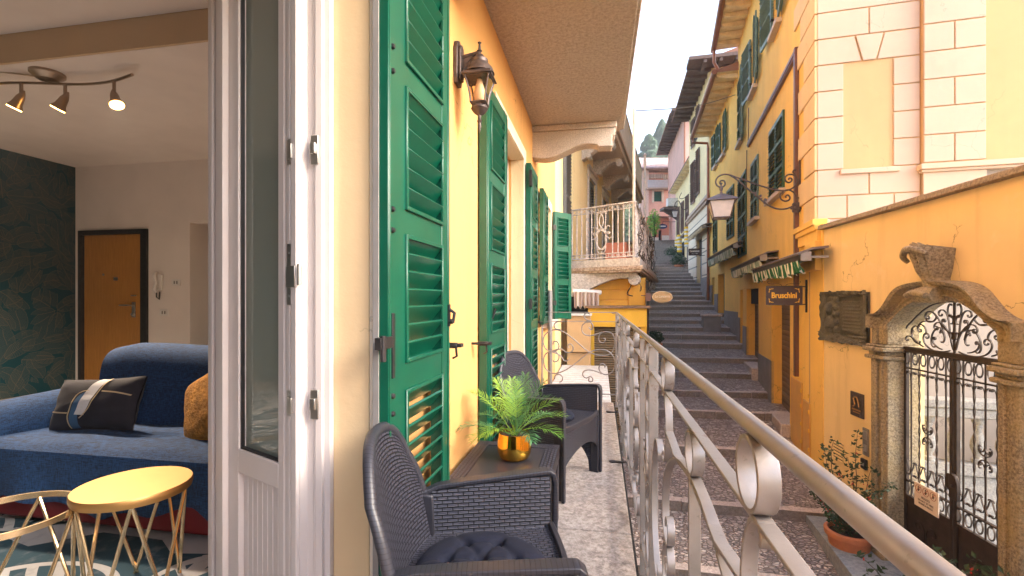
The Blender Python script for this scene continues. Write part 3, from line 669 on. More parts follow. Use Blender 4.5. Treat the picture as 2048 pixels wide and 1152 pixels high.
# draped seat cover with uneven hem
def seatc(a,b):
    u=-3.55+2.45*a; s=b*3
    if s<1: z=-.79-(.27+.03*sin(u*7)+.02*sin(u*17))*(1-s); v=v0s-.035+.02*sin(u*9)*(1-s)+.015*(s) - .012*sin(u*23)*(1-s)
    elif s<1.15: z=-.79+.03*((s-1)/.15); v=v0s-.02+.05*((s-1)/.15)
    else: k=(s-1.15)/1.85; z=-.76-.03*k+.006*sin(u*11+k*5); v=v0s+.03+.93*k
    return(u,v,z)
m=MB(); m.grid(seatc,70,36,thick=-.02); m.build('seat_cover',m_blue,t)
m=MB(); m.box(-3.5,-1.2,v0s+.03,2.93,-1.0,-.80); m.build('seat_cushion',m_blue,t,bevel=.03)
def backr(a,b):
    u=-3.16+2.1*a; th=pi*b
    e=1-.05*(1-min(1,min(a,1-a)*14))
    z=-.80+ (.50*e)*min(1,abs(sin(th))**.22); v=2.60-(.0)*b+.05*z
    v=2.62+.13*(-cos(th)) + .10*max(0,(z+.8))*1.0+.0
    return(u,v,z+.006*sin(u*6))
m=MB(); m.grid(backr,40,28,thick=0)
P0=[backr(0,j/28) for j in range(29)]; P1=[backr(1,j/28) for j in range(29)]
m.add(P0,[tuple(range(29))]); m.add(P1,[tuple(range(29))]); m.build('backrest',m_blue,t)
def arm(a,b):
    v=1.93+.95*a; th=pi*b; return(-3.36-.14*(-cos(th))*(-1)*-1, v, -1.1+.53*min(1,sin(th)**.4)+.01*sin(v*8)-.03*a*0)
m=MB(); m.grid(lambda a,b:(-3.40+.17*cos(pi*b),1.90+1.05*a,-1.1+(.50+.035*a)*min(1,abs(sin(pi*b))**.4)),20,24)
for q in(0,1): m.add([(-3.40+.17*cos(pi*j/24),1.90+1.05*q,-1.1+(.50+.035*q)*min(1,abs(sin(pi*j/24))**.4)) for j in range(25)],[tuple(range(25))])
m.build('armrest',m_blue,t)
# ---- cushions ----
def pillow(name,lab,mat,w,h,d,loc,rz,rx,ry=0,group=None):
    t=bpy.data.objects.new(name,None); COL.objects.link(t); X,Y=w2(AA,loc[0],loc[1]); t.location=(X,Y,loc[2]); t.rotation_euler=(rx,ry,-AA+rz); tag(t,lab,'cushion')
    def f(sg):
        def g(a,b):
            x=(a-.5)*2;y=(b-.5)*2; e=(1-abs(x)**3.2)*(1-abs(y)**3.2)
            pin=1-.07*(1-abs(y))*abs(x)**2; pin2=1-.07*(1-abs(x))*abs(y)**2
            return(x*w/2*pin, sg*(d/2*max(0,e)**.55+.004)+.006*noise.noise(Vector((x*3,y*3,sg*2.3))), (y*h/2*pin2))
        return g
    m=MB(); m.grid(f(-1),24,18); m.grid(f(1),24,18)
    bmsh=m.build('cover',mat,t); return t,f(-1)
p1,pf=pillow('velvet_cushion','dark navy velvet cushion with white and blue appliqué loop and gold lines','',.56,.30,.13,(-3.0,2.30,-.63),.02,R(-16),R(5)) if False else (None,None)
p1,pf=pillow('velvet_cushion','dark navy velvet cushion with white and blue applique loop and gold lines',m_velvet,.60,.31,.13,(-2.92,2.32,-.625),.0,R(-20),R(-4))
def appl(name,pts,wd,mat,n=26,z=.003):
    P=catmull([(x,y,0) for x,y in pts],6); m=MB()
    L=[];
    for i,p in enumerate(P):
        d=P[min(i+1,len(P)-1)]-P[max(i-1,0)]; d.normalize(); nrm=Vector((-d.y,d.x,0)); ww=wd(i/(len(P)-1)) if callable(wd) else wd
        for s_ in(-1,-.33,.33,1):
            q=p+nrm*ww/2*s_; a=q.x/2+.5;b=q.y/2+.5; v=Vector(pf(min(max(a,.01),.99),min(max(b,.01),.99))); v.y-=z; L.append(v)
    for i in range(len(P)-1):
        for k in range(3): m.add([L[i*4+k],L[i*4+k+1],L[i*4+k+5],L[i*4+k+4]],[(0,1,2,3)])
    m.build(name,mat,p1)
m_goldc=plain('gold piping',(.55,.42,.26),.5,.3,var=0); m_wh=plain('white applique',(.55,.55,.58),.8,var=.05); m_bl=plain('blue applique',(.03,.09,.19),.8)
appl('blue_applique',[(-.02,.38),(-.15,.25),(-.22,-.1),(-.22,-.5),(-.2,-.95)],lambda t:.10+.12*t,m_bl)
appl('white_applique',[(.22,.93),(.10,.6),(.0,.1),(-.08,-.45)],lambda t:.26-.02*t,m_wh,z=.006)
appl('gold_piping',[(-.93,-.28),(-.6,-.34),(-.38,-.37)],.05,m_goldc); appl('gold_piping',[(.28,.42),(.6,.36),(.92,.25)],.05,m_goldc)
appl('gold_piping',[(-.3,-.95),(-.33,-.4),(-.28,.2),(-.14,.42),(.0,.46)],.03,m_goldc,z=.008); appl('gold_piping',[(.36,.95),(.26,.5),(.17,.05),(.08,-.35),(-.06,-.58)],.03,m_goldc,z=.009)
pillow('plush_cushion','mustard yellow plush cushion leaning on the sofa behind the glass door',m_must,.46,.44,.16,(-2.13,2.33,-.60),R(-8),R(-20),R(-28))
# ---- coffee tables ----
def hairpin(t,c,r,zt,rb,n=4,mat=m_wire,wr=.007):
    for i in range(n):
        m=MB(); a0=2*pi*i/n+.5
        for s_ in(-1,1):
            a1=a0+s_*2*pi/n*.52; m.tube([(c[0]+r*cos(a0),c[1]+r*sin(a0),zt),(c[0]+rb*cos(a1),c[1]+rb*sin(a1),-1.19)],wr,8)
        m.build('leg',mat,t)
tc=w2(0,0,0); X,Y=-1.535,1.93; cu_,cv_=loc2(AA,X,Y)
t=thing('side_table','round gold topped side table on crossed brass wire legs','table',AA,(cu_,cv_,-1.19))
m=MB(); m.lathe([(.0,-.73-.035),(.196,-.73-.035),(.20,-.75),(.20,-.735),(.197,-.73),(0.0,-.73)],56,(cu_,cv_,-.02)); m.build('tabletop',m_gold,t)
hairpin(t,(cu_,cv_),.18,-.78,.16,5)
c2=loc2(AA,-1.86,1.74); t=thing('side_table','open gold wire ring side table at the left edge, lower than the gold topped one','table',AA,(c2[0],c2[1],-1.19))
m=MB(); m.sweep([(c2[0]+.21*cos(2*pi*k/48),c2[1]+.21*sin(2*pi*k/48),-.80) for k in range(48)],(0,0,1),.022,.008,closed=True); m.build('ring_frame',m_wire,t)
hairpin(t,c2,.205,-.81,.20,4)
k=tag(MB().box(-6.2,-1.3,-.4,2.9,-1.199,-1.188).build('rug',m_rug,None,loc=(0,0,0),rot=(0,0,-AA)),'blue and grey rug with a large leaf pattern on the room floor','rug')
# =====================================================================================
#  BALCONY: floor, railing, furniture
# =====================================================================================
t=thing('balcony','narrow stone floored balcony under the roughcast ceiling slab','balcony',AA,(WU,2.0,-1.32))
js=[-1.6,.9,2.49,4.1,5.60]
m=MB()
for a,b in zip(js[:-1],js[1:]): m.box(WU-.02,.158,a+.003,b-.003,-1.31,-1.2)
m.build('stone_floor',m_floor,t,bevel=.004,smooth=0)
MB().box(WU-.02,.15,-1.6,5.58,-1.40,-1.312).build('slab_base',m_slab,t,smooth=0)
MB().box(.160,.172,-1.6,5.6,-1.36,-1.225).build('gap_shade_strip',m_dark,t,smooth=0)  # near-black strip painting the shade of the narrow edge gap
RU=.195; ZR=-.164; ZB=-.27; ZL=-1.10
rl=thing('balcony_railing','silver beige wrought iron balcony railing with scrolls and a round handrail','railing',AA,(RU,2.0,-1.2))
m=MB()
P=[(RU,-1.5,ZR),(RU,5.50,ZR),(RU-.015,5.545,ZR),(RU-.055,5.56,ZR)]
m.tube(P,[.0115,.0115,.012,.009],16); m.build('handrail',m_iron,rl,smooth=60)
m=MB(); m.sweep([(RU,-1.5,ZB),(RU,5.56,ZB)],(1,0,0),.022,.006); m.sweep([(RU,-1.5,ZL),(RU,5.56,ZL)],(1,0,0),.024,.008); m.build('flat_rail',m_iron,rl,bevel=.0015)
posts=[-.9,-.17+.0,.19,1.815,2.20,3.82,4.20,5.545]
for i,v in enumerate(posts):
    m=MB(); m.sweep([(RU,v,ZR-.012),(RU,v,-1.24)],(1,0,0),.034,.010); m.build('post',m_iron,rl,bevel=.0015)
for v in(1.95,3.55,5.1):
    m=MB(); m.sweep([(RU+.01,v,-1.19),(RU-.05,v,-1.192),(RU-.09,v+.01,-1.194)],(0,0,1),.006,.03); m.lathe([(.026,0),(.026,.006),(.0,.008)],12,(RU-.10,v+.01,-1.197)); m.build('floor_bracket',m_rplain,rl)
def rib(lst,c,sgn=1,w=.021,t_=.0065,M=None):
    for pts in lst: M.sweep([(RU,c+sgn*a,b) for a,b in pts],(1,0,0),w,t_)
def bigbay(c,H,part):
    M=MB()
    for s_ in(-1,1):
        M.sweep([(RU,c+s_*.40+a,-.2205+b) for a,b in ring((0,0),.045,22)],(1,0,0),.026,.0065,closed=True)
        L=[cscroll((.40,-.282),(.40,-.47),mir=False,curl=7,mid=2.2),
           jscroll((0.0,-.372),(.43,-.66),mir=True,curl=7,mid=1.1),
           jscroll((0.0,-1.02),(.43,-.74),mir=False,curl=7,mid=1.1),
           cscroll((.66,-.50),(.66,-.90),mir=True,curl=6,mid=2.4),
           cscroll((.27,-1.085),(.58,-1.085),mir=False,curl=6,mid=2.6)]
        rib(L,c,s_,M=M)
        M.sweep([(RU,c+s_*.0,-.375),(RU,c+s_*.22,-.40),(RU,c+s_*.40,-.375)],(1,0,0),.022,.007)
    M.sweep([(RU,c+a,-.322+b) for a,b in ring((0,0),.044,22)],(1,0,0),.024,.0065,closed=True)
    M.sweep([(RU,c,-.375),(RU,c,ZL)],(1,0,0),.024,.010)
    M.build('scrollwork',m_iron,rl,bevel=.001,smooth=50)
def smallbay(c,H):
    M=MB()
    M.sweep([(RU,c+a,-.2205+b) for a,b in ring((0,0),.048,22)],(1,0,0),.026,.0065,closed=True)
    for s_ in(-1,1):
        rib([cscroll((.045,-.34),(.045,-.62),curl=6,mid=2.4),cscroll((.045,-.74),(.045,-1.02),curl=6,mid=2.4)],c,s_,M=M)
    M.sweep([(RU,c+a,-.68+b) for a,b in ring((0,0),.04,20,.05)],(1,0,0),.026,.008,closed=True)
    M.sweep([(RU,c,ZB),(RU,c,ZL)],(1,0,0),.022,.010)
    for z in(-.48,-.88): M.sweep([(RU,c-.075,z),(RU,c+.075,z)],(1,0,0),.018,.006)
    M.build('scrollwork',m_iron,rl,bevel=.001,smooth=50)
bigbay(1.045,.80,0); bigbay(3.05,.80,1); bigbay(4.88,.66,2); bigbay(-.62,.44,3); smallbay(2.005,.2); smallbay(4.01,.2)
# end return railing
E=MB(); VE=5.56
def zp(x,y): 
    u,z,_=onv(AA,VE,1060+x/4.4308,560+y/4.4308); return(u,VE,z)
E.sweep([(-.69,VE,ZR+.004),(RU-.03,VE,ZR+.004)],(0,1,0),.03,.008); E.sweep([(-.66,VE,-.266),(RU,VE,-.266)],(0,1,0),.02,.007)
E.sweep([(-.66,VE,ZL),(RU,VE,ZL)],(0,1,0),.02,.008); E.build('flat_rail',m_iron,rl,bevel=.001)
E=MB()
for tr in [[(205,572),(213,545),(245,550),(257,590),(235,625),(190,632),(140,610),(118,550),(130,490),(180,450),(240,442),(300,462),(370,510),(440,570),(520,635),(600,665),(670,668),(715,650),(745,600),(750,530),(730,480),(680,458),(630,470),(608,510),(620,550),(650,555),(668,530),(650,515)],
  [(205,710),(215,725),(245,715),(257,680),(235,640),(190,632),(140,655),(120,710),(135,780),(185,822),(240,825),(320,795),(400,740),(470,685),(530,640),(600,618),(670,622),(715,650),(748,700),(750,770),(720,822),(665,838),(620,810),(612,770),(635,742),(665,755),(660,775)],
  [(520,420),(545,440),(558,410),(540,378),(500,372),(465,400),(460,450),(490,485),(540,492),(590,480),(640,460)],
  [(525,868),(520,895),(548,900),(556,875),(535,855),(500,868),(470,850),(472,815),(510,798),(570,805),(640,832)],
  [(270,440),(225,430),(215,395),(240,372),(300,368)],[(345,605),(335,580),(360,565),(383,600),(365,640),(320,640),(270,610),(190,632)],
  [(350,690),(335,715),(300,712),(270,670),(190,634)],[(215,880),(225,845),(255,835),(285,855),(285,890),(260,905)],[(530,300),(500,290),(478,320),(500,350),(545,365)]]:
    E.tube(catmull([zp(*q) for q in tr],5),.0075,7)
E.tube([zp(500,372),zp(520,366)],.014,8); E.build('scrollwork',m_iron,rl)
m=MB(); m.sweep([(-.665,VE,ZR),(-.665,VE,-1.2)],(1,0,0),.02,.03); m.box(WU-.01,-.64,VE-.015,VE+.015,-.24,-.20); m.build('post',m_grey,rl,bevel=.002)
# -------- rattan armchairs --------
def make_chair(label):
    o=bpy.data.objects.new('rattan_armchair',None); COL.objects.link(o); tag(o,label,'armchair',group='rattan armchairs on the balcony')
    # back shell : a across (-1..1), b up
    def back(a,b,off=0):
        s=(a-.5)*2; z=.36+.47*b
        hw=.25-.045*b**2 ; 
        top=.83-.0*abs(s)
        zz=.36+(.455)*b-.12*abs(s)**3.2*(b**2.4)
        x=-.185-.085*b+.055*s*s*(1-.2*b)+off
        return(x,s*hw,zz)
    m=MB(); m.grid(lambda a,b:back(a,b),26,22,uvs=lambda a,b:(a*.46,b*.47),thick=-.018); m.build('backrest',m_rat,o,smooth=60)
    path=[back(0,j/22) for j in range(23)]+[back(i/14,1) for i in range(1,14)]+[back(1,1-j/22) for j in range(23)]
    # ribbed rim along the outline
    P=[Vector(p) for p in path]; c=Vector((0,0,.58)); m=MB(); pr=[];L=0;vs=[];fs=[];us=[];Ls=[0]
    for i in range(1,len(P)): Ls.append(Ls[-1]+(P[i]-P[i-1]).length)
    ns=[]
    for i,p in enumerate(P):
        d=(P[min(i+1,len(P)-1)]-P[max(i-1,0)]).normalized(); nx=Vector((1,0,0.05)).normalized(); b=d.cross(nx).normalized()
        ring_=[]
        for k in range(10):
            a=2*pi*k/10; ring_.append(p+nx*(.016*cos(a)-.008)+b*(.017*sin(a)-.004))
        vs+=ring_
    for i in range(len(P)-1):
        for k in range(10):
            l=(k+1)%10; fs.append((i*10+k,i*10+l,(i+1)*10+l,(i+1)*10+k)); us.append([(Ls[i],k/10),(Ls[i],l/10),(Ls[i+1],l/10),(Ls[i+1],k/10)])
    fs+= [tuple(range(10)),tuple(range((len(P)-1)*10,len(P)*10))]; us+=[[(0,0)]*10]*2
    m.add(vs,fs,us); m.build('back_rim',m_rib,o,smooth=60)
    for sg in(-1,1):
        # side panel from rear to front incl. legs with arched cut-out
        def yy(x): return sg*(.245+.045*(x+.19)/.44)
        def topz(x): k=min(1,max(0,(x+.2)/.45)); return .545+.045*k**.7
        xs=[-.15+.40*i/24 for i in range(25)]
        def botz(x):
            k=(x+.15)/.40
            if k<.13 or k>.87: return 0.0
            return .05+.17*sin(pi*(k-.13)/.74)**.7
        m=MB(); vs=[];fs=[];us=[]; th=.018; nz=14
        def side(a,b,off):
            x=-.15+.40*a; return(x,yy(x)+off,botz(x)+(topz(x)-botz(x))*b)
        for off in(0,1):
            m.grid(lambda a,b,o_=off:side(a,b,-sg*th*o_),48,nz,uvs=lambda a,b:(a*.46,side(a,b,0)[2]))
        Nn=48
        # edges top & bottom & ends
        for b_ in(0,1):
            for i in range(Nn):
                q=[side(i/Nn,b_,0),side((i+1)/Nn,b_,0),side((i+1)/Nn,b_,-sg*th),side(i/Nn,b_,-sg*th)]; m.add(q,[(0,1,2,3)],[[(0,0)]*4])
        for a_ in(0,1): m.add([side(a_,0,0),side(a_,1,0),side(a_,1,-sg*th),side(a_,0,-sg*th)],[(0,1,2,3)],[[(0,0)]*4])
        m.build('side_panel',m_rat,o,smooth=40)
        # armrest : wide ribbed strip over the top, turning down at the front to the leg
        pth=[(-.195,sg*.238,.545),(-.172,sg*.246,.548)]+[(x,yy(x)+sg*.006,topz(x)+.006) for x in xs[1:]]+[(.262,yy(.262)+sg*.006,topz(.25)-.004),(.268,yy(.268)+sg*.006,topz(.25)-.03)]+[(.268-.012*(1-k/8)**0*0,yy(.26)+sg*.006,(topz(.25)-.03)*(1-k/8)) for k in range(1,9)]
        Pp=[Vector(p) for p in pth]; Ls=[0]
        for i in range(1,len(Pp)): Ls.append(Ls[-1]+(Pp[i]-Pp[i-1]).length)
        vs=[];fs=[];us=[]
        prof=[(-.5,-.5),(-.5,.15),(-.32,.5),(.32,.5),(.5,.15),(.5,-.5)]
        for i,p in enumerate(Pp):
            d=(Pp[min(i+1,len(Pp)-1)]-Pp[max(i-1,0)]).normalized(); sd=Vector((0,1,0)); up=d.cross(sd).normalized()*-1
            w_=.046 if 1 else 0; w_=.034+.012*min(1,i/10) if i<len(xs)+1 else max(.026,.046-.006*(i-len(xs)-1))
            for (a,b) in prof: vs.append(p+sd*a*w_+up*b*.020)
        for i in range(len(Pp)-1):
            for k in range(6):
                l=(k+1)%6; fs.append((i*6+k,i*6+l,(i+1)*6+l,(i+1)*6+k)); us.append([(Ls[i],k),(Ls[i],l),(Ls[i+1],l),(Ls[i+1],k)])
        fs+=[(0,1,2,3,4,5),tuple(len(vs)-6+k for k in range(6))]; us+=[[(0,0)]*6]*2
        m=MB(); m.add(vs,fs,us); m.build('armrest',m_rib,o,bevel=.003,smooth=50)
        # legs
        m=MB(); m.prism([(.215,0),(.262,0),(.266,.40),(.20,.40)],'y',min(sg*.262,sg*.292),max(sg*.262,sg*.292)); m.build('leg',m_rplain,o,bevel=.004)
        m=MB(); m.prism([(-.185,0),(-.145,0),(-.125,.40),(-.165,.40)],'y',min(sg*.215,sg*.245),max(sg*.215,sg*.245)); m.build('leg',m_rplain,o,bevel=.004)
        # dark filler post between arm and back
        m=MB(); m.prism([(-.175,.40),(-.14,.40),(-.145,.545),(-.19,.55)],'y',min(sg*.222,sg*.245),max(sg*.222,sg*.245)); m.build('back_post',m_rplain,o,bevel=.006)
    m=MB(); m.grid(lambda a,b:(-.185+.055*(2*a-1)**2-.015*(1-b),(2*a-1)*.248,.06*sin(pi*a)**.5+(.37-.06*sin(pi*a)**.5)*b),26,12,uvs=lambda a,b:(a*.46,b*.35),thick=-.015); m.build('rear_panel',m_rat,o,smooth=60)
    m=MB(); m.grid(lambda a,b:(-.20+.445*a+.018*(1-(2*b-1)**2)*a,(b-.5)*(.48+.085*a),.415-.02*sin(pi*a)*sin(pi*b)),16,12,uvs=lambda a,b:(a*.44,b*.5),thick=-.02); m.build('seat',m_rats,o,smooth=50)
    # front skirt, slightly arched
    m=MB(); m.grid(lambda a,b:(.245+.018*(1-(2*a-1)**2),(a-.5)*.545,.17+.0*a+.10*sin(pi*a)**.7*(1-b)-.10*(1-b)*0+(.41-.17)*b),28,8,uvs=lambda a,b:(a*.54,b*.25),thick=.012); m.build('front_skirt',m_rat,o,smooth=50)
    m=MB(); m.sweep([(.252+.018*(1-(2*a-1)**2),(a-.5)*.56,.412) for a in [i/14 for i in range(15)]],(0,0,1),.035,.02); m.build('seat_edge',m_rplain,o,bevel=.004)
    return o
def place_chair(o,u,v,ang):
    X,Y=w2(AA,u,v); o.location=(X,Y,-1.2); o.rotation_euler=(0,0,-AA+ang)
ch=make_chair('dark woven rattan armchair nearest the viewer, beside the open french door')
ch2=dup(ch,label='dark woven rattan armchair farther along, behind the palm and the low table')
place_chair(ch,-.355,1.315,R(12)); place_chair(ch2,-.352,3.17,R(-21))
def seatpad(u,v,ang,label):
    X,Y=w2(AA,u,v); o=bpy.data.objects.new('seat_cushion',None); COL.objects.link(o); o.location=(X,Y,-1.2+.405); o.rotation_euler=(0,0,-AA+ang); tag(o,label,'cushion',group='navy tufted seat cushions')
    tuft=[(0,0)]+[(.10*cos(k*pi/3),.10*sin(k*pi/3)) for k in range(6)]
    def top(a,b):
        r=.195*min(1,a*1.0); th=2*pi*b; x,y=r*cos(th),r*sin(th)
        h=.052*math.sqrt(max(0,1-(r/.197)**5))+.006
        for i,(p,q) in enumerate(tuft):
            d=math.hypot(x-p,y-q); h-=.013*math.exp(-(d/.020)**2)
        # creases between tufts
        for i in range(1,7):
            for (p,q),(p2,q2) in ((tuft[i],tuft[i%6+1]),(tuft[i],tuft[0]),(tuft[i],(tuft[i][0]*2,tuft[i][1]*2))):
                L=math.hypot(p2-p,q2-q); s_=max(0,min(1,((x-p)*(p2-p)+(y-q)*(q2-q))/L/L)); d=math.hypot(x-p-s_*(p2-p),y-q-s_*(q2-q)); h-=.007*math.exp(-(d/.011)**2)
        rr=1+.012*sin(6*th)
        return(x*rr,y*rr,max(.004,h))
    m=MB(); m.grid(top,40,84); m.grid(lambda a,b:(.195*a*cos(2*pi*b),.195*a*sin(2*pi*b),.0),2,84); m.build('padding',m_navy,o,smooth=60)
    m=MB()
    for p,q in tuft: m.lathe([(.0,.012),(.008,.014),(.009,.018),(.0,.022)],10,(p,q,.018))
    m.build('button',m_navy,o)
seatpad(-.335,1.325,R(12),'navy tufted round cushion on the nearest armchair'); seatpad(-.36,3.17,R(-21),'navy tufted round cushion on the far armchair')
# -------- low table --------
tb=thing('low_table','dark resin low table with rattan pattern borders between the two armchairs','table',AA,(-.43,2.285,-1.2))
u0,u1,v0,v1=-.665,-.215,1.955,2.60; zt=-.80
m=MB(); m.box(u0+.07,u1-.07,v0+.07,v1-.07,zt-.02,zt-.0015); m.build('tabletop',m_ttop,tb,bevel=.002)
m=MB()
def strip(a0,a1,b0,b1,along):
    m.grid((lambda a,b:(a0+(a1-a0)*a,b0+(b1-b0)*b,zt)),2,2,uvs=(lambda a,b:((a1-a0)*a,(b1-b0)*b) if along=='u' else ((b1-b0)*b,(a1-a0)*a)),thick=-.02)
strip(u0,u1,v0,v0+.07,'u'); strip(u0,u1,v1-.07,v1,'u'); strip(u0,u0+.07,v0+.07,v1-.07,'v'); strip(u1-.07,u1,v0+.07,v1-.07,'v')
m.build('woven_border',rattan('woven border',.03,.0175,.0034),tb)
m=MB(); 
for a,b,c_,d in((u0,u1,v0,v0+.02),(u0,u1,v1-.02,v1),(u0,u0+.02,v0+.02,v1-.02),(u1-.02,u1,v0+.02,v1-.02)): m.box(a+.001,b-.001,c_+.001,d-.001,zt-.075,zt-.0205)
m.build('apron',m_rplain,tb,bevel=.003)
for uu in(u0+.004,u1-.054):
    for vv in(v0+.004,v1-.054):
        m=MB(); m.box(uu,uu+.05,vv,vv+.05,-1.2,zt-.076) ; m.build('leg',m_rplain,tb,bevel=.003)
# -------- palm in brass pot --------
pu,pv=loc2(AA,.012,2.385)
pp=thing('potted_palm','green palm with feathery fronds in a shiny gold pot on the low table','potted plant',AA,(pu,pv,zt))
m=MB(); prof=[(.0,.0),(.062,.0),(.072,.006),(.083,.03),(.087,.055),(.085,.08),(.080,.105),(.077,.128),(.074,.128),(.077,.10),(.078,.07),(.0,.07)]
m.lathe(prof,48,(pu,pv,zt)); m.build('pot',m_pot,pp,smooth=50)
m=MB(); m.lathe([(.0,.105),(.0765,.105),(.0765,.112),(.0,.118)],24,(pu,pv,zt)); m.build('soil',m_soil,pp)
rp=random.Random(5)
def frond(mb,base,az,elev,L,droop,w,stem=.30,n=30):
    # rachis
    pts=[];p=Vector(base);e=elev;N=26
    for i in range(N+1):
        pts.append(p.copy()); d=Vector((cos(az)*cos(e),sin(az)*cos(e),sin(e))); p=p+d*(L/N); e-=droop/N*(0.4+1.6*i/N)
    mb.tube(pts[::2],[.0026*(1-.8*k/ (len(pts[::2])-1)) for k in range(len(pts[::2]))],5)
    for k in range(n):
        t_=stem+(1-stem)*k/(n-1)*.985; f=t_*N; i=min(int(f),N-1); q=pts[i].lerp(pts[i+1],f-i); d=(pts[i+1]-pts[i]).normalized()
        sd=d.cross(Vector((0,0,1))).normalized(); up=sd.cross(d).normalized()
        ll=w*(.55+.45*sin(pi*min(1,(t_-stem)/(1-stem)*.9+.1)))*(1 if k<n-4 else .75)
        for s_ in(-1,1):
            a=.75-.35*(t_-stem)/(1-stem)+rp.uniform(-.08,.08); dr=(d*cos(a+.25)+sd*s_*sin(a+.25)+up*rp.uniform(.12,.42)).normalized()
            tip=q+dr*ll*rp.uniform(.9,1.08)-Vector((0,0,ll*rp.uniform(.10,.28))); mid=q+dr*ll*.5
            wv=dr.cross(up).normalized()*.0025
            m1=mid; mb.add([q-wv*.4,q+wv*.4,m1+wv,m1-wv,q.lerp(m1,.5)-Vector((0,0,.001))],[(0,1,2,3)]); mb.add([m1-wv,m1+wv,tip],[(0,1,2)])
fr1=MB();fr2=MB(); base=Vector((pu,pv,zt+.11))
# (azimuth in frame AA, elevation, length, droop, leaflet) - the view looks along +v
spec=[(2.5,1.15,.36,.55,.12,0),(3.0,.95,.37,.9,.12,0),(2.2,.75,.36,1.0,.115,0),(1.35,1.25,.37,.5,.12,1),(.75,1.1,.37,.6,.12,1),(.35,.80,.36,.8,.115,0),(-.05,.62,.36,.9,.115,0),(-.4,.45,.33,1.2,.105,0),
      (3.4,.42,.34,1.2,.11,1),(3.9,.45,.31,1.4,.11,0),(-1.0,.55,.25,1.6,.09,1),(-2.2,.6,.28,1.5,.10,0),(1.7,.9,.35,.9,.11,1),(.9,.5,.33,1.1,.10,1),(2.7,.55,.33,1.2,.11,1),(4.9,1.0,.25,1.3,.09,1),(.1,1.1,.33,1.0,.11,1),(2.0,1.35,.34,.6,.11,0)]
for az,e,L,d,w,k in spec:
    b=base+Vector((rp.uniform(-.02,.02),rp.uniform(-.02,.02),0)); frond(fr1 if k==0 else fr2,b,az,e+.10,L*.84,d*.8,w*.86,n=20)
fr1.build('frond_foliage',m_palm,pp,fixn=False); fr2.build('frond_foliage',m_palm2,pp,fixn=False)
# -------- wall lantern --------
lu,lv=-.70,2.26; lz=1.02
wl=thing('wall_lantern','antique bronze wall lantern with glass panes above the first shutter','wall lamp',AA,(lu,lv,lz))
y,z0=onu(AA,lu,912,130)[0:2]; yb=y
m=MB(); pl=[(.055,-.0),(.05,.05),(.032,.095),(0,.115)]
pol=[(-.035,-.105),(.035,-.105),(.045,-.06),(.045,.06),(.03,.10),(0,.115),(-.03,.10),(-.045,.06),(-.045,-.06)]
m.prism([(lv+a,z0+b) for a,b in pol],'x',lu,lu+.022); m.prism([(lv+a*.72,z0+b*.8) for a,b in pol],'x',lu+.022,lu+.036); m.build('wall_plate',m_bronze,wl,bevel=.004)
la=.122  # distance of the lantern axis from the wall
cx_=lu+la; m=MB()
m.tube(catmull([(lu+.03,lv,z0-.055),(lu+.07,lv,z0-.01),(lu+.11,lv,z0+.03),(cx_,lv,z0+.045)],6),[.014-.004*i/18 for i in range(19)],8)
m.tube([(lu+.03,lv,z0+.03),(cx_,lv,z0+.047)],.010,8); m.prism([(lu+.03,z0-.05),(lu+.03,z0+.035),(lu+.10,z0+.04),(lu+.06,z0-.0)],'y',lv-.004,lv+.004)
m.lathe([(.004,.10),(.010,.095),(.005,.088),(.008,.06),(.014,.055),(.006,.045),(.006,0.02)],12,(cx_,lv,z0)); m.build('arm',m_bronze,wl)
ct=z0-.075  # cap eave level
m=MB(); ro=pi/4-.0
m.lathe([(.0,.115),(.018,.11),(.026,.097),(.042,.085),(.042,.068),(.064,.043),(.075,.015)],24,(cx_,lv,ct))
m.lathe([(.055,.024),(.072*1.32,.010),(.078*1.32,-.006),(.07*1.3,-.006)],4,(cx_,lv,ct),rot=ro); m.build('cap',m_bronze,wl,bevel=.0015)
tp,bt,hh=.060,.036,.125
m=MB(); 
cn=[]
for sx,sy in((1,1),(-1,1),(-1,-1),(1,-1)):
    pth=[(cx_+sx*(bt+(tp-bt)*(1-k/8)**1.7),lv+sy*(bt+(tp-bt)*(1-k/8)**1.7),ct-.006-hh*k/8) for k in range(9)]
    m.tube(pth,.0045,6); cn.append(pth)
for lev in(0,8):
    for i in range(4): m.tube([cn[i][lev],cn[(i+1)%4][lev]],.005,6)
m.build('cage',m_bronze,wl)
m=MB()
for i in range(4):
    for k in range(8):
        a,b=cn[i],cn[(i+1)%4]; m.add([a[k],b[k],b[k+1],a[k+1]],[(0,1,2,3)])
m.build('glass_pane',m_lglass,wl,fixn=False)
m=MB(); m.lathe([(bt*1.35,-hh-.004),(bt*1.35,-hh-.014)],4,(cx_,lv,ct),rot=ro); m.lathe([(bt*1.02,-hh-.014),(.042,-hh-.03),(.028,-hh-.05),(.009,-hh-.062),(.007,-hh-.08),(.013,-hh-.088),(.007,-hh-.10),(.010,-hh-.115),(.002,-hh-.145)],16,(cx_,lv,ct)); m.build('base_finial',m_bronze,wl)
m=MB(); m.lathe([(.012,-.01),(.016,-.03),(.028,-.07),(.031,-.09),(.022,-.115),(.0,-.128)],16,(cx_,lv,ct)); m.build('bulb',m_bulboff,wl)
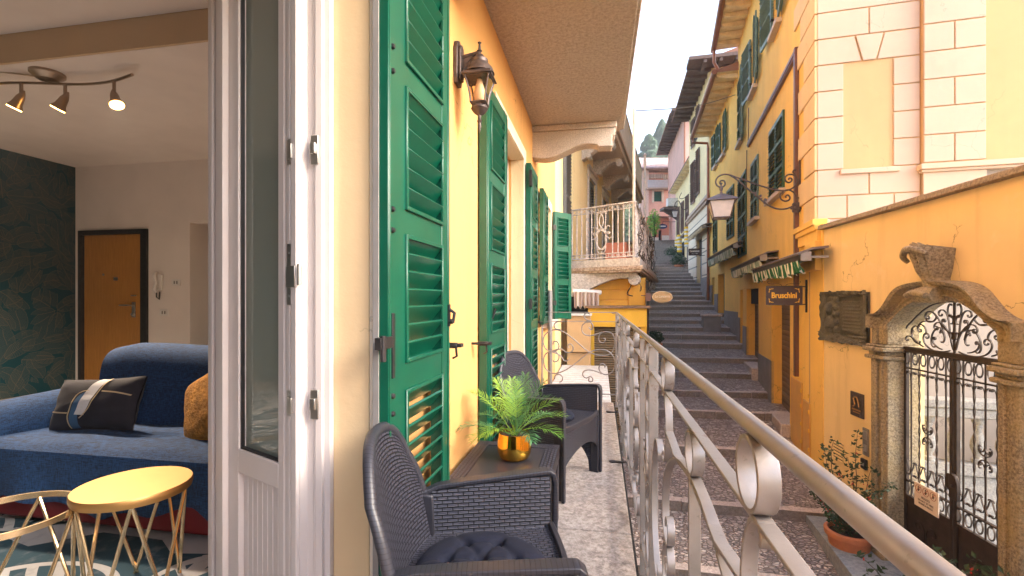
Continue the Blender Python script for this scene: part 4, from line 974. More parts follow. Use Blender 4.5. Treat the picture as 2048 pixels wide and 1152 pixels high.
# =====================================================================================
#  STREET, TERRAIN
# =====================================================================================
def vF(Y): return Y*1.0635
SY=[-6,-4.2,-2.4,-.7,1.0,2.6,4.0,5.45,6.74,8.35,9.84,10.9,12.1,13.3,14.7,15.7,16.7,17.8,18.95]
y=19.9
while y<40.5: SY.append(y); y+=.82
edge=MB(); pav=MB()
def sz(Y): return -4.2+.19*Y if Y<19 else -.59+.27*(Y-19)
rs=random.Random(3)
for i,Y in enumerate(SY[:-1]):
    Yn=SY[i+1]; v0=vF(Y); v1=vF(Yn); rise=.125 if Y<19 else .13
    zt=sz(Y); zn=sz(Yn)-rise; ew=.13 if Y<19 else .2
    # stone edge built of separate slabs with fine gaps; step front bows slightly
    u=-7.5
    while u<9.5:
        L=rs.uniform(.9,1.7); u1=min(u+L,9.5)
        def bow(q): return .06*sin(q*.7+i)+(.10 if Y>6 else 0)*sin((q-1)*.5)
        dz=rs.uniform(-.008,.008)
        edge.add([(u+.006,v0+bow(u),zt-rise-.3),(u1-.006,v0+bow(u1),zt-rise-.3),(u1-.006,v0+ew+bow(u1),zt-rise-.3),(u+.006,v0+ew+bow(u),zt-rise-.3),
                  (u+.006,v0+bow(u),zt+dz-.004),(u1-.006,v0+bow(u1),zt+dz-.004),(u1-.006,v0+ew+bow(u1),zt+dz+.006),(u+.006,v0+ew+bow(u),zt+dz+.006)],
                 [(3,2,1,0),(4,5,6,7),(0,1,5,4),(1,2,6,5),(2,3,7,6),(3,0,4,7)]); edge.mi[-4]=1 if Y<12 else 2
        u=u1
    n=28
    pav.grid(lambda a,b:(-7.5+17*a, v0+.1+(v1-v0+.15)*b, zt-.012+(zn-zt+.012)*b+.008*noise.noise(Vector((a*20,b*3,i)))), n,4)
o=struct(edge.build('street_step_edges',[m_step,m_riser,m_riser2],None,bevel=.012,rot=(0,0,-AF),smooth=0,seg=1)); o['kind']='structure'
struct(pav.build('street_paving',m_cob,None,rot=(0,0,-AF)))
def terr(x,y):
    if y<40: z=sz(max(y,-6))-.75
    else: z=4.4
    if y>62: z+= (y-62)*.30
    if y>62: z+= 6*noise.noise(Vector((x*.02,y*.02,0)))*min(1,(y-62)/30)
    return z
t=MB(); 
def tg(a,b):
    y=-60+ (a**1.6)*460; x=(b-.5)*700*(.25+a); return(x,y,terr(x,y))
t.grid(tg,70,40); struct(t.build('ground',plain('hill ground',(.13,.14,.08),.95,var=.3,vs=.2),None))
# =====================================================================================
#  generic right-hand houses
# =====================================================================================
def eaves(par,u,v0,v1,z,over,depth=5.0,rmat=None,smat=None,gut=True,step=.52,name='roof'):
    m=MB(); rise=.30
    m.prism([(u-over,z+.05),(u-over,z+.13),(u+depth,z+.13+rise*(depth+over)),(u+depth,z+.05)],'y',v0-.25,v1+.25)
    rf=m.build('roof',rmat or m_tile,par,smooth=0)
    v=v0
    while v<v1+.01:
        m=MB(); m.prism([(u+.05,z-.10),(u-over*.45,z-.10),(u-over+.06,z-.03),(u-over+.02,z+.045),(u+.05,z+.045)],'y',v-.08,v+.08); v+=step; m.build('rafter',smat or m_soffit,rf,bevel=.008)
    m=MB(); m.box(u-over+.015,u+.02,v0-.24,v1+.24,z+.046,z+.052); m.build('soffit',smat or m_soffit,rf,smooth=0)
    if gut:
        m=MB(); m.tube([(u-over-.06,v0-.28,z+.06),(u-over-.06,v1+.28,z+.06)],.085,14); m.build('gutter',m_copper,rf)
def shut_closed(par,u,va,vb,z0,z1,mat,label=None,n=2,sill=True,rails=3,pitch=.07):
    w=(vb-va)/n; rr=[(z0,z0+.09)]+[(z0+(z1-z0)*k/rails-.04,z0+(z1-z0)*k/rails+.04) for k in range(1,rails)]+[(z1-.08,z1)]
    for i in range(n):
        m=shutter_mb(w-.008,z0,z1,rr,vis=1,sh=.07,sf=.07,t=.04,pitch=pitch,tilt=-35,bead=False)
        o=m.build('shutter',mat,par,loc=(u-.022,va+i*w+.004,0),rot=(0,0,pi/2),smooth=0)
        if label:o['label']=label
    if sill: MB().box(u-.12,u+.05,va-.08,vb+.08,z0-.09,z0-.005).build('window_sill',m_corbel,par,bevel=.006)
def shut_open(par,u,va,vb,z0,z1,mat,far=True,tilt_out=.06,rails=3,pitch=.07):
    """leaf folded against the wall between va..vb; hinge on the side next to the window"""
    rr=[(z0,z0+.09)]+[(z0+(z1-z0)*k/rails-.04,z0+(z1-z0)*k/rails+.04) for k in range(1,rails)]+[(z1-.08,z1)]
    w=vb-va
    if far: m=shutter_mb(w,z0,z1,rr,vis=1,sh=.06,sf=.06,t=.04,pitch=pitch,tilt=38,bead=False); o=m.build('shutter',mat,par,loc=(u-.05,va,0),rot=(0,0,pi/2+tilt_out),smooth=0)
    else: m=shutter_mb(w,z0,z1,rr,vis=-1,sh=.06,sf=.06,t=.04,pitch=pitch,tilt=38,bead=False); o=m.build('shutter',mat,par,loc=(u-.05,vb,0),rot=(0,0,-pi/2-tilt_out),smooth=0)
    m=MB(); 
    for q in(.2,.8): zz=z0+(z1-z0)*q; m.box(-.03,.05,-.03,.03,zz-.02,zz+.02)
    m.build('hinge',m_black,o)
def win(par,u,va,vb,z0,z1,frame=None,d=.16):
    m=MB(); vm=(va+vb)/2
    for a,b in((va,va+.05),(vb-.05,vb),(vm-.04,vm+.04)): m.box(u+d,u+d+.05,a,b,z0,z1)
    m.box(u+d,u+d+.05,va,vb,z0-.0,z0+.06); m.box(u+d,u+d+.05,va,vb,z1-.06,z1)
    w_=m.build('window',frame or m_frame,par,smooth=0); MB().box(u+d+.02,u+d+.03,va+.05,vb-.05,z0+.06,z1-.06).build('glass_pane',m_wglass,w_,smooth=0)
# ---------------- yellow house, near section ----------------
UC=2.146; vc=lambda px:onu(AC,UC,px)[0]; 
v0c=vc(1646); v1c=(15.35+UC*sin(AC))/cos(AC)
Y3=thing('yellow_house','tall deep yellow house with green shutters, roller shuttered shops and a long copper gutter','house',AC,(UC,12,-3.0))
O1=(vc(1580),vc(1543),-4.5,.15); O2=(vc(1517),vc(1493),-4.5,.27); O3=(vc(1486),vc(1480.5),-4.5,.27)
UA=(vc(1562),vc(1549),5.6,7.1); UB=(vc(1514),vc(1505),5.45,6.97)
hl=[O1,O2,O3,UA,UB]
MB().wall(UC,UC+.4,v0c,v1c,-4.5,1.1,[O1,O2,O3]).build('front_wall',m_yellow,Y3,smooth=0); MB().wall(UC,UC+.4,vc(1632.5)+.03,v1c,1.1,8.2,[UA,UB]).build('front_wall',m_yellow,Y3,smooth=0)
m=MB(); m.box(UC+.4,UC+6,v1c-.35,v1c,-4,8.2); m.box(UC+.4,UC+6,v0c+1.2,v0c+1.5,-4,8.2); m.build('side_wall',m_yellow,Y3,smooth=0)
eaves(Y3,UC,v0c+.2,v1c-.1,8.15,.67)
def roller(o,d=.2,mat=m_roll,box=.0,bar=True):
    q=MB(); q.box(UC+d,UC+d+.03,o[0],o[1],-4.4,o[3]); r=q.build('roller_shutter',mat,Y3,smooth=0)
    return r
roller(O1,.20); roller(O2,.22); 
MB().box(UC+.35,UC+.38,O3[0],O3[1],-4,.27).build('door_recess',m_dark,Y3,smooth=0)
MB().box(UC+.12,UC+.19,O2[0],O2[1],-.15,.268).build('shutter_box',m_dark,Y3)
for a,b,k in((O1[1],O2[0],1),(O2[1],O3[0],1),(O3[1],v1c,0)):
    Ym=((a+b)/2)*cos(AC)-UC*sin(AC); z=street_z(Ym)+.72
    MB().box(UC-.018,UC+.05,a-.0,b,-4.4,z).build('grey_dado',m_grey,Y3,smooth=0)
for o_ in(O1,O2):
    Ya=o_[0]*cos(AC)-UC*sin(AC); q=MB(); q.box(UC-.16,UC+.3,o_[0]-.05,o_[1]+.25,-4,street_z(Ya)+.20); q.build('door_step',m_step,Y3,bevel=.02)
q=MB(); q.box(UC-.012,UC+.03,v0c+.02,O1[0]-.04,-4.4,-2.62); q.build('grey_dado',m_grey,Y3,smooth=0)
# flush utility cabinet doors
za=-1.42
for a,b in((1584,1606),(1608,1622)):
    va,vb=vc(b),vc(a); q=MB(); q.box(UC-.022,UC,va+.015,vb-.015,-2.60,za if a<1600 else za-.25); r=q.build('cabinet_door',m_cab,Y3,bevel=.004)
    for z in(-2.4,-2.1,-1.8,-1.55): MB().tube([(UC-.03,va+.01,z-.03),(UC-.03,va+.01,z+.03)],.012,8).build('hinge',plain('yellow hinge paint',(.75,.45,.06),.4),r)
# brown pipe trunking
vp_=vc(1597); q=MB(); q.box(UC-.07,UC,vp_-.05,vp_+.05,-1.35,4.35); q.build('downpipe',m_brownp,Y3,bevel=.01)
q=MB(); q.box(UC-.06,UC,vp_-.04,vc(1499),4.20,4.34); q.box(UC-.075,UC,vp_-.04,vc(1499),4.24,4.27); q.build('cable_trunking',m_brownp,Y3,bevel=.004)
q=MB(); q.tube([(UC-.03,vc(1496),4.2),(UC-.03,vc(1495),3.2)],.012,6); q.tube([(UC-.025,vc(1499),5.3),(UC-.03,vc(1499),4.3)],.012,6);q.build('cable_trunking',m_brownp,Y3)
# windows
shut_closed(Y3,UC,vc(1570),vc(1541),2.14,3.66,m_dkgreen,'dark green closed shutters with a stone sill, largest and nearest window')
shut_closed(Y3,UC,vc(1518),vc(1504),2.05,3.60,m_paleshut,pitch=.06)
shut_closed(Y3,UC,vc(1494),vc(1478),1.28,3.72,m_dkgreen,sill=False,rails=4)
for (o_,n0,f1) in((UA,(vc(1580),vc(1562)),(vc(1549),vc(1534))),(UB,(vc(1524),vc(1514)),(vc(1504.5),vc(1495)))):
    win(Y3,UC,o_[0],o_[1],o_[2],o_[3]); MB().box(UC-.12,UC+.05,n0[1]-.1,f1[0]+.1,o_[2]-.10,o_[2]-.002).build('window_sill',m_corbel,Y3,bevel=.006)
    shut_open(Y3,UC,n0[0],n0[1],o_[2]+.02,o_[3],m_paleshut,far=False,tilt_out=.12); shut_open(Y3,UC,f1[0],f1[1],o_[2]+.02,o_[3],m_paleshut,far=True,tilt_out=.10)
shut_open(Y3,UC,vc(1493),vc(1486.5),4.75,6.9,m_paleshut,far=False,tilt_out=.12,rails=4); 
shut_closed(Y3,UC,vc(1486),vc(1478),4.85,6.9,m_dkgreen,rails=4)
# ---------------- yellow house, far lower section ----------------
UE=3.17; ve=lambda px:onu(AE,UE,px)[0]
v0e=(15.35+UE*sin(AE))/cos(AE); v1e=(21.3+UE*sin(AE))/cos(AE)
Y4=thing('yellow_house','lower yellow house uphill of the tall one, with pale rafters and sage awning','house',AE,(UE,19,-1.0))
E1=(ve(1449),ve(1436),-2.5,.95); E2=(ve(1429),ve(1424),-2.5,.9)
ew=[(ve(1449),ve(1443.5),5.4,6.8),(ve(1434),ve(1431.5),5.45,6.85)]
MB().wall(UE,UE+.4,v0e,v1e,-3,7.3,[E1,E2]+ew).build('front_wall',m_yellow,Y4,smooth=0)
m=MB(); m.box(UE+.4,UE+6,v1e-.35,v1e,-2,7.3); m.box(UE+.0,UE+6,v0e-.02,v0e+.3,-2,7.3); m.build('side_wall',m_yellow,Y4,smooth=0)
eaves(Y4,UE,v0e+.1,v1e-.05,7.27,.67,step=.62)
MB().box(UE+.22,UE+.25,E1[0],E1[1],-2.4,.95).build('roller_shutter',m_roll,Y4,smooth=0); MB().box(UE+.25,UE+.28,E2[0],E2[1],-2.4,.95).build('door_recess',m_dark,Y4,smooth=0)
for a,b in((v0e,E1[0]),(E1[1],E2[0]),(E2[1],v1e)):
    Ym=((a+b)/2)*cos(AE)-UE*sin(AE); MB().box(UE-.018,UE+.05,a,b,-2.9,street_z(Ym)+.62).build('grey_dado',m_grey,Y4,smooth=0)
shut_open(Y4,UE,ve(1457),ve(1449.5),5.4,6.8,m_dkgreen,far=False); shut_open(Y4,UE,ve(1443),ve(1437),5.4,6.8,m_dkgreen)
shut_open(Y4,UE,ve(1440),ve(1434.5),5.45,6.85,m_dkgreen,far=False); shut_open(Y4,UE,ve(1431),ve(1427),5.45,6.85,m_dkgreen)
for o_ in ew: win(Y4,UE,*o_); MB().box(UE-.12,UE+.05,o_[0]-.2,o_[1]+.2,o_[2]-.1,o_[2]).build('window_sill',m_corbel,Y4)
shut_closed(Y4,UE,ve(1469),ve(1455),2.1,3.85,m_dkgreen,sill=False); shut_closed(Y4,UE,ve(1435),ve(1427.5),1.9,3.75,m_dkgreen,sill=False)
q=MB(); vdp=ve(1419.5); q.tube([(UE-.70,v1e+.1,7.2),(UE-.72,v1e,7.05),(UE-.10,v1e-.05,6.95),(UE-.08,v1e-.08,6.7),(UE-.08,v1e-.08,-.7)],.055,10); q.build('downpipe',m_copper,Y4)
q=MB(); q.tube([(UC-.72,v1c,8.15),(UC-.72,v1c+.02,7.75),(UC-.55,v1c+.1,7.45),(UC-.0,v1c+.3,7.35)],.05,10); q.build('downpipe',m_copper,Y3)
# ---------------- stone block beside the steps ----------------
bx=w2(0,0,0); X=(1421-CX)/F*16.9; bu,bv=loc2(AE,X,16.9)
t=thing('stone_block','low grey stone block on the steps by the far yellow house','stone block',AE,(bu,bv,-1.2)); q=MB(); q.box(bu-.27,bu+.3,bv-.3,bv+.3,-1.6,-.63); q.build('block',m_grey,t,bevel=.02); q=MB(); q.box(bu-.31,bu+.33,bv-.33,bv+.33,-.628,-.56); q.build('slab',m_step,t,bevel=.012)
# =====================================================================================
#  awnings, signs, street lantern
# =====================================================================================
def awning(name,lab,ang,u,px1,px2,z,val,mat,drop,uw,cass=m_cass,rr=.075,seed=1,lift=0):
    va=onu(ang,u,px1)[0]; vb=onu(ang,u,px2)[0]
    t=thing(name,lab,'awning',ang,(uw,(va+vb)/2,z))
    q=MB(); q.tube([(u,va+.03,z),(u,vb-.03,z+lift)],rr,18); q.build('roller',cass,t)
    q=MB(); q.prism([(u-rr-.03,z+rr*.6),(u+rr,z+rr+.05),(uw-.01,z+rr+.07),(uw-.01,z+rr+.04),(u+rr,z+rr+.02),(u-rr-.02,z+rr*.6-.025)],'y',va-.02,vb+.02); q.build('hood',plain('awning hood',(.16,.12,.10),.5),t)
    for vv in(va,vb):
        q=MB(); q.obox((u,vv,z),(rr*.9,0,0),(0,.012,0),(0,0,rr*.9)); q.obox(((u+uw)/2,vv+.03,z-.01),((uw-u)/2,0,0),(0,.015,0),(0,0,.018)); q.build('bracket',m_brk,t,bevel=.006)
    L=vb-va; n=int(L/.02); rs2=random.Random(seed)
    def f(a,b):
        v=va+.04+(L-.08)*a; w=.028*sin(v*46+sin(v*7)*1.2)+.02*sin(v*19+1)
        sc_=1-.22*abs(sin(v*pi/.17))
        return(u-rr*.55+(.35*w+.06*b)*1.0-.03+ w*b*1.1, v+.06*b*sin(v*3+seed), z-rr*.7-drop*b*(sc_ if b>.5 else 1)-.02*sin(v*2.3)*b)
    q=MB(); q.grid(f,n,6,uvs=lambda a,b:(a*L,b*drop),thick=.004); q.build('valance',mat,t,smooth=70)
    return t
awning('awning','rolled dark awning with green and white striped valance above the hanging name board',AC,1.86,1612,1512,.60,0,m_aw,.20,UC)
awning('awning','rolled dark awning with pale green striped valance, middle of the row on the yellow houses',AC,1.86,1527,1467,.84,0,m_aw3,.20,UC,seed=4)
awning('awning','rolled awning with sage valance on the far lower yellow house',AE,2.86,1471,1419,1.58,0,m_aw3,.26,UE,seed=9)
def perp(ang,uw,Yw_px,px):
    """distance from wall plane uw, measured perpendicular to it at the wall spot seen at Yw_px"""
    v=onu(ang,uw,Yw_px)[0]; u,_,Y=onv(ang,v,px); return u,v,Y
def board_M(u,v,z,ang_extra=0):
    # text plane: x along +u, y up, facing -v
    return Matrix.Translation((u,v,z))@Matrix(((1,0,0,0),(0,0,-1,0),(0,1,0,0),(0,0,0,1)))
# Bruschini board
u1b,vb_,Yb=perp(AC,UC,1615,1604); u0b,_,_=perp(AC,UC,1615,1532)
zt_=(HY-572)/F*Yb; zb_=(HY-610)/F*Yb
t=thing('hanging_sign','dark brown hanging board reading Bruschini in yellow letters','sign',AC,(UC,vb_,0))
q=MB(); q.box(u0b,u1b,vb_-.018,vb_+.018,zb_,zt_); q.build('board',plain('brown sign paint',(.060,.038,.034),.5,var=.15,vs=12),t,bevel=.005)
q=MB(); 
for a,b,c_,d in((u0b,u1b,zt_-.012,zt_+.004),(u0b,u1b,zb_-.004,zb_+.012),(u0b-.004,u0b+.012,zb_,zt_),(u1b-.012,u1b+.004,zb_,zt_)): q.box(a,b,vb_-.024,vb_-.0185,c_,d)
q.build('frame',m_bronze,t)
q=MB(); q.box(UC-.03,UC-.005,vb_-.015,vb_+.015,zb_-.12,zt_+.10); q.tube([(UC-.02,vb_,zt_-.01),(u1b,vb_,zt_-.01)],.009,6); q.tube([(UC-.02,vb_,zb_+.01),(u1b,vb_,zb_+.01)],.009,6)
mid=(u0b+u1b)/2; W=u1b-u0b
for s_ in(-1,1):
    for P in (sscroll((.05,.03),(.22,.045),curl=6,mid=2),): q.sweep([(mid+s_*a,vb_,zt_+b) for a,b in P],(0,1,0),.012,.005)
q.build('iron_bracket',m_black,t)
ml=plain('yellow lettering',(.85,.50,.03),.4,var=0); cz_=(zt_+zb_)/2
text(t,'Bruschini',.13,board_M(mid,vb_-.021,cz_),ml,off=.004,w=W*.70,ext=.002)
q=MB()
for sx in(-1,1):
    for sz_ in(-1,1):
        cx0,cz0=mid+sx*W*.40,cz_+sz_*(zt_-zb_)*.33
        for (dx,dz,r) in((0,0,.013),(-sx*.03,sz_*.008,.008),(sx*.008,-sz_*.03,.008),(-sx*.05,sz_*.010,.005),(sx*.010,-sz_*.048,.005)):
            q.lathe([(r,-.001),(r,.002),(0,.0025)],8,(cx0+dx,vb_-.0215,cz0+dz),ax='y')
        q.sweep([(cx0-sx*.055,vb_-.021,cz0+sz_*.012),(cx0,vb_-.021,cz0),(cx0+sx*.012,vb_-.021,cz0-sz_*.055)],(0,1,0),.003,.007)
q.build('corner_ornament',ml,t)
# wrought bracket with street lantern (traced in its own vertical plane, perpendicular to the wall)
vbr=onu(AC,UC,1602)[0]
def br(px,py,off=0):
    u,z,_=onv(AC,vbr,1400+px/7.2,320+py/7.2); return(u,vbr+off,z)
t=thing('street_lantern','square street lantern hanging from a long scrolled iron bracket on the yellow wall','street lamp',AC,(UC,vbr,1.5))
q=MB(); TR=[[(318,330),(300,345),(288,325),(305,298),(345,300),(362,345),(340,380),(290,392),(240,360),(228,300),(265,240),(340,208),(420,212),(500,240),(620,280),(760,335),(900,380),(1040,420),(1160,440),(1260,435),(1340,400),(1395,330),(1390,260),(1345,215),(1270,212),(1225,255),(1235,305),(1280,325),(1320,300),(1318,268),(1285,262),(1275,285)],
  [(420,212),(500,260),(600,340),(700,425),(800,505),(900,590),(990,655),(1080,695),(1160,708),(1250,700),(1340,665)],
  [(1240,545),(1235,520),(1265,505),(1295,540),(1275,580),(1220,592),(1165,560),(1158,500),(1200,450),(1270,430),(1340,460),(1385,520),(1392,600),(1395,660)],
  [(1385,150),(1355,145),(1340,175),(1360,200),(1385,240)]]
for tr in TR: q.tube(catmull([br(*p) for p in tr],4),.014,8)
q.tube([br(1408,285),br(1440,285)],.012,6); q.tube([br(1400,545),br(1440,545)],.012,6)
q.box(UC-.03,UC-.008,vbr-.02,vbr+.02,br(0,690)[2],br(0,60)[2])
q.build('scroll_bracket',m_bronze,t)
q=MB()
for (cx0,cy0,r) in((870,520,22),(940,575,25),(880,560,18),(930,615,18),(800,480,16)): 
    a=br(cx0,cy0); q.lathe([(.0,-.012),(r/7.2*.0082,-.01),(r/7.2*.0085,.01),(.0,.014)],8,a,ax='y')
c0=br(1385,685)
for k in range(6): q.lathe([(.0,-.03),(.035,-.025),(.035,.01),(.0,.02)],8,(c0[0]+.06*cos(k*pi/3),c0[1],c0[2]+.06*sin(k*pi/3)),ax='y')
q.lathe([(.0,-.05),(.03,-.045),(.03,.01),(.0,.02)],8,c0,ax='y'); q.build('iron_leaf',m_bronze,t)
lc=br(305,0); lu2=lc[0]; zc_=br(0,590)[2]; zb2=br(0,865)[2]
q=MB(); q.tube([br(303,395),br(303,440)],.012,6); q.lathe([(.0,.30),(.02,.28),(.01,.25),(.03,.22),(.03,.18),(.015,.15),(.03,.10),(.045,.075)],12,(lu2,vbr,zc_)); 
q.lathe([(.06,.10),(.245*1.414,-.015),(.25*1.414,-.035),(.21*1.414,-.035)],4,(lu2,vbr,zc_),rot=pi/4); q.build('lantern_roof',plain('lantern roof',(.10,.085,.10),.45,.3),t)
q=MB(); T=.205; B=.135
for sx,sy in((1,1),(1,-1),(-1,1),(-1,-1)): q.tube([(lu2+sx*T,vbr+sy*T,zc_-.03),(lu2+sx*B,vbr+sy*B,zb2+.02)],.011,6)
for s_,zz in((T,zc_-.035),(B,zb2+.015)):
    P=[(lu2+a*s_,vbr+b*s_,zz) for a,b in((1,1),(-1,1),(-1,-1),(1,-1))]
    for i in range(4): q.tube([P[i],P[(i+1)%4]],.013,6)
q.build('lantern_frame',m_bronze,t)
q=MB(); C4=((1,1),(-1,1),(-1,-1),(1,-1))
for i in range(4):
    a,b=C4[i],C4[(i+1)%4]; q.add([(lu2+a[0]*T*.98,vbr+a[1]*T*.98,zc_-.035),(lu2+b[0]*T*.98,vbr+b[1]*T*.98,zc_-.035),(lu2+b[0]*B*.98,vbr+b[1]*B*.98,zb2+.015),(lu2+a[0]*B*.98,vbr+a[1]*B*.98,zb2+.015)],[(0,1,2,3)])
q.add([(lu2+a*B,vbr+b*B,zb2+.012) for a,b in C4],[(0,1,2,3)]); q.build('frosted_glass',m_frost,t,fixn=False)
# =====================================================================================
#  VILLA with rusticated blocks, garden wall, gate
# =====================================================================================
AV=R(15); VV=8.183; UV0=2.606; uv=lambda px:onv(AV,VV,px)[0]
V=thing('villa','pale yellow villa with blush rusticated corner blocks, rising behind the garden wall','villa',AV,(UV0,VV,-3))
m=MB(); m.box(UV0+.02,UV0+12,VV,VV+.4,-3.6,11); m.box(UV0+11.6,UV0+12,VV+.4,VV+8,-3.6,11); m.build('wall',m_villa,V,smooth=0)
m=MB(); m.box(UV0-.5,UV0+12.5,VV-.6,VV+8,11,11.25); m.prism([(VV-.6,11.25),(VV+8,11.25),(VV+3.7,13)],'x',UV0-.5,UV0+12.5); m.build('roof',m_tile,V,smooth=0)
zk=lambda k:1.545+.3965*k
u40=uv(1840); pd=.07; u72=onv(AV,VV-pd,1972)[0]
m=MB(); m.box(u40,u72,VV-pd,VV+.05,-3,11); m.build('pilaster',m_villa,V,smooth=0)
bl=[]
def blk(ua,ub,z0,z1,d,base=VV,g=.008):
    q=MB(); q.box(ua+g,ub-g,base-d,base+.01,z0+g,z1-g); bl.append(q)
for k in range(-1,19):
    z0,z1=zk(k),zk(k+1)
    if k==-1: xs_=[1633,1693,1787,1840]
    elif k==0 or k in(6,): xs_=[1633,1737,1840]
    elif k in(1,2,3,4): xs_=None
    elif k==5: xs_='key'
    else: xs_=[1633,1840] if k%2 else [1633,1737,1840]
    if k==-1: z0=1.20
    if xs_ is None: blk(UV0,uv(1687),z0,z1,.018); blk(uv(1785),u40,z0,z1,.018)
    elif xs_=='key':
        a0,a1=uv(1709),uv(1723); b0,b1=uv(1767),uv(1752); g=.011
        q=MB(); q.prism([(UV0+g,z0+g),(a1-g,z0+g),(a0-g,z1-g),(UV0+g,z1-g)],'y',VV-.018,VV+.01); bl.append(q)
        q=MB(); q.prism([(a1+g,z0+g),(b1-g,z0+g),(b0-g,z1-g),(a0+g,z1-g)],'y',VV-.026,VV+.01); bl.append(q)
        q=MB(); q.prism([(b1+g,z0+g),(u40-g,z0+g),(u40-g,z1-g),(b0+g,z1-g)],'y',VV-.018,VV+.01); bl.append(q)
    else:
        for a,b in zip(xs_[:-1],xs_[1:]): blk(UV0 if a==1633 else uv(a),u40 if b==1840 else uv(b),z0,z1,.018)
    if k>=1:
        if k%2==1: um=(u40+u72)/2; blk(u40,um,z0,z1,.018,VV-pd); blk(um,u72,z0,z1,.018,VV-pd)
        else: blk(u40,u72,z0,z1,.018,VV-pd)
for q in bl: q.build('stone_block',m_block,V,bevel=.007,smooth=0)
# base moulding and lintel sill
m=MB(); m.box(UV0+.03,u40,VV-.018,VV+.01,-3.2,1.195); m.box(u40,u72,VV-pd-.016,VV-pd+.01,-3.0,.2); m.box(u72,UV0+9,VV-.03,VV+.01,-3.2,zk(1)-.14); m.build('lower_render',m_lowr,V,smooth=0)
#
m=MB(); m.box(u40-.05,UV0+11,VV-pd-.07,VV,zk(1)-.10,zk(1)-.02); m.box(u40-.03,UV0+11,VV-pd-.045,VV,zk(1)-.14,zk(1)-.10); m.box(uv(1679),uv(1797),VV-.05,VV,zk(0)+.315,zk(0)+.385); m.build('string_course',m_block,V,bevel=.008)
m=MB(); m.box(u40,u72,VV-pd-.02,VV,.2,zk(1)-.14); m.build('stone_block',m_block,V,bevel=.006)
m_quoin=stucco('bounce-tinted quoin stucco',(.74,.54,.30),.15,.15)  # copy of the block stucco, yellow bounce light put into the colour
# quoins on the street side (frame AC) -> converted into villa frame
def c2v(u,v): X,Y=w2(AC,u,v); return loc2(AV,X,Y)
for k in range(-1,19):
    z0,z1=(zk(k) if k>=0 else 1.2)+.011,zk(k+1)-.011; far=vc(1600 if k%2==0 else 1611) if k<6 else vc(1591 if k%2==0 else 1604)
    P=[c2v(UC-.03,vc(1633.5)),c2v(UC-.03,far),c2v(UC+.05,far),c2v(UC+.05,vc(1633.5))]
    q=MB(); q.prism(P,'z',z0,z1); q.build('stone_block',m_quoin,V,bevel=.007,smooth=0)
# cornice moulding at the foot of the corner and pier below
P=lambda off,va,vb:[c2v(UC-off,va),c2v(UC-off,vb),c2v(UC+.1,vb),c2v(UC+.1,va)]
q=MB(); q.prism(P(.10,vc(1640),vc(1598)),'z',1.10,1.19); q.prism(P(.075,vc(1641),vc(1600)),'z',1.02,1.10); q.prism(P(.05,vc(1642),vc(1602)),'z',.86,1.02); q.prism(P(.085,vc(1643),vc(1621)),'z',.42,.86); q.build('corner_cornice',m_yellow,V,bevel=.01)
q=MB(); q.box(uv(1633),uv(1655),VV-.10,VV,1.10,1.19); q.build('corner_cornice',m_block,V,bevel=.01)
# garden wall -------------------------------------------------
UG=3.6; gc=5.18
GW=thing('garden_wall','weathered ochre garden wall with mossy stone coping','wall',AG,(UG,5.3,-3.3))
hh_=[(gc-.73,gc+.73,-6,-.20),(gc-.62,gc+.62,-.20,-.08),(gc-.52,gc+.52,-.08,.02),(gc-.40,gc+.40,.02,.09)]
vend=onu(AG,UG,1645.5)[0]
MB().wall(UG,UG+.30,-9,vend,-5.2,1.0,hh_).build('plastered_wall',m_gatew,GW,smooth=0)
m=MB(); rs3=random.Random(8); v=-9.0
while v<vend-.02:
    L=min(rs3.uniform(.7,1.2),vend-v); m.add([(UG-.085+rs3.uniform(-.01,.01),v,1.002),(UG+.36,v,1.002),(UG+.36,v+L-.01,1.002),(UG-.085,v+L-.01,1.002),(UG-.07,v,1.065),(UG+.15,v,1.11),(UG+.15,v+L-.01,1.11),(UG-.07,v+L-.01,1.065),(UG+.36,v,1.06),(UG+.36,v+L-.01,1.06)],[(0,1,2,3),(0,3,7,4),(4,7,6,5),(5,6,9,8),(1,8,9,2),(0,4,5,8,1),(3,2,9,6,7)]); v+=L
m.build('coping',m_cope,GW,bevel=.01)
# louvre vent and repaired patch
a=onu(AG,UG,1678,903); q=MB(); q.box(UG-.006,UG,a[0]-.13,a[0]+.13,a[1]-.14,a[1]+.14); r=q.build('vent',m_gatew,GW)
q=MB()
for i in range(6): q.obox((UG-.012,a[0],a[1]-.11+i*.043),(.012,0,.008),(0,.12,0),(-.003,0,.006))
q.build('vent_slat',m_gatew,r)
q=MB()
for i in range(6): q.box(UG-.009,UG-.0065,a[0]-.12,a[0]+.12,a[1]-.10+i*.043-.012,a[1]-.10+i*.043+.008)
q.build('vent_gap',m_dark,r)
a=onu(AG,UG,1672,975); q=MB(); q.box(UG-.007,UG,a[0]-.22,a[0]+.26,a[1]-.22,a[1]+.22); q.build('access_panel',m_gatew,GW,bevel=.003)
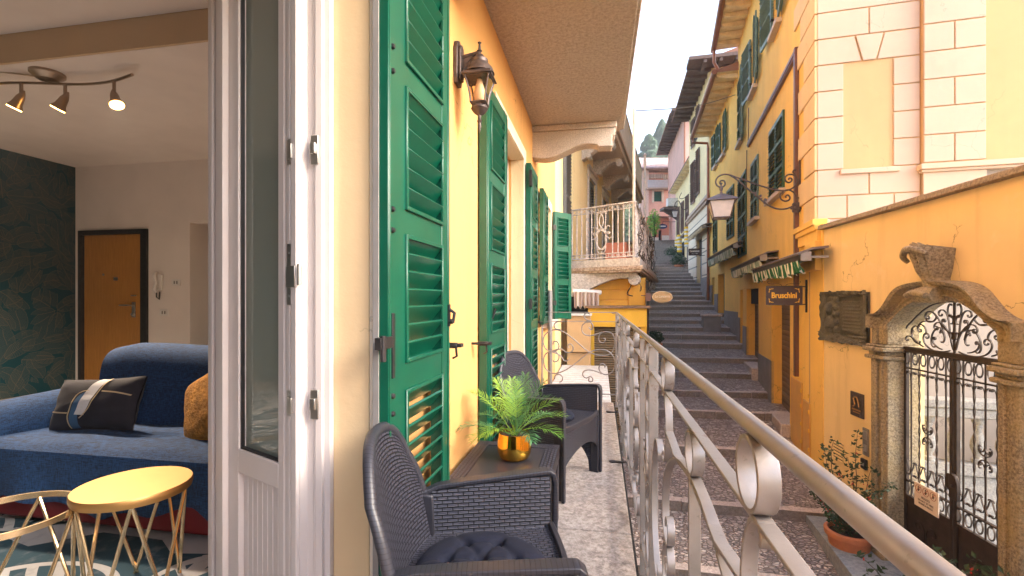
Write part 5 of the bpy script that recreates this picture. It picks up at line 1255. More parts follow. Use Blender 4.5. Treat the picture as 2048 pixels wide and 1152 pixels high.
# carved stone portal
PT=thing('stone_portal','carved yellow weathered stone portal with a scrolled keystone around the iron gate','portal',AG,(UG,gc,-3.2))
pillarL=-3.4
for sg in(1,-1):
    q=MB(); q.box(UG-.10,UG+.24,gc+sg*.705,gc+sg*.86,pillarL,-.70); q.box(UG-.13,UG+.1,gc+sg*.86,gc+sg*.955,pillarL,-.70); q.box(UG-.115,UG+.1,gc+sg*.77,gc+sg*.80,pillarL,-.70)
    q.build('pillar',m_gstone,PT,bevel=.018)
    q=MB(); q.box(UG-.16,UG+.24,gc+sg*.69,gc+sg*.985,pillarL,-2.92); q.build('plinth',m_gstone,PT,bevel=.02)
    q=MB()
    for (a,b,e) in((-.70,-.655,.03),(-.655,-.61,.0),(-.61,-.56,.045),(-.56,-.53,.02)): q.box(UG-.12-e,UG+.25,gc+sg*(.705-e*.6),gc+sg*(.88+e),a,b); q.box(UG-.15-e,UG+.2,gc+sg*(.86-e),gc+sg*(.965+e),a,b)
    q.build('capital',m_gstone,PT,bevel=.014)
    q=MB(); q.box(UG-.10,UG+.24,gc+sg*.705,gc+sg*.86,-.53,-.30); q.box(UG-.125,UG+.1,gc+sg*.855,gc+sg*.95,-.53,-.30); q.build('pillar',m_gstone,PT,bevel=.014)
inn=[(-.705,-.36),(-.70,-.29),(-.61,-.22),(-.53,-.16),(-.40,-.08),(-.25,-.025),(0,0)]; out=[(-.96,-.34),(-.955,-.185),(-.86,-.18),(-.77,-.155),(-.68,-.10),(-.60,-.02),(-.52,.065),(-.42,.125),(-.30,.155),(-.15,.17),(0,.175)]
def mir(P): return P+[(-a,b) for a,b in P[::-1][1:]]
def dens(P,n=6): return [(p.x,p.y) for p in catmull([(a,b,0) for a,b in P],n)]
I=dens(mir(inn),4); O=dens(mir(out),3)
def resample(P,n):
    L=[0]
    for i in range(1,len(P)): L.append(L[-1]+math.dist(P[i],P[i-1]))
    r=[];j=0
    for k in range(n+1):
        t_=L[-1]*k/n
        while j<len(P)-2 and L[j+1]<t_: j+=1
        f=(t_-L[j])/max(1e-9,L[j+1]-L[j]); r.append((P[j][0]+(P[j+1][0]-P[j][0])*f,P[j][1]+(P[j+1][1]-P[j][1])*f))
    return r
N=64; I=resample(I,N); O=resample(O,N)
prf=[(0,-.0,.24),(0,-.10,0),(.12,-.10,0),(.20,-.12,0),(.26,-.085,0),(.50,-.10,0),(.62,-.14,0),(.70,-.11,0),(.80,-.17,0),(.97,-.19,0),(1.0,-.16,0),(1.0,.06,0)]
prf=[(0,.24),(0,-.10),(.12,-.105),(.20,-.125),(.26,-.085),(.50,-.095),(.62,-.14),(.70,-.12),(.80,-.17),(.95,-.19),(1.0,-.16),(1.0,.06)]
vs=[];fs=[]
for i in range(N+1):
    for (f,d) in prf: vs.append((UG+d,gc+I[i][0]+(O[i][0]-I[i][0])*f,I[i][1]+(O[i][1]-I[i][1])*f))
K=len(prf)
for i in range(N):
    for k in range(K-1): fs.append((i*K+k,i*K+k+1,(i+1)*K+k+1,(i+1)*K+k))
fs+=[tuple(range(K)),tuple(range(N*K,N*K+K))]
q=MB(); q.add(vs,fs); q.build('arch_moulding',m_gstone,PT,smooth=30)
# keystone : flared fluted shell with curled top
q=MB(); vs=[];fs=[]; nl=30; nf=25
for l in range(nl+1):
    b=l/nl; z=-.04+.515*b
    w=.13-.02*b if b<.28 else (.125-.05*sin(min(1,(b-.28)/.2)*pi/2) if b<.48 else .075+.075*((b-.48)/.52)**.7)
    fx_=.235+.04*sin(min(1,b/.28)*pi) if b<.28 else .19+.12*((b-.28)/.72)**1.6
    if b>.9: fx_-=.5*(b-.9)
    for k in range(nf):
        s_=(k/(nf-1)-.5)*2; fl=.034*abs(cos(s_*pi*2.5))*min(1,max(0,(b-.4)*5)) if b>.3 else .0
        top=.14*(1-s_*s_)*max(0,b-.55)
        vs.append((UG-fx_+.10*s_*s_*(1 if b>.3 else .5)-fl,gc+s_*w,z+top+.022*(abs(cos(s_*pi*2.5)))*max(0,b-.8)*5))
    vs+=[(UG+.06,gc+w*.9,z),(UG+.06,gc-w*.9,z)]
K2=nf+2
for l in range(nl):
    for k in range(K2): fs.append((l*K2+k,l*K2+(k+1)%K2,(l+1)*K2+(k+1)%K2,(l+1)*K2+k))
fs+=[tuple(range(K2)),tuple(range(nl*K2,nl*K2+K2))]
q.add(vs,fs); q.build('keystone',m_gstone,PT,smooth=45)
q=MB(); q.tube(catmull([(UG-.27,gc-.155,.43),(UG-.31,gc-.08,.475),(UG-.325,gc,.49),(UG-.31,gc+.08,.475),(UG-.27,gc+.165,.42),(UG-.22,gc+.175,.37)],6),[.022+.012*sin(pi*k/30) for k in range(31)],10); q.build('crest_roll',m_gstone,PT,smooth=60)
q=MB(); q.tube(catmull([(UG-.26,gc-.13,.03),(UG-.285,gc,.055),(UG-.26,gc+.13,.03)],6),[.03]*13,10); q.build('scroll',m_gstone,PT,smooth=60)
# iron gate -----------------------------------------------------
GU=UG+.085
G=thing('iron_gate','dark brown wrought iron double gate with scrollwork and solid lower panels','gate',AG,(GU,gc,-2.95))
zbar=-.565; zpan=-2.20; zbot=-2.93; hw=.70
q=MB(); q.box(GU-.02,GU+.03,gc-hw,gc+hw,zbar-.025,zbar+.03); q.box(GU-.03,GU-.01,gc-hw,gc+hw,zbar-.03,zbar-.015); q.build('crossbar',m_gatei,G,bevel=.003)
for sg in(1,-1):
    q=MB(); q.box(GU-.015,GU+.02,gc+sg*.006,gc+sg*.045,zbot,zbar-.027); q.box(GU-.015,GU+.02,gc+sg*(hw-.035),gc+sg*hw,zbot,zbar-.027); q.box(GU-.015,GU+.02,gc+sg*.045,gc+sg*(hw-.035),zpan-.01,zpan+.015); q.box(GU-.015,GU+.02,gc+sg*.045,gc+sg*(hw-.035),zpan+.17,zpan+.185); q.box(GU-.015,GU+.02,gc+sg*.045,gc+sg*(hw-.035),zbot,zbot+.04)
    q.box(GU-.012,GU+.012,gc+sg*.045,gc+sg*(hw-.035),zbar-.215,zbar-.20); q.build('leaf_frame',m_gatei,G,bevel=.002)
    q=MB(); q.box(GU+.0,GU+.006,gc+sg*.045,gc+sg*(hw-.035),zbot+.04,zpan-.01); 
    c_=gc+sg*.39
    for s2 in(-1,1):
        for Pp in(jscroll((.30,-.62),(.06,-.22),mir=True,curl=7,mid=1.5),jscroll((.02,-.60),(.20,-.42),mir=False,curl=7,mid=1.6)): q.sweep([(GU-.004,c_+s2*a,zpan+b) for a,b in Pp],(1,0,0),.008,.014)
    q.build('solid_panel',m_gatei,G,smooth=40)
    n=5
    for i in range(n):
        vb2=gc+sg*(.045+(hw-.08)*(i+.5)/n); q=MB()
        if i in(1,3):
            for ph in(0,pi): q.tube([(GU+.006*cos(k*.55+ph),vb2+.006*sin(k*.55+ph),zpan+.015+(zbar-.04-zpan-.015)*k/70) for k in range(71)],.0055,5)
        else: q.tube([(GU,vb2,zpan),(GU,vb2,zbar-.02)],.0085,7)
        q.build('bar',m_gatei,G)
    q=MB()
    for i in range(n):
        vb2=gc+sg*(.045+(hw-.08)*(i+.5)/n)
        for s2 in(-1,1):
            def AD(P,zz,fl=1): q.sweep([(GU-.003,vb2+s2*a,zz+fl*b) for a,b in P],(1,0,0),.011,.0075)
            AD(cscroll((.045,-.03),(.045,-.145),curl=7,mid=2.2),zbar-.01)
            AD(jscroll((.005,-.33),(.05,-.235),mir=True,curl=7,mid=1.2),zbar-.01)
            AD(cscroll((.045,.035),(.045,.145),mir=True,curl=7,mid=2.2),zpan+.01)
            AD(jscroll((.005,.32),(.05,.235),mir=False,curl=7,mid=1.2),zpan+.01)
            AD(jscroll((.0,.27),(.055,.38),mir=True,curl=4,mid=-1.0),zpan+.01)
    # centre rosette
    vb2=gc+sg*(.045+(hw-.08)*.5)
    for s2 in(-1,1):
        for s3 in(-1,1):
            for P_ in(jscroll((0,.16),(.055,.05),mir=False,curl=7,mid=1.4),cscroll((.02,.02),(.07,.09),curl=6,mid=2.4)): q.sweep([(GU-.004,vb2+s2*a,-1.45+s3*b) for a,b in P_],(1,0,0),.012,.009)
    q.build('scrollwork',m_gatei,G,smooth=50)
q=MB()   # overthrow inside the arch
for s2 in(-1,1):
    L=[jscroll((.015,.03),(.13,.42),mir=True,curl=7,mid=-.8),jscroll((.02,.05),(.25,.28),mir=True,curl=7,mid=1.2),jscroll((.05,.02),(.42,.13),mir=False,curl=7,mid=1.2),cscroll((.30,.06),(.22,.24),curl=6,mid=2.2),cscroll((.50,.05),(.60,.16),mir=False,curl=6,mid=2.2),jscroll((.30,.30),(.50,.20),mir=True,curl=6,mid=1.4),cscroll((.05,.36),(.07,.48),curl=6,mid=2.4),jscroll((.12,.14),(.36,.40),mir=True,curl=6,mid=1.0),jscroll((.42,.02),(.66,.12),mir=True,curl=6,mid=-.7),cscroll((.14,.10),(.16,.20),mir=True,curl=6,mid=2.6),jscroll((.03,.20),(.15,.33),mir=False,curl=7,mid=1.6),cscroll((.24,.34),(.36,.30),curl=6,mid=2.2),cscroll((.38,.18),(.46,.26),mir=True,curl=6,mid=2.4),cscroll((.60,.18),(.52,.24),curl=6,mid=2.4),jscroll((.16,.02),(.28,.13),mir=False,curl=7,mid=1.3),cscroll((.02,.30),(.05,.38),mir=True,curl=6,mid=2.4)]
    for P_ in L: q.sweep([(GU,gc+s2*a,zbar+.03+b*.98) for a,b in P_],(1,0,0),.014,.010)
q.tube([(GU,gc,zbar),(GU,gc,-.03)],.013,8); q.lathe([(.0,-.05),(.03,-.03),(.022,0),(.03,.03),(.0,.05)],10,(GU,gc,zbar+.2))
q.sweep([(GU,gc+a*.97,b-.03) for a,b in I[2:-2]],(1,0,0),.012,.012)
q.build('overthrow_scrollwork',m_gatei,G,smooth=50)
q=MB(); q.prism([(gc-.10,-1.95),(gc-.10,-1.78),(gc-.07,-1.72),(gc-.02,-1.70),(gc+.0,-1.72),(gc+.0,-1.95)],'x',GU-.055,GU-.02); q.prism([(gc+.01,-1.90),(gc+.01,-1.72),(gc+.06,-1.73),(gc+.08,-1.78),(gc+.08,-1.86)],'x',GU-.035,GU-.02); q.lathe([(.0,-.02),(.015,-.015),(.015,0)],10,(GU-.055,gc-.05,-1.82),ax='x'); q.build('lock_case',m_gatei,G,bevel=.006)
# notice on the gate
a=onu(AG,GU-.03,1853,998); t=thing('notice','cream notice with three round pictograms fixed to the gate','notice',AG,(GU-.03,a[0],a[1]))
q=MB(); q.box(GU-.038,GU-.026,a[0]-.17,a[0]+.17,a[1]-.125,a[1]+.125); q.build('plate',plain('cream notice',(.72,.60,.50),.5,var=.03),t,bevel=.002)
def gM(vv,z): return Matrix.Translation((GU-.040,vv,z))@Matrix(((0,0,-1,0),(-1,0,0,0),(0,1,0,0),(0,0,0,1)))
mk=plain('dark print',(.04,.03,.03),.6,var=0); mr=plain('red print ring',(.35,.12,.08),.6,var=0)
q=MB()
for i in(-1,0,1): q.sweep([(GU-.0395,a[0]+i*.105+.042*cos(k*pi/9),a[1]+.065+.042*sin(k*pi/9)) for k in range(18)],(1,0,0),.003,.004,closed=True); q.obox((GU-.0395,a[0]+i*.105,a[1]+.065),(.0015,0,0),(0,.028,-.028),(0,.002,.002))
q.build('prohibition_ring',mr,t)
q=MB()
for i in(-1,0,1): q.lathe([(.008,-.001),(.008,.001)],8,(GU-.0394,a[0]+i*.105,a[1]+.088),ax='x'); q.box(GU-.0402,GU-.0385,a[0]+i*.105-.008,a[0]+i*.105+.008,a[1]+.042,a[1]+.078); q.box(GU-.0402,GU-.0385,a[0]+i*.105-.02,a[0]+i*.105+.012,a[1]+.058,a[1]+.066)
q.build('pictogram',mk,t)
for i,(s_,z_) in enumerate((('PRIVATO',-.01),('DO NOT SIT HERE',-.045),('PROPRIETA PRIVATA',-.078))): text(t,s_,.03 if i else .036,gM(a[0],a[1]+z_),mk,ext=.0006,w=(.12,.22,.20)[i])
# bronze relief tablet
a0=onu(AG,UG,1648,582); a1=onu(AG,UG,1742,582); z0=onu(AG,UG,1695,678)[1]; z1=a0[1]-.0
t=thing('relief_tablet','large green bronze relief tablet with portrait and inscription on the garden wall','plaque',AG,(UG,(a0[0]+a1[0])/2,z0))
vA,vB=a1[0],a0[0]; zA=-.60; zB=.10
def rel(a,b):
    v=vA+(vB-vA)*a; z=zA+(zB-zA)*b; d=.02
    ed=min(a,1-a,b,1-b); d+=.045*max(0,1-ed/.10)**.5*(.5+.5*noise.noise(Vector((v*14,z*14,1))))+(.01 if ed<.08 else 0)
    # portrait oval on the left (large v), drapery between
    px,pz=(v-(vA+(vB-vA)*.79))/.12,(z-(zA+(zB-zA)*.58))/.22; r=px*px+pz*pz
    if r<1: d+=.015
    hx,hz=px/.42,(pz-.25)/.42; h=hx*hx+hz*hz
    if h<1: d+=.075*math.sqrt(1-h)
    sx,sz2=px/.8,(pz+.75)/.55; h=sx*sx+sz2*sz2
    if h<1: d+=.055*math.sqrt(1-h)
    if .60<a<.70: d+=.03*abs(sin(z*30+3*a))
    if b<.16 or b>.93: d+=.02*abs(noise.noise(Vector((v*25,z*25,4))))*2
    if .12<a<.56 and .22<b<.80: d=.018+(.010 if int((b)*30)%2 and .16<a+.02*sin(b*70)<.52 else 0)
    wob=.012*noise.noise(Vector((v*9,z*9,9)))if ed<.02 else 0
    return(UG-d,v+wob*2,z+wob*2)
q=MB(); q.grid(rel,90,64); q.build('bronze_relief',m_plaque,t,smooth=60); MB().box(UG-.02,UG,vA+.02,vB-.02,zA+.02,zB-.02).build('backing',m_plaque,t)
# small plaque
a0=onu(AG,UG,1712,808); t=thing('plaque','small square bronze plaque with raised figure below the big relief tablet','plaque',AG,(UG,a0[0],a0[1])); w_=.155;h_=.155
q=MB(); q.box(UG-.02,UG,a0[0]-w_-.03,a0[0]+w_-.06,a0[1]-h_,a0[1]+h_); q.build('plate',m_bronze,t,bevel=.006)
q=MB(); c1=a0[0]-.045; q.tube(catmull([(UG-.022,c1-.06,a0[1]-.02),(UG-.03,c1-.03,a0[1]+.09),(UG-.028,c1+.05,a0[1]+.08),(UG-.03,c1+.02,a0[1]),(UG-.022,c1+.07,a0[1]-.03)],4),.008,6)
q.box(UG-.024,UG-.02,c1-.09,c1+.09,a0[1]-.075,a0[1]-.055);q.box(UG-.024,UG-.02,c1-.07,c1+.07,a0[1]-.105,a0[1]-.09); q.build('raised_figure',m_gold,t)
# doorbell panel & black box
a0=onu(AG,UG,1733,884); t=thing('doorbell_panel','narrow grey metal doorbell panel beside the stone portal','doorbell',AG,(UG,a0[0],a0[1])); q=MB(); q.box(UG-.015,UG,a0[0]-.06,a0[0]+.06,a0[1]-.17,a0[1]+.17); q.build('plate',m_grey,t,bevel=.004)
q=MB(); q.box(UG-.018,UG-.0155,a0[0]-.045,a0[0]+.045,a0[1]+.03,a0[1]+.14); q.box(UG-.019,UG-.0155,a0[0]-.03,a0[0]+.03,a0[1]-.12,a0[1]-.03); q.build('button',m_steel,t,bevel=.002)
a0=onu(AG,UG,1731,928); t=thing('card_reader','small black box with silver slot below the doorbell panel','reader',AG,(UG,a0[0],a0[1])); q=MB(); q.box(UG-.035,UG,a0[0]-.055,a0[0]+.055,a0[1]-.065,a0[1]+.065); q.build('case',m_black,t,bevel=.012); q=MB(); q.box(UG-.038,UG-.034,a0[0]-.03,a0[0]+.04,a0[1]-.02,a0[1]+.015); q.build('slot',m_steel,t)
# garden behind the gate
ga=thing('garden_balustrade','grey stone balustrade with turned balusters seen through the gate','balustrade',AV,(3.7,7.1,-2.9))
q=MB(); q.box(3.35,8.5,6.97,7.23,-1.34,-1.24); q.box(3.35,8.5,6.99,7.21,-1.46,-1.34); q.build('top_rail',m_balus,ga,bevel=.015)
q=MB(); q.box(3.35,8.5,6.99,7.21,-2.16,-2.02); q.box(3.35,8.5,7.02,7.18,-3.0,-2.16); q.build('plinth',m_balus,ga,bevel=.015)
pr=[(.065,0),(.065,.05),(.04,.06),(.035,.08),(.06,.14),(.078,.20),(.07,.27),(.045,.35),(.032,.42),(.045,.45),(.035,.47),(.062,.50),(.065,.56)]
i=0; u=3.5
while u<8.4: MB().lathe(pr,14,(u,7.1,-2.02)).build('baluster',m_balus,ga,smooth=50); u+=.255
g=MB(); g.box(2.2,16,-6,8.2,-3.3,-2.96); struct(g.build('garden_paving',m_pav,None,rot=(0,0,-AV)))
# steps in front of the gate (curved)
t=thing('curved_steps','two curved grey stone steps in front of the gate','steps',AG,(UG,gc,-3.3))
for r,z0,z1 in((1.42,-3.6,-3.14),(1.08,-3.2,-2.97)):
    P=[(UG+.35,gc-r)]+[(UG+.02-.52*(r/1.1)*sin(pi*k/24)**.8,gc-r*cos(pi*k/24)) for k in range(25)]+[(UG+.35,gc+r)]
    q=MB(); q.prism(P,'z',z0,z1); q.build('step',m_gstep,t,bevel=.02,smooth=30)
# =====================================================================================
#  NEXT HOUSE ON THE LEFT (frame AB) with two stone balconies
# =====================================================================================
AB=R(19.3); UB2=-2.083
H2=thing('balcony_house','yellow and stone house with two old stone balconies and shuttered doors beyond the orange house','house',AB,(UB2,12,-2.4))
vb2=lambda px:onu(AB,UB2,px)[0]
dz0=.78
D1=(vb2(1177),vb2(1190.5),dz0,3.0); D2=(vb2(1205),vb2(1215),dz0,3.0); D3=(vb2(1226),vb2(1232),dz0,3.0)
up=[(11.9,12.9,4.0,6.2),(14.8,15.8,4.0,6.2)]
MB().wall(UB2,UB2-.4,9.80,20,-4,6.4,[D1,D2,D3]+up).build('front_wall',m_house2,H2,smooth=0)
m=MB(); m.box(UB2-5,UB2-.4,9.8,10.1,-4,6.4); m.box(UB2-5,UB2-.4,19.7,20,-4,6.4); m.box(UB2-5.3,UB2-5,9.8,20,-4,6.4); m.build('side_wall',m_house2,H2,smooth=0)
m=MB(); m.prism([(UB2+.2,6.4),(UB2+.2,6.5),(UB2-2.4,7.4),(UB2-5.9,6.5),(UB2-5.9,6.4)],'y',9.7,20.1); m.build('roof',m_tile,H2,smooth=0)
for d in(D1,D2,D3,*up):
    m=MB(); e=.15; m.box(UB2-.02,UB2+.03,d[0]-e,d[0],d[2],d[3]+.18); m.box(UB2-.02,UB2+.03,d[1],d[1]+e,d[2],d[3]+.18); m.box(UB2-.02,UB2+.03,d[0],d[1],d[3],d[3]+.18); m.box(UB2,UB2+.07,d[0]-e-.04,d[1]+e+.04,d[3]+.18,d[3]+.25); m.build('door_surround',m_oldst,H2,bevel=.01)
    w=(d[1]-d[0])/2
    for i in(0,1):
        q=shutter_mb(w-.01,d[2],d[3],[(d[2],d[2]+.15),(d[2]+.95,d[2]+1.05),(d[3]-.1,d[3])],vis=-1,sh=.07,sf=.07,pitch=.07,tilt=-35,bead=False); q.build('shutter',m_greyshut,H2,loc=(UB2-.06,d[0]+i*w,0),rot=(0,0,pi/2),smooth=0)
# balcony, lower : rail corner and slab (slab end is skewed to meet the wall where the houses join)
P0=loc2(AB,1.24,9.95); P1=loc2(AB,2.33,9.0); ur=P1[0]; vfar=16.4
def slab(mb,o,z0,z1,ui=UB2-.02,vn=None): mb.prism([(P0[0]-.15,P0[1]+.02-o),(P1[0]+o,P1[1]-o),(ur+o,vfar),(ui,vfar)],'z',z0,z1)
B=MB(); slab(B,.10,.62,.77); B.build('balcony_slab',m_oldst,H2,bevel=.01,smooth=0)
B=MB(); slab(B,.16,.545,.618); slab(B,.13,.505,.545); B.build('slab_moulding',granite('rusty stone edge',(.20,.12,.08),(.56,.46,.37),22,.8,(.44,.28,.18),.45,.02),H2,bevel=.01,smooth=0)
def corb2(v,zt,uo,h=.42,curl=.115,th=.24):
    q=MB(); n=14; L=uo-UB2; P=[(UB2-.02,zt),(uo+.0,zt)]
    for i in range(n+1):
        t=i/n; P.append((uo-.02-(L-.05)*t, zt-.12-(h-.12)*(t**1.6)+.05*sin(t*pi*1.6)))
    P.append((UB2-.02,zt-h-.06)); q.prism(P,'y',v,v+th)
    for c in((uo-.06,zt-.13,curl),): 
        q.lathe([(0,-.02),(c[2]*.35,-.03),(c[2]*.4,-.015),(c[2]*.75,-.015),(c[2],-.02),(c[2],th+.02),(0,th+.03)],18,(c[0],v,c[1]),ax='y')
    q.lathe([(0,-.015),(curl*.6,-.02),(curl*.6,th+.02),(0,th+.03)],14,(UB2+.16,v,zt-h+.02),ax='y')
    return q
for v in(9.55,10.9,12.6,14.3,16.0): corb2(v,.505,ur+.02).build('corbel',m_oldst,H2,bevel=.012,smooth=45)
# railing of lower balcony
zr=1.84; zf=.78
rr=MB()
def seg(a,b,z,w_,h_): 
    d=Vector((b[0]-a[0],b[1]-a[1],0)); n=Vector((-d.y,d.x,0)).normalized(); rr.sweep([(a[0],a[1],z),(b[0],b[1],z)],n,w_,h_)
PA=(P0[0]+.02,P0[1]); PC=(ur,P1[1]); PD=(ur,vfar)
for z,w_,h_ in((zr,.05,.022),(zr-.11,.03,.012),(zf+.11,.03,.012),(zf+.03,.035,.02)):
    seg(PA,PC,z,w_,h_); seg(PC,PD,z,w_,h_)
rr.build('railing',m_rust,H2,bevel=.003)
def bars(a,b,n,panel=None,name='baluster_panel'):
    L=math.dist(a,b); d=((b[0]-a[0])/L,(b[1]-a[1])/L); nn=Vector((-d[1],d[0],0)); q=MB()
    def pt3(s,z): return (a[0]+d[0]*s,a[1]+d[1]*s,z)
    for i in range(n+1):
        s=L*i/n
        if panel and any(p0<s/L<p1 for p0,p1 in panel): continue
        q.tube([pt3(s,zf+.03),pt3(s,zr)],.011,6)
    for (p0,p1) in (panel or []):
        c=L*(p0+p1)/2; w=L*(p1-p0)/2
        for sg in(-1,1):
            for P in(cscroll((.02,.90),(.02,.60),curl=6,mid=2.6),cscroll((.03,.55),(.03,.20),mir=True,curl=6,mid=2.6),sscroll((.07,.90),(.09,.52),curl=6,mid=2.4),sscroll((.09,.48),(.07,.14),mir=True,curl=6,mid=2.4),cscroll((.10,.62),(.14,.40),curl=6,mid=2.4)):
                q.tube([pt3(c+sg*x*w/.16,zf+.02+y) for x,y in P],.010,5)
    # small frieze scrolls top & bottom
    k=int(L/.11)
    for i in range(k):
        for z in(zr-.056,zf+.07): q.tube([tuple(Vector(pt3(L*(i+.5)/k+.034*cos(t*pi/5),z+.034*sin(t*pi/5)))) for t in range(10)],.006,4,closed=True)
    q.build(name,m_rust,H2)
bars(PA,PC,12,[(.36,.62)]); bars(PC,PD,40,[(.08,.16),(.30,.38),(.52,.60),(.74,.82)])
q=MB(); q.tube([(ur-.02,P1[1]+.03,zf),(ur-.02,P1[1]+.03,3.62)],.028,8); q.tube([(ur-.02,12.4,zf),(ur-.02,12.4,3.6)],.03,8); q.lathe([(0,0),(.05,.03),(.03,.07),(0,.09)],10,(ur-.02,12.4,3.58)); q.build('pole',m_pvc,H2)
q=MB(); q.box(ur-.75,ur-.30,10.6,12.3,zf,zf+.45); q.build('flower_trough',m_coral,H2,bevel=.01)
# upper balcony
ub=-1.30; vu0=10.6
B=MB(); B.prism([(UB2-.02,10.2),(ub,vu0-.1),(ub,18.5),(UB2-.02,18.5)],'z',3.58,3.72); B.prism([(UB2-.02,10.15),(ub+.06,vu0-.16),(ub+.06,18.55),(UB2-.02,18.55)],'z',3.722,3.80); B.build('balcony_slab',m_slab,H2,bevel=.01,smooth=0)
for v in(10.75,12.3,14.0,15.8,17.4): corb2(v,3.58,ub-.06,h=.36,curl=.085,th=.22).build('corbel',m_oldst,H2,bevel=.01,smooth=45)
B=MB(); B.box(ub-.02,ub+.01,vu0,18.4,3.80,4.75); B.box(ub-.05,ub+.03,vu0,18.4,4.75,4.80); 
B.build('parapet_panel',m_pvc,H2,bevel=.004)
# ground floor under the balconies
g0=9.98
uA=lambda v,px:onv(AA,v,px)[0]
SH=thing('shop_front','deep yellow shop front with fascia and tan roller shutter below the old balcony','shop',AA,(.2,9.5,-2.5))
um=uA(9.9,1183); ux=uA(9.9,1288)
q=MB(); q.box(-.62,ux,9.95,12.2,-4,.40); 
for z0,z1 in((-.02,.165),(.18,.40),(-.3,-.035)): q.box(-.6,ux+.02,9.93,9.96,z0+.006,z1-.006)
q.box(ux-.3,ux+.03,9.90,9.96,-.3,.42); q.build('grooved_wall',stucco('saturated orange plaster',(.72,.36,.05),.3),SH,bevel=.004,smooth=0)
ua=uA(9.4,1192); ub_=uA(9.4,1294); uc=uA(9.4,1176)
q=MB(); q.box(uc,ub_,9.4,9.93,-.55,-.19); q.box(ub_-.12,ub_,9.44,9.93,-4,-.55); q.box(uc,uc+.12,9.44,9.93,-4,-.55); q.build('fascia',stucco('saturated yellow plaster',(.74,.42,.04),.25),SH,bevel=.006,smooth=0)
q=MB(); q.box(uc-.06,ub_+.06,9.34,9.95,-.188,-.14); q.build('zinc_cap',plain('rusty zinc',(.20,.12,.07),.6,.2,var=.4),SH,bevel=.004)
q=MB(); q.box(uc+.12,ub_-.12,9.52,9.56,-4,-.55); q.build('roller_shutter',m_roll2,SH,smooth=0)
q=MB(); q.tube([(ux+.06,9.85,.35),(ux+.06,9.85,-3.5)],.03,8); q.tube(catmull([(ux-.35,9.90,.55),(ux-.25,9.9,.3),(ux-.33,9.9,.1),(ux-.22,9.9,.05)],5),.012,6);q.build('drainpipe',m_black,SH)
# oval hanging sign
so_u0,_,_=onv(AA,9.5,1304); so_u1=onv(AA,9.5,1345)[0]; zc1=onv(AA,9.5,1325,594)[1]
t=thing('oval_sign','oval cream and gold hanging sign on the old balcony shop','sign',AA,(ub_,9.5,zc1)); c=(so_u0+so_u1)/2; rx=(so_u1-so_u0)/2; rz_=.112
def oval(mb,k,y0,y1): mb.prism([(c+rx*k*cos(2*pi*i/40),zc1+rz_*k*sin(2*pi*i/40)) for i in range(40)],'y',y0,y1)
q=MB(); oval(q,1,9.485,9.515); q.build('rim',plain('pale gold rim',(.62,.48,.30),.4,.2),t,bevel=.004); q=MB(); oval(q,.92,9.478,9.4849); q.build('face',plain('tan sign face',(.40,.25,.10),.5),t)
text(t,'La Lanterna',.075,Matrix.Translation((c,9.476,zc1+.012))@Matrix(((1,0,0,0),(0,0,-1,0),(0,1,0,0),(0,0,0,1))),plain('cream lettering',(.75,.65,.48),.5,var=0),w=rx*1.5,ext=.002,shear=.2)
q=MB(); q.tube([(ub_-.1,9.5,zc1+.03),(so_u0+.01,9.5,zc1+.03)],.01,6); q.box(ub_-.02,so_u0-.02,9.49,9.51,zc1-.08,zc1+.08); q.build('arm',m_brownp,t)
# beige kiosk cabinet and awning
ka,_,_=onv(AA,8.75,1134); kb=onv(AA,8.75,1181)[0]; kz=onv(AA,8.75,1150,632)[1]
K=thing('kiosk','beige panelled kiosk box with pale zinc lid beside the shop front','kiosk',AA,((ka+kb)/2,9,-3))
q=MB(); q.box(ka,kb,8.75,9.33,-.98,kz); q.box(ka,kb-.12,8.80,9.33,-3.6,-1.0); q.box(kb-.118,kb-.0,8.80,9.33,-3.6,-1.0); q.build('panel',m_box,K,bevel=.004); q=MB(); q.box(ka-.02,kb+.02,8.70,9.35,kz+.003,kz+.03); q.build('lid',m_corr,K,bevel=.004)
t=thing('awning','small crumpled beige striped awning over the kiosk','awning',AA,(.0,9.8,.15)); a0=onv(AA,9.6,1150)[0]; a1=onv(AA,9.6,1198)[0]
q=MB(); q.grid(lambda a,b:(a0+(a1-a0)*a,9.55-.25*(1-a)*1+.10*b+.03*sin(a*40),.13-.02*a-.05*b*0-.30*b*(1+.10*sin(a*34))+.0),60,8,uvs=lambda a,b:(a*(a1-a0),b),thick=.006); q.build('valance',m_aw2,t,smooth=60)
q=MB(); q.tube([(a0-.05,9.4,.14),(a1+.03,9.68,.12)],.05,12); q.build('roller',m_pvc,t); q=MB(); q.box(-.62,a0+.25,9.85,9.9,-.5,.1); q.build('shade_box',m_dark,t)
# white slatted lean-to roof beyond the balcony end
t=thing('corrugated_roof','white ribbed roofing sheet just beyond the balcony end','roof',AA,(-.2,7,-1.4)); q=MB()
v=5.66
while v<8.68: q.box(-.68,.135,v,v+.17,-1.25,-1.225); q.box(-.68,.135,v+.172,v+.196,-1.25,-1.236); v+=.198
q.box(-.69,.14,5.64,8.7,-1.32,-1.252); q.build('ribbed_sheet',m_corr,t,bevel=.006,smooth=0)
q=MB(); q.tube([(-.60,5.85,-1.2),(-.60,5.85,.1)],.028,8); q.build('pipe',m_grey,t)
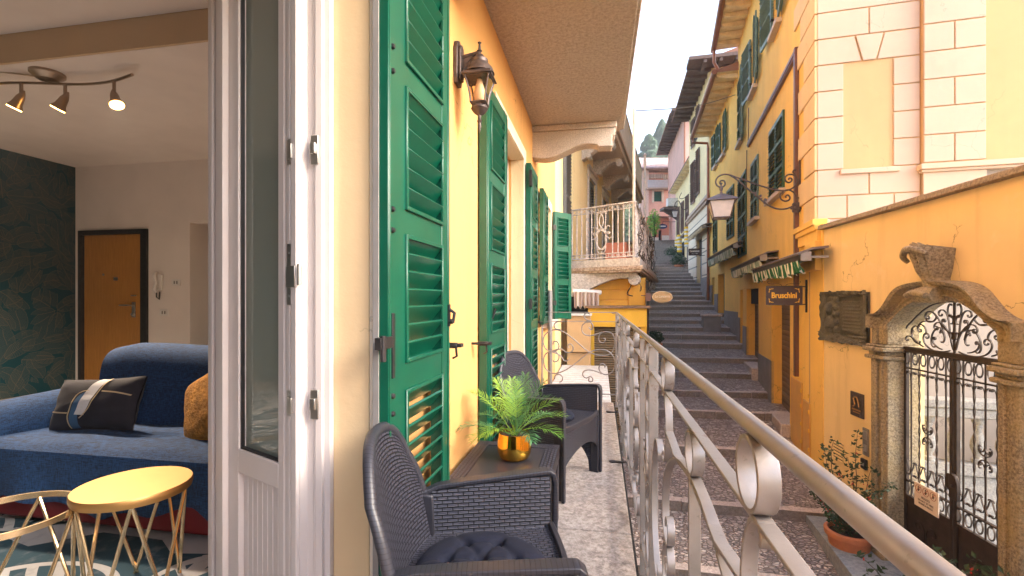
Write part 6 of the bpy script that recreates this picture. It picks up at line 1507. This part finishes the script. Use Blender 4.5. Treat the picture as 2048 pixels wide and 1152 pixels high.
# grey shutter on the wall left of the old balcony
rr2=[(.70,.80),(2.0,2.1),(3.2,3.3)]
q=shutter_mb(.92,.70,3.3,rr2,vis=1,sh=.11,sf=.08,t=.05,pitch=.075,tilt=38,bead=True).build('shutter',m_greyshut,H1,loc=(-.615,10.15,0),rot=(0,0,-pi/2-.06),smooth=0)
H1['label']='orange plastered house with green louvred shutters, room open behind its french door'
MB().box(WU,WU+.012,10.2,10.5,.6,3.5).build('window_surround',m_bandw,H1)
MB().wall(WU+.0,-.97,9.3,11.3,-4.2,5.4,[]).build('facade_wall',m_house2,H1,smooth=0)
# =====================================================================================
#  houses farther up on the right
# =====================================================================================
UF=3.97; vf=lambda px:onu(AF,UF,px)[0]
Y5=thing('cream_house','tall cream house with brown shutters and a white tiled shop front','house',AF,(UF,24,0))
v0f=(21.35+UF*sin(AF))/cos(AF); v1f=(27.6+UF*sin(AF))/cos(AF)
sh=(vf(1406),vf(1394.5),-2,3.0)
MB().wall(UF,UF+.4,v0f,v1f,-2,10.35,[sh]).build('front_wall',m_creamh,Y5,smooth=0)
MB().box(UF+.4,UF+7,v0f,v0f+.4,-2,10.35).build('side_wall',m_creamh,Y5,smooth=0)
eaves(Y5,UF,v0f,v1f-.05,10.3,.95,smat=m_dkeave,step=.65,gut=False)
m=MB(); m.box(UF-1.0,UF+7,v0f-1.0,v0f-.05,10.35,10.5); m.build('roof_verge',m_dkeave,Y5,smooth=0)
v=UF-.4
while v<UF+6: MB().box(v,v+.13,v0f-.95,v0f,10.20,10.35).build('rafter',m_dkeave,Y5); v+=.65
q=MB(); q.box(UF-.04,UF+.0,v0f-.0,v1f,1.0,5.1); 
q.build('shopfront_cladding',m_whtile,Y5) if False else None
cl=MB(); cl.wall(UF-.05,UF-.002,v0f,v1f,-1.2,4.3,[(sh[0],sh[1],-2,3.0)]); cl.build('tiled_cladding',slatmat('white shop tiles',(.84,.70,.52),.55),Y5,smooth=0)
q=MB(); q.box(UF-.16,UF,v0f-.05,v1f,4.3,4.42); q.box(UF-.22,UF,v0f-.05,v1f,4.42,4.52); q.box(UF-.10,UF,v0f-.05,v1f,4.52,4.75); q.build('cornice',m_block,Y5,bevel=.02)
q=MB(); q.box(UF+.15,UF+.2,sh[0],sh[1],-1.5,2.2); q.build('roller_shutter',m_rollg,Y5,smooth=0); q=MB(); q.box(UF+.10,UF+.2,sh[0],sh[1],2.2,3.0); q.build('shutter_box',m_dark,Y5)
# sloped grey buttresses at the base
for a,b in((v0f,sh[0]),(sh[1],v1f)):
    q=MB(); q.add([(UF-.35,a,-1.6),(UF-.35,b,-1.6),(UF-.06,b,1.0),(UF-.06,a,1.0),(UF+.1,a,-1.6),(UF+.1,b,-1.6),(UF+.1,b,1.0),(UF+.1,a,1.0)],[(0,1,2,3),(4,5,6,7),(0,4,7,3),(1,5,6,2),(3,2,6,7),(0,1,5,4)]); q.build('buttress',m_grey,Y5,smooth=0)
for a,b,z0,z1 in((1391,1385.5,5.15,7.4),(1400.5,1396,5.3,7.6),(1391,1386,8.2,9.7),(1400,1396,8.3,9.8)): shut_open(Y5,UF,vf(a),vf(b),z0,z1,m_brshut,rails=2,pitch=.1)
for a,b,z0,z1 in((1396,1391,5.3,7.5),(1396,1391,8.3,9.8)): q=MB(); q.box(UF-.01,UF+.02,vf(a),vf(b),z0,z1); q.build('window',m_wglass,Y5)
t=awning('awning','furled cream awning above the grey roller shutter of the white shop','' and 0 or AF,UF-.35,1408,1379,3.15,0,plain('cream canvas',(.62,.50,.33),.8),.08,UF,rr=.09,cass=plain('cream canvas',(.62,.50,.33),.8),seed=3)
# hanging board of the tiled shop
vs1=vf(1412); u0_=onv(AF,vs1,1377)[0]; u1_=onv(AF,vs1,1401)[0]; Yv=onv(AF,vs1,1390)[2]; zA_=(HY-511)/F*Yv; zB_=(HY-497)/F*Yv
t=thing('hanging_sign','small brown hanging board with white letters on the tiled shop','sign',AF,(UF,vs1,zA_)); q=MB(); q.box(u0_,u1_,vs1-.03,vs1+.03,zA_,zB_); q.build('board',plain('brown sign paint',(.060,.038,.034),.5),t,bevel=.01)
BM=lambda u,v,z:Matrix.Translation((u,v,z))@Matrix(((1,0,0,0),(0,0,-1,0),(0,1,0,0),(0,0,0,1)))
mwl=plain('white lettering',(.75,.7,.62),.5,var=0); text(t,'Carammon',.13,BM((u0_+u1_)/2,vs1-.034,(zA_+zB_)/2+.04),mwl,w=(u1_-u0_)*.8,off=.004); text(t,'since 1780',.07,BM((u0_+u1_)/2,vs1-.034,(zA_+zB_)/2-.08),mwl,w=(u1_-u0_)*.5)
q=MB(); q.tube([(u1_,vs1,zB_),(UF,vs1,zB_)],.015,6); q.tube([(u1_,vs1,zA_),(UF,vs1,zA_)],.015,6); q.build('arm',m_black,t)
# small lantern on scrolled arm
def lantern_far(lab,ang,u,v,uw,z,s,arm=True,glass=m_frost):
    t=thing('street_lantern',lab,'street lamp',ang,(uw,v,z)); q=MB(); q.lathe([(s*.95,0),(s*1.3,.02*s),(.15*s,.55*s),(.05,.6*s),(0,.75*s)],4,(u,v,z),rot=pi/4); q.build('lantern_roof',m_bronze,t)
    q=MB(); q.lathe([(s*.55,-1.5*s),(s*.95,-.01)],4,(u,v,z),rot=pi/4); q.build('frosted_glass',glass,t)
    if arm: q=MB(); q.tube(catmull([(uw,v,z+.2),(u+(uw-u)*.6,v,z+.1),(u+(uw-u)*.3,v,z+.75*s+.45),(u,v,z+.75*s+.3),(u,v,z+.6*s)],6),.025,6); q.tube(catmull([(uw,v,z+.9),(u+(uw-u)*.6,v,z+.75),(u+(uw-u)*.35,v,z+.8),(u+(uw-u)*.5,v,z+1.1)],6),.02,6); q.build('arm',m_bronze,t)
    return t
lv2=vf(1376); ll=onv(AF,lv2,1350); lantern_far('small street lantern on an arm far up the lane, beside the cream house',AF,ll[0],lv2,UF,(HY-423)/F*ll[2],.21)
# ---- house with brown eaves and yellow white lanterns ----
UH=4.55; vh=lambda px:onu(AH,UH,px)[0]
Y6=thing('brown_shuttered_house','narrow ochre house with a row of brown shutters and low brown eaves','house',AH,(UH+.5,32,2)); v0h=(27.7+UH*sin(AH))/cos(AH); v1h=(36.8+UH*sin(AH))/cos(AH); uw=UH+.45
MB().wall(uw,uw+.4,v0h,v1h,1,8.3,[]).build('front_wall',m_creamh,Y6,smooth=0)
eaves(Y6,uw,v0h+.2,v1h,8.15,.5,smat=m_soffit,gut=False,rmat=plain('brown roof edge',(.15,.085,.065),.7),step=.9)
vv=v0h+.8
for k in range(4):
    w_=.9; q=shutter_mb(w_,4.6,6.7,[(4.6,4.7),(5.6,5.7),(6.6,6.7)],vis=1,sh=.08,sf=.08,pitch=.1,bead=False); q.build('shutter',m_brshut,Y6,loc=(uw-.04,vv,0),rot=(0,0,pi/2+.08),smooth=0)
    MB().box(uw-.01,uw+.02,vv+1.0,vv+1.6,4.6,6.7).build('window',m_wglass,Y6); vv+=2.05
MB().box(uw-.35,uw,v0h,v0h+4.5,4.05,4.2).build('canopy',m_dkeave,Y6,bevel=.02)
for a in(v0h+.5,v0h+2.6,v0h+4.8): MB().box(uw-.02,uw+.02,a,a+1.1,.5,3.9).build('door',m_dkeave if a<v0h+4 else m_dark,Y6)
# ---- pink tower house ----
Y7=thing('pink_house','tall salmon pink house with deep dark eaves','house',AH,(6.3,38,4))
MB().box(5.55,13,37.8,48,3,13.9).build('wall',m_pink,Y7,smooth=0); eaves(Y7,5.55,37.8,48,13.9,1.1,smat=m_dkeave,gut=False,step=.8)
MB().box(4.55,13,36.9,37.78,13.95,14.15).build('roof_verge',m_dkeave,Y7); MB().box(5.50,5.6,37.75,37.82,4,13.9).build('downpipe',m_copper,Y7)
# ---- paper lanterns in yellow and white ----
m_yw=[plain('yellow lantern cloth',(.80,.50,.03),.8,var=.05),plain('white lantern cloth',(.75,.72,.68),.8,var=.05)]
def strlan(px,py,n,Y,r,lab):
    X=(px-CX)/F*Y; z=(HY-py)/F*Y; t=bpy.data.objects.new('hanging_lantern',None); COL.objects.link(t); t.location=(X,Y,z); tag(t,lab,'lantern',group='yellow and white striped cloth lanterns')
    for k in range(n):
        q=MB(); q.lathe([(r*.85,-k*r*.8),(r*(1+.1*(k%2)),-k*r*.8-r*.15),(r,-k*r*.8-r*.65),(r*.85,-(k+1)*r*.8)],14); q.build('cloth_band',m_yw[k%2],t)
strlan(1373.5,454,7,28.5,.15,'yellow and white striped cloth lantern nearest the tiled shop, upper one'); strlan(1374,477,4,27.6,.15,'short yellow and white striped cloth lantern just left of the brown hanging board'); strlan(1359,470,9,32,.16,'longest yellow and white striped cloth lantern under the brown canopy'); strlan(1353.5,479,6,34,.14,'farthest yellow and white striped cloth lantern up the lane')
# ---- left side of the upper lane ----
AL=R(16.4); uL=loc2(AL,(1297-CX)/F*17,17)[0]
H3=thing('lane_wall','low worn beige wall with doors along the left side of the upper steps','wall',AL,(uL,28,0)); MB().wall(uL,uL-2.5,20.8,31,-3,2.3,[]).build('wall',m_creamh,H3,smooth=0)
m=MB(); m.box(uL-2.6,uL+.1,20.7,31.1,2.3,2.42); m.build('coping',m_cope,H3,smooth=0)
for i in range(2): MB().box(uL,uL+.04,22.3+i*3,23.4+i*3,0+i*.7,2.2+i*.7).build('door',m_dark,H3)
# ---- end houses facing down the lane ----
def fx(px,Y): return (px-CX)/F*Y
def fz(py,Y): return (HY-py)/F*Y
YE=47.0
PH=thing('loggia_house','pink house at the lane end with loggia balcony and teal blind','house',0,(fx(1312,YE),YE,5)); 
lg=(fx(1297,YE),fx(1337,YE),fz(378,YE),fz(349,YE)); bw_=(fx(1308,YE),fx(1323.5,YE),fz(403,YE),fz(382.5,YE))
MB().wall(YE,YE+.5,fx(1280,YE),fx(1352,YE),4,fz(345,YE),[lg,bw_],axis='y').build('wall',m_pink,PH,smooth=0)
q=MB(); q.box(fx(1278,YE),fx(1296,YE),YE-.25,YE,4,fz(342,YE)); q.build('corner_wall',plain('pale pink wall',(.72,.52,.42),.8),PH)
q=MB(); q.box(lg[0]-.2,lg[1],YE+1.6,YE+1.7,lg[2],lg[3]); q.build('loggia_wall',m_coral,PH); 
for a in(1302,1332): q=MB(); q.box(fx(a-4,YE),fx(a+4,YE),YE+1.5,YE+1.58,lg[2],fz(360,YE)); q.build('window',m_green,PH)
q=MB(); q.box(lg[0]-.3,lg[1],YE-.7,YE,lg[2]-.12,lg[2]); q.build('balcony_slab',m_block,PH); q=MB(); q.box(lg[0]-.25,fx(1337,YE),YE-.65,YE-.6,lg[2],lg[2]+.75); q.build('balcony_panel',m_frost,PH)
q=MB(); q.grid(lambda a,b:(lg[0]+(lg[1]-lg[0])*a,YE-.05+.03*sin(a*60),lg[3]-.4*b),60,2,uvs=lambda a,b:(a*2.2,b),thick=.01); q.build('awning_valance',m_aw2,PH)
q=MB(); q.box(bw_[0],bw_[1],YE+.1,YE+.15,bw_[2],bw_[3]); q.build('blind',m_green,PH)
q=MB(); q.box(bw_[0]-.2,bw_[0],YE-.03,YE,bw_[2]-.1,bw_[3]+.2); q.box(bw_[1],bw_[1]+.2,YE-.03,YE,bw_[2]-.1,bw_[3]+.2); q.box(bw_[0],bw_[1],YE-.03,YE,bw_[3],bw_[3]+.2); q.build('window_surround',m_bandw,PH)
q=MB(); q.prism([(YE-.9,fz(342,YE)),(YE-.9,fz(340,YE)),(YE+3,fz(328,YE)+1.5),(YE+9,fz(340,YE))],'x',fx(1276,YE),fx(1356,YE)); q.build('roof',plain('pinkish old roof',(.42,.28,.25),.9,var=.4,vs=2),PH); q=MB(); q.box(fx(1285,YE),fx(1291,YE),YE+1,YE+1.8,13.5,fz(330,YE)+.3); q.build('chimney',m_pink,PH)
YD=43.5; CH=thing('coral_house','low coral house with dark doorway and pale plinth at the top of the steps','house',0,(fx(1320,YD),YD,4)); dr=(fx(1317,YD),fx(1323.5,YD),4,fz(460,YD)); wd=(fx(1305,YD),fx(1314,YD),fz(474,YD),fz(458,YD))
MB().wall(YD,YD+.4,fx(1283,YD),fx(1338,YD),2,fz(435,YD),[dr,wd],axis='y').build('wall',m_coral,CH,smooth=0); q=MB(); q.box(dr[0]-.2,dr[1]+.2,YD+.3,YD+.35,3,dr[3]); q.box(wd[0],wd[1],YD+.3,YD+.35,wd[2],wd[3]); q.build('door',m_dark,CH)
q=MB(); q.box(fx(1323.6,YD),fx(1338,YD),YD-.05,YD,4,fz(471,YD)); q.box(fx(1296,YD),fx(1317,YD),YD-.05,YD,4,fz(475,YD)); q.build('plinth',m_bandw,CH); q=MB(); q.prism([(YD-.5,fz(436,YD)),(YD-.5,fz(434,YD)),(YD+3,fz(425,YD))],'x',fx(1300,YD),fx(1340,YD)); q.build('roof',m_tile,CH)
# blue oval sign up the lane
Yo=40; t=bpy.data.objects.new('oval_sign',None); COL.objects.link(t); t.location=(fx(1325,Yo),Yo,fz(453,Yo)); tag(t,'small dark blue oval sign hanging high in the lane','sign'); q=MB(); q.prism([(.40*cos(i*pi/16),.21*sin(i*pi/16)) for i in range(32)],'y',-.03,.03); q.build('face',plain('dark blue sign',(.02,.035,.10),.4),t); q=MB(); q.tube([(0,0,.2),(0,0,.4),(1.2,0,.4)],.02,6); q.build('arm',m_black,t)
q=MB(); q.box(-.26,.26,-.036,-.031,-.01,.06); q.build('lettering_line',mwl,t)
# balcony with air conditioner at right far
Yk=36; t=bpy.data.objects.new('small_balcony',None); COL.objects.link(t); t.location=(fx(1338,Yk),Yk,fz(412,Yk)); tag(t,'dark narrow balcony carrying an air conditioner, far up the lane','balcony'); q=MB(); q.box(-.55,.8,-.5,.5,-.35,-.15); q.prism([(-.5,-.35),(.8,-.35),(.8,-1.2)],'y',-.1,.1); q.build('slab',m_dkeave,t); q=MB(); q.box(-.25,.5,-.5,-.1,-.1,.5); q.lathe([(.22,-.02),(.22,0)],16,(.1,-.5,.2),ax='y'); q.build('air_conditioner',m_pvc,t,bevel=.02)
# overhead cable
a=(fx(1268,9.3),9.3,fz(222,9.3)); b=(fx(1470,14.5),14.5,fz(190,14.5)); mid=((a[0]+b[0])/2,(a[1]+b[1])/2,(a[2]+b[2])/2-.12)
q=MB(); q.tube(catmull([a,mid,b],12),.010,5); tag(q.build('overhead_cable',m_grey,None),'thin grey cable strung across the lane below the sky','cable')
# =====================================================================================
#  plants
# =====================================================================================
def leaves(mb,cen,rad,n,size,rg,flat=1.0,shape=None):
    for _ in range(n):
        while True:
            p=Vector((rg.uniform(-1,1),rg.uniform(-1,1),rg.uniform(-1,1)))
            if p.length<=1: break
        p=p*(.55+.45*p.length) if shape is None else shape(p)
        c=Vector(cen)+Vector((p.x*rad[0],p.y*rad[1],p.z*rad[2])); a=Vector((rg.gauss(0,1),rg.gauss(0,1),rg.gauss(0,.6))).normalized(); b=a.orthogonal().normalized(); b=(b*cos(rg.uniform(0,6))+a.cross(b)*sin(rg.uniform(0,6))); s=size*rg.uniform(.6,1.3)
        mb.add([c-a*s,c-b*s*.45,c+a*s,c+b*s*.45],[(0,1,2,3)])
def potted(name,lab,ang,u,v,z,r,h,kind,seed,rim=True):
    rg=random.Random(seed); t=thing(name,lab,'potted plant',ang,(u,v,z)); q=MB(); q.lathe([(0,0),(r*.72,0),(r*.78,.02),(r*.95,h*.78),(r*1.08,h*.80),(r*1.10,h*.97),(r*1.04,h),(r*.93,h),(r*.9,h*.85),(0,h*.85)],36,(u,v,z)); pt_=q.build('pot',m_terra,t,bevel=.004,smooth=50)
    MB().lathe([(0,h*.86),(r*.9,h*.86),(0,h*.9)],20,(u,v,z)).build('soil',m_soil,t); return t,rg
# holly in the big terracotta pot by the gate wall
hp=onu(AG,UG-.33,1700,0)[0]; zp0=-3.13
hu=UG-.34; 
_t=(1700-CX)/F; 
P_,rg=potted('holly_in_pot','red berried holly shrub in a big terracotta pot on the steps left of the gate',AG,hu,hp,zp0,.235,.36,'holly',4)
def holly(par,c,stems,rg,L=.9):
    st=MB();lf=MB();be=MB(); nb=0
    for (az,e,l) in stems:
        p=Vector(c); pts=[p.copy()]; d=Vector((cos(az)*cos(e),sin(az)*cos(e),sin(e)))
        for k in range(9):
            d=(d+Vector((rg.uniform(-.22,.22),rg.uniform(-.22,.22),rg.uniform(-.06,.14)))).normalized(); p=p+d*l/9; pts.append(p.copy())
        st.tube(pts,[.008*(1-.08*k) for k in range(10)],5)
        for k in range(2,10):
            for _ in range(9):
                q=pts[k]+Vector((rg.gauss(0,.035),rg.gauss(0,.035),rg.gauss(0,.03))); a=Vector((rg.gauss(0,1),rg.gauss(0,1),rg.gauss(0,.7))).normalized(); b=a.cross(Vector((rg.random(),rg.random(),rg.random()))).normalized(); s=rg.uniform(.022,.036)
                n_=a.cross(b)*s*.35
                lf.add([q-a*s,q-b*s*.55+n_,q+a*s,q+b*s*.55+n_],[(0,1,2),(0,2,3)])
            if rg.random()<.28:
                for _ in range(4):
                    q=pts[k]+Vector((rg.gauss(0,.018),rg.gauss(0,.018),rg.gauss(0,.018))); be.lathe([(0,-.007),(.006,-.004),(.0075,0),(.006,.004),(0,.007)],6,q)
    st.build('stem',m_bark,par); lf.build('leaves',m_holly,par,fixn=False,smooth=0)
    if be.v: be.build('berries',m_berry,par)
zt0=zp0+.33
st=[(1.6,1.15,1.15),(1.1,1.3,1.25),(2.2,1.2,1.05),(-1.4,.9,.95),(-1.7,.65,1.0),(-1.1,.5,1.0),(1.9,.8,.8),(3.0,.9,.75),(2.6,.5,.6),(.6,1.2,.95),(-2.2,1.1,.9),(0,1.4,1.1),(1.4,.6,.7),(3.4,.4,.5),(2.0,.3,.55)]
holly(P_,(hu,hp,zt0),[(a,e,l*.95) for a,e,l in st],rg)
# second holly in front of the gate, lower right
h2=onu(AG,UG-.62,1925)[0]; h2u=UG-.62
P2,rg2=potted('holly_in_pot','holly shrub with many red berries right before the iron gate',AG,h2u,h2-.05,-3.45,.23,.36,'holly',6); holly(P2,(h2u,h2-.05,-3.12),[(a,.75+.7*random.Random(i).random(),1.12) for i,a in enumerate([k*.30 for k in range(21)])],rg2)
def small_pot(lab,px,py,Y,r,h,fr,seed):
    X=fx(px,Y); z=fz(py,Y); t,rg=potted('potted_shrub',lab,0,X,Y,z,r,h,'b',seed); q=MB(); leaves(q,(X,Y,z+h+fr*.6),(fr,fr,fr*.8),700,.045 if Y<20 else .07,rg); q.build('leaves',m_holly,t,fixn=False,smooth=0)
small_pot('bushy green plant in a terracotta pot, upper of the two beside the steps',1347,532,33,.30,.55,.62,11); small_pot('small green plant in a terracotta pot, lower of the two beside the steps',1357,546,29.5,.30,.5,.5,12); small_pot('round dark bush in a pot partly hidden by the balcony rail',1310,706,14.2,.2,.3,.26,13)
# climbing greenery on the left of the lane
def creeper(lab,px,py,Y,rad,mat,n,seed,size):
    t=bpy.data.objects.new('climbing_plant',None); COL.objects.link(t); t.location=(fx(px,Y),Y,fz(py,Y)); tag(t,lab,'climbing plant'); q=MB(); rg=random.Random(seed); leaves(q,(0,0,0),rad,n,size,rg); q.build('leaves',mat,t,fixn=False,smooth=0); q=MB(); q.tube([(0,0,-rad[2]-1),(.05,0,-rad[2]*.3),(-.1,0,rad[2]*.6)],.05,6); q.build('stem',m_bark,t)
creeper('yellow green climbing plant near the lane end',1308,445,38,(.55,.5,1.1),m_palm,900,21,.09)
t=bpy.data.objects.new('bare_vine',None); COL.objects.link(t); X,Y=w2(AB,ur+.05,14); t.location=(X,Y,1); tag(t,'tangled bare brown vine hanging over the old balcony railing','vine'); q=MB(); rg=random.Random(31)
for i in range(46):
    v=rg.uniform(9.4,16.2); z=rg.uniform(.7,1.8); P=[]; 
    for k in range(8): P.append(Vector((*w2(AB,ur+.05+rg.gauss(0,.03),v),z))-Vector((X,Y,1))); v+=rg.uniform(-.1,.22); z+=rg.uniform(-.22,.12)
    q.tube(catmull(P,3),.007,4)
q.build('stems',m_bark,t)
# hill trees -------------------------------------------------------
def cypress(lab,px,py_top,py_bot,Y,w,seed,shaggy=0):
    X=fx(px,Y); zb=terr(X,Y)-1; zt_=fz(py_top,Y); zl=fz(py_bot,Y)-4; t=bpy.data.objects.new('cypress_tree',None); COL.objects.link(t); t.location=(X,Y,zb); tag(t,lab,'tree'); rg=random.Random(seed); q=MB(); Hh=zt_-zl
    for i in range(7000):
        f=rg.random()**.9; r=w*(min(1,(1-f)*3.2)**.6)*(.55+.45*min(1,f*5))*(1+shaggy*.35*noise.noise(Vector((f*9,seed,0)))*2); a=rg.uniform(0,2*pi); rr_=r*(rg.random()**.35)*(1+shaggy*.3*noise.noise(Vector((a*1.2,f*8,seed))))
        c=Vector((rr_*cos(a),rr_*sin(a),zl-zb+Hh*f)); d=Vector((rg.gauss(0,.4),rg.gauss(0,.4),1)).normalized(); b=d.orthogonal().normalized(); s=w*.16*rg.uniform(.6,1.4); q.add([c-d*s,c-b*s*.5,c+d*s,c+b*s*.5],[(0,1,2,3)])
    q.build('crown',m_cyp,t,fixn=False,smooth=0); q=MB(); q.tube([(0,0,0),(0,0,(zl-zb)+Hh*.6)],[w*.25,w*.08],8); q.build('trunk',m_bark,t)
cypress('tall slim cypress, thickest and rightmost on the hill skyline',1324,240,318,150,2.5,1); cypress('thin cypress between the two bigger ones on the hill',1309.5,266,312,165,1.35,2); cypress('shaggy cypress, leftmost of the three on the hill',1298,270,325,140,2.6,3,shaggy=1)
tv=MB(); rg=random.Random(44)
for i in range(150):
    px=rg.uniform(1240,1420); Y=rg.uniform(70,170); X=fx(px,Y); z=terr(X,Y); r=rg.uniform(2.2,4.5)
    leaves(tv,(X,Y,z+r*.7),(r,r,r*.85),260,.42,rg)
tag(tv.build('hillside_wood',m_olive,None,fixn=False,smooth=0),'pale green wood covering the far hillside behind the cypresses','wood',kind='stuff')
for i,(px,Y,ht,r) in enumerate(((1278,120,9,3.2),(1287,128,10,3.6),(1318,118,6,3.2),(1333,112,7,3))):
    X=fx(px,Y); z=terr(X,Y); t=bpy.data.objects.new('broadleaf_tree',None); COL.objects.link(t); t.location=(X,Y,z); tag(t,['rounded green tree at the left edge of the hill view','rounded green tree left of the shaggy cypress','pale olive tree in front of the thin cypress','pale olive tree in front of the thickest cypress'][i],'tree'); q=MB(); rg=random.Random(50+i)
    for k in range(6): leaves(q,(rg.uniform(-r,r)*.6,rg.uniform(-r,r)*.6,ht*.62+rg.uniform(-1,1.5)),(r*.6,r*.6,r*.5),500,.35,rg)
    q.build('crown',m_olive if i>1 else m_cyp,t,fixn=False,smooth=0); q=MB(); q.tube([(0,0,-1),(0,0,ht*.6)],[.35,.15],7); q.build('trunk',m_bark,t)
HZ=.0010
q=MB(); q.box(-420,420,-70,470,-7,150) 
h=q.build('haze',None,None,smooth=0,fixn=True); h.data.materials.clear(); hm=bpy.data.materials.new('haze air'); hm.use_nodes=True; ht=hm.node_tree; ht.nodes.clear(); ho=ht.nodes.new('ShaderNodeOutputMaterial'); pv=ht.nodes.new('ShaderNodeVolumePrincipled'); pv.inputs['Color'].default_value=(.93,.96,1,1); pv.inputs['Density'].default_value=HZ; ht.links.new(pv.outputs[0],ho.inputs['Volume']); h.data.materials.append(hm); h['kind']='stuff'
# ---------- camera, light, world ----------
cam=bpy.data.cameras.new('camera'); co=bpy.data.objects.new('camera',cam); COL.objects.link(co)
co.location=(0,0,0); co.rotation_euler=(pi/2,0,0); cam.sensor_width=36; cam.lens=36*F/2048; cam.shift_y=(HY-576)/2048; cam.clip_start=.02; cam.clip_end=3000
S.camera=co
w=bpy.data.worlds.new('World'); S.world=w; w.use_nodes=True; nt=w.node_tree; bg=nt.nodes['Background']
sky=nt.nodes.new('ShaderNodeTexSky'); sky.sky_type='NISHITA'; sky.sun_disc=False
SUN=Vector((.8,-.35,.55)).normalized(); el=math.asin(SUN.z); az=math.atan2(SUN.x,SUN.y)
sky.sun_elevation=el; sky.sun_rotation=az; sky.air_density=1.0; sky.dust_density=4.0; sky.ozone_density=.8; sky.altitude=200
nt.links.new(sky.outputs[0],bg.inputs[0]); bg.inputs[1].default_value=.15
L=bpy.data.lights.new('sun','SUN'); L.energy=.55; L.angle=R(22); L.color=(1,.93,.82); so=bpy.data.objects.new('sun',L); COL.objects.link(so)
so.rotation_euler=(-SUN).to_track_quat('-Z','Y').to_euler(); so.location=(0,0,30)
S.view_settings.view_transform='Standard'; S.view_settings.look='None'; S.view_settings.exposure=2.65; S.view_settings.gamma=1
S.render.engine='CYCLES'; S.cycles.max_bounces=7; S.cycles.diffuse_bounces=4; S.cycles.glossy_bounces=4; S.cycles.transparent_max_bounces=12
S.cycles.use_denoising=True; S.cycles.sample_clamp_indirect=6
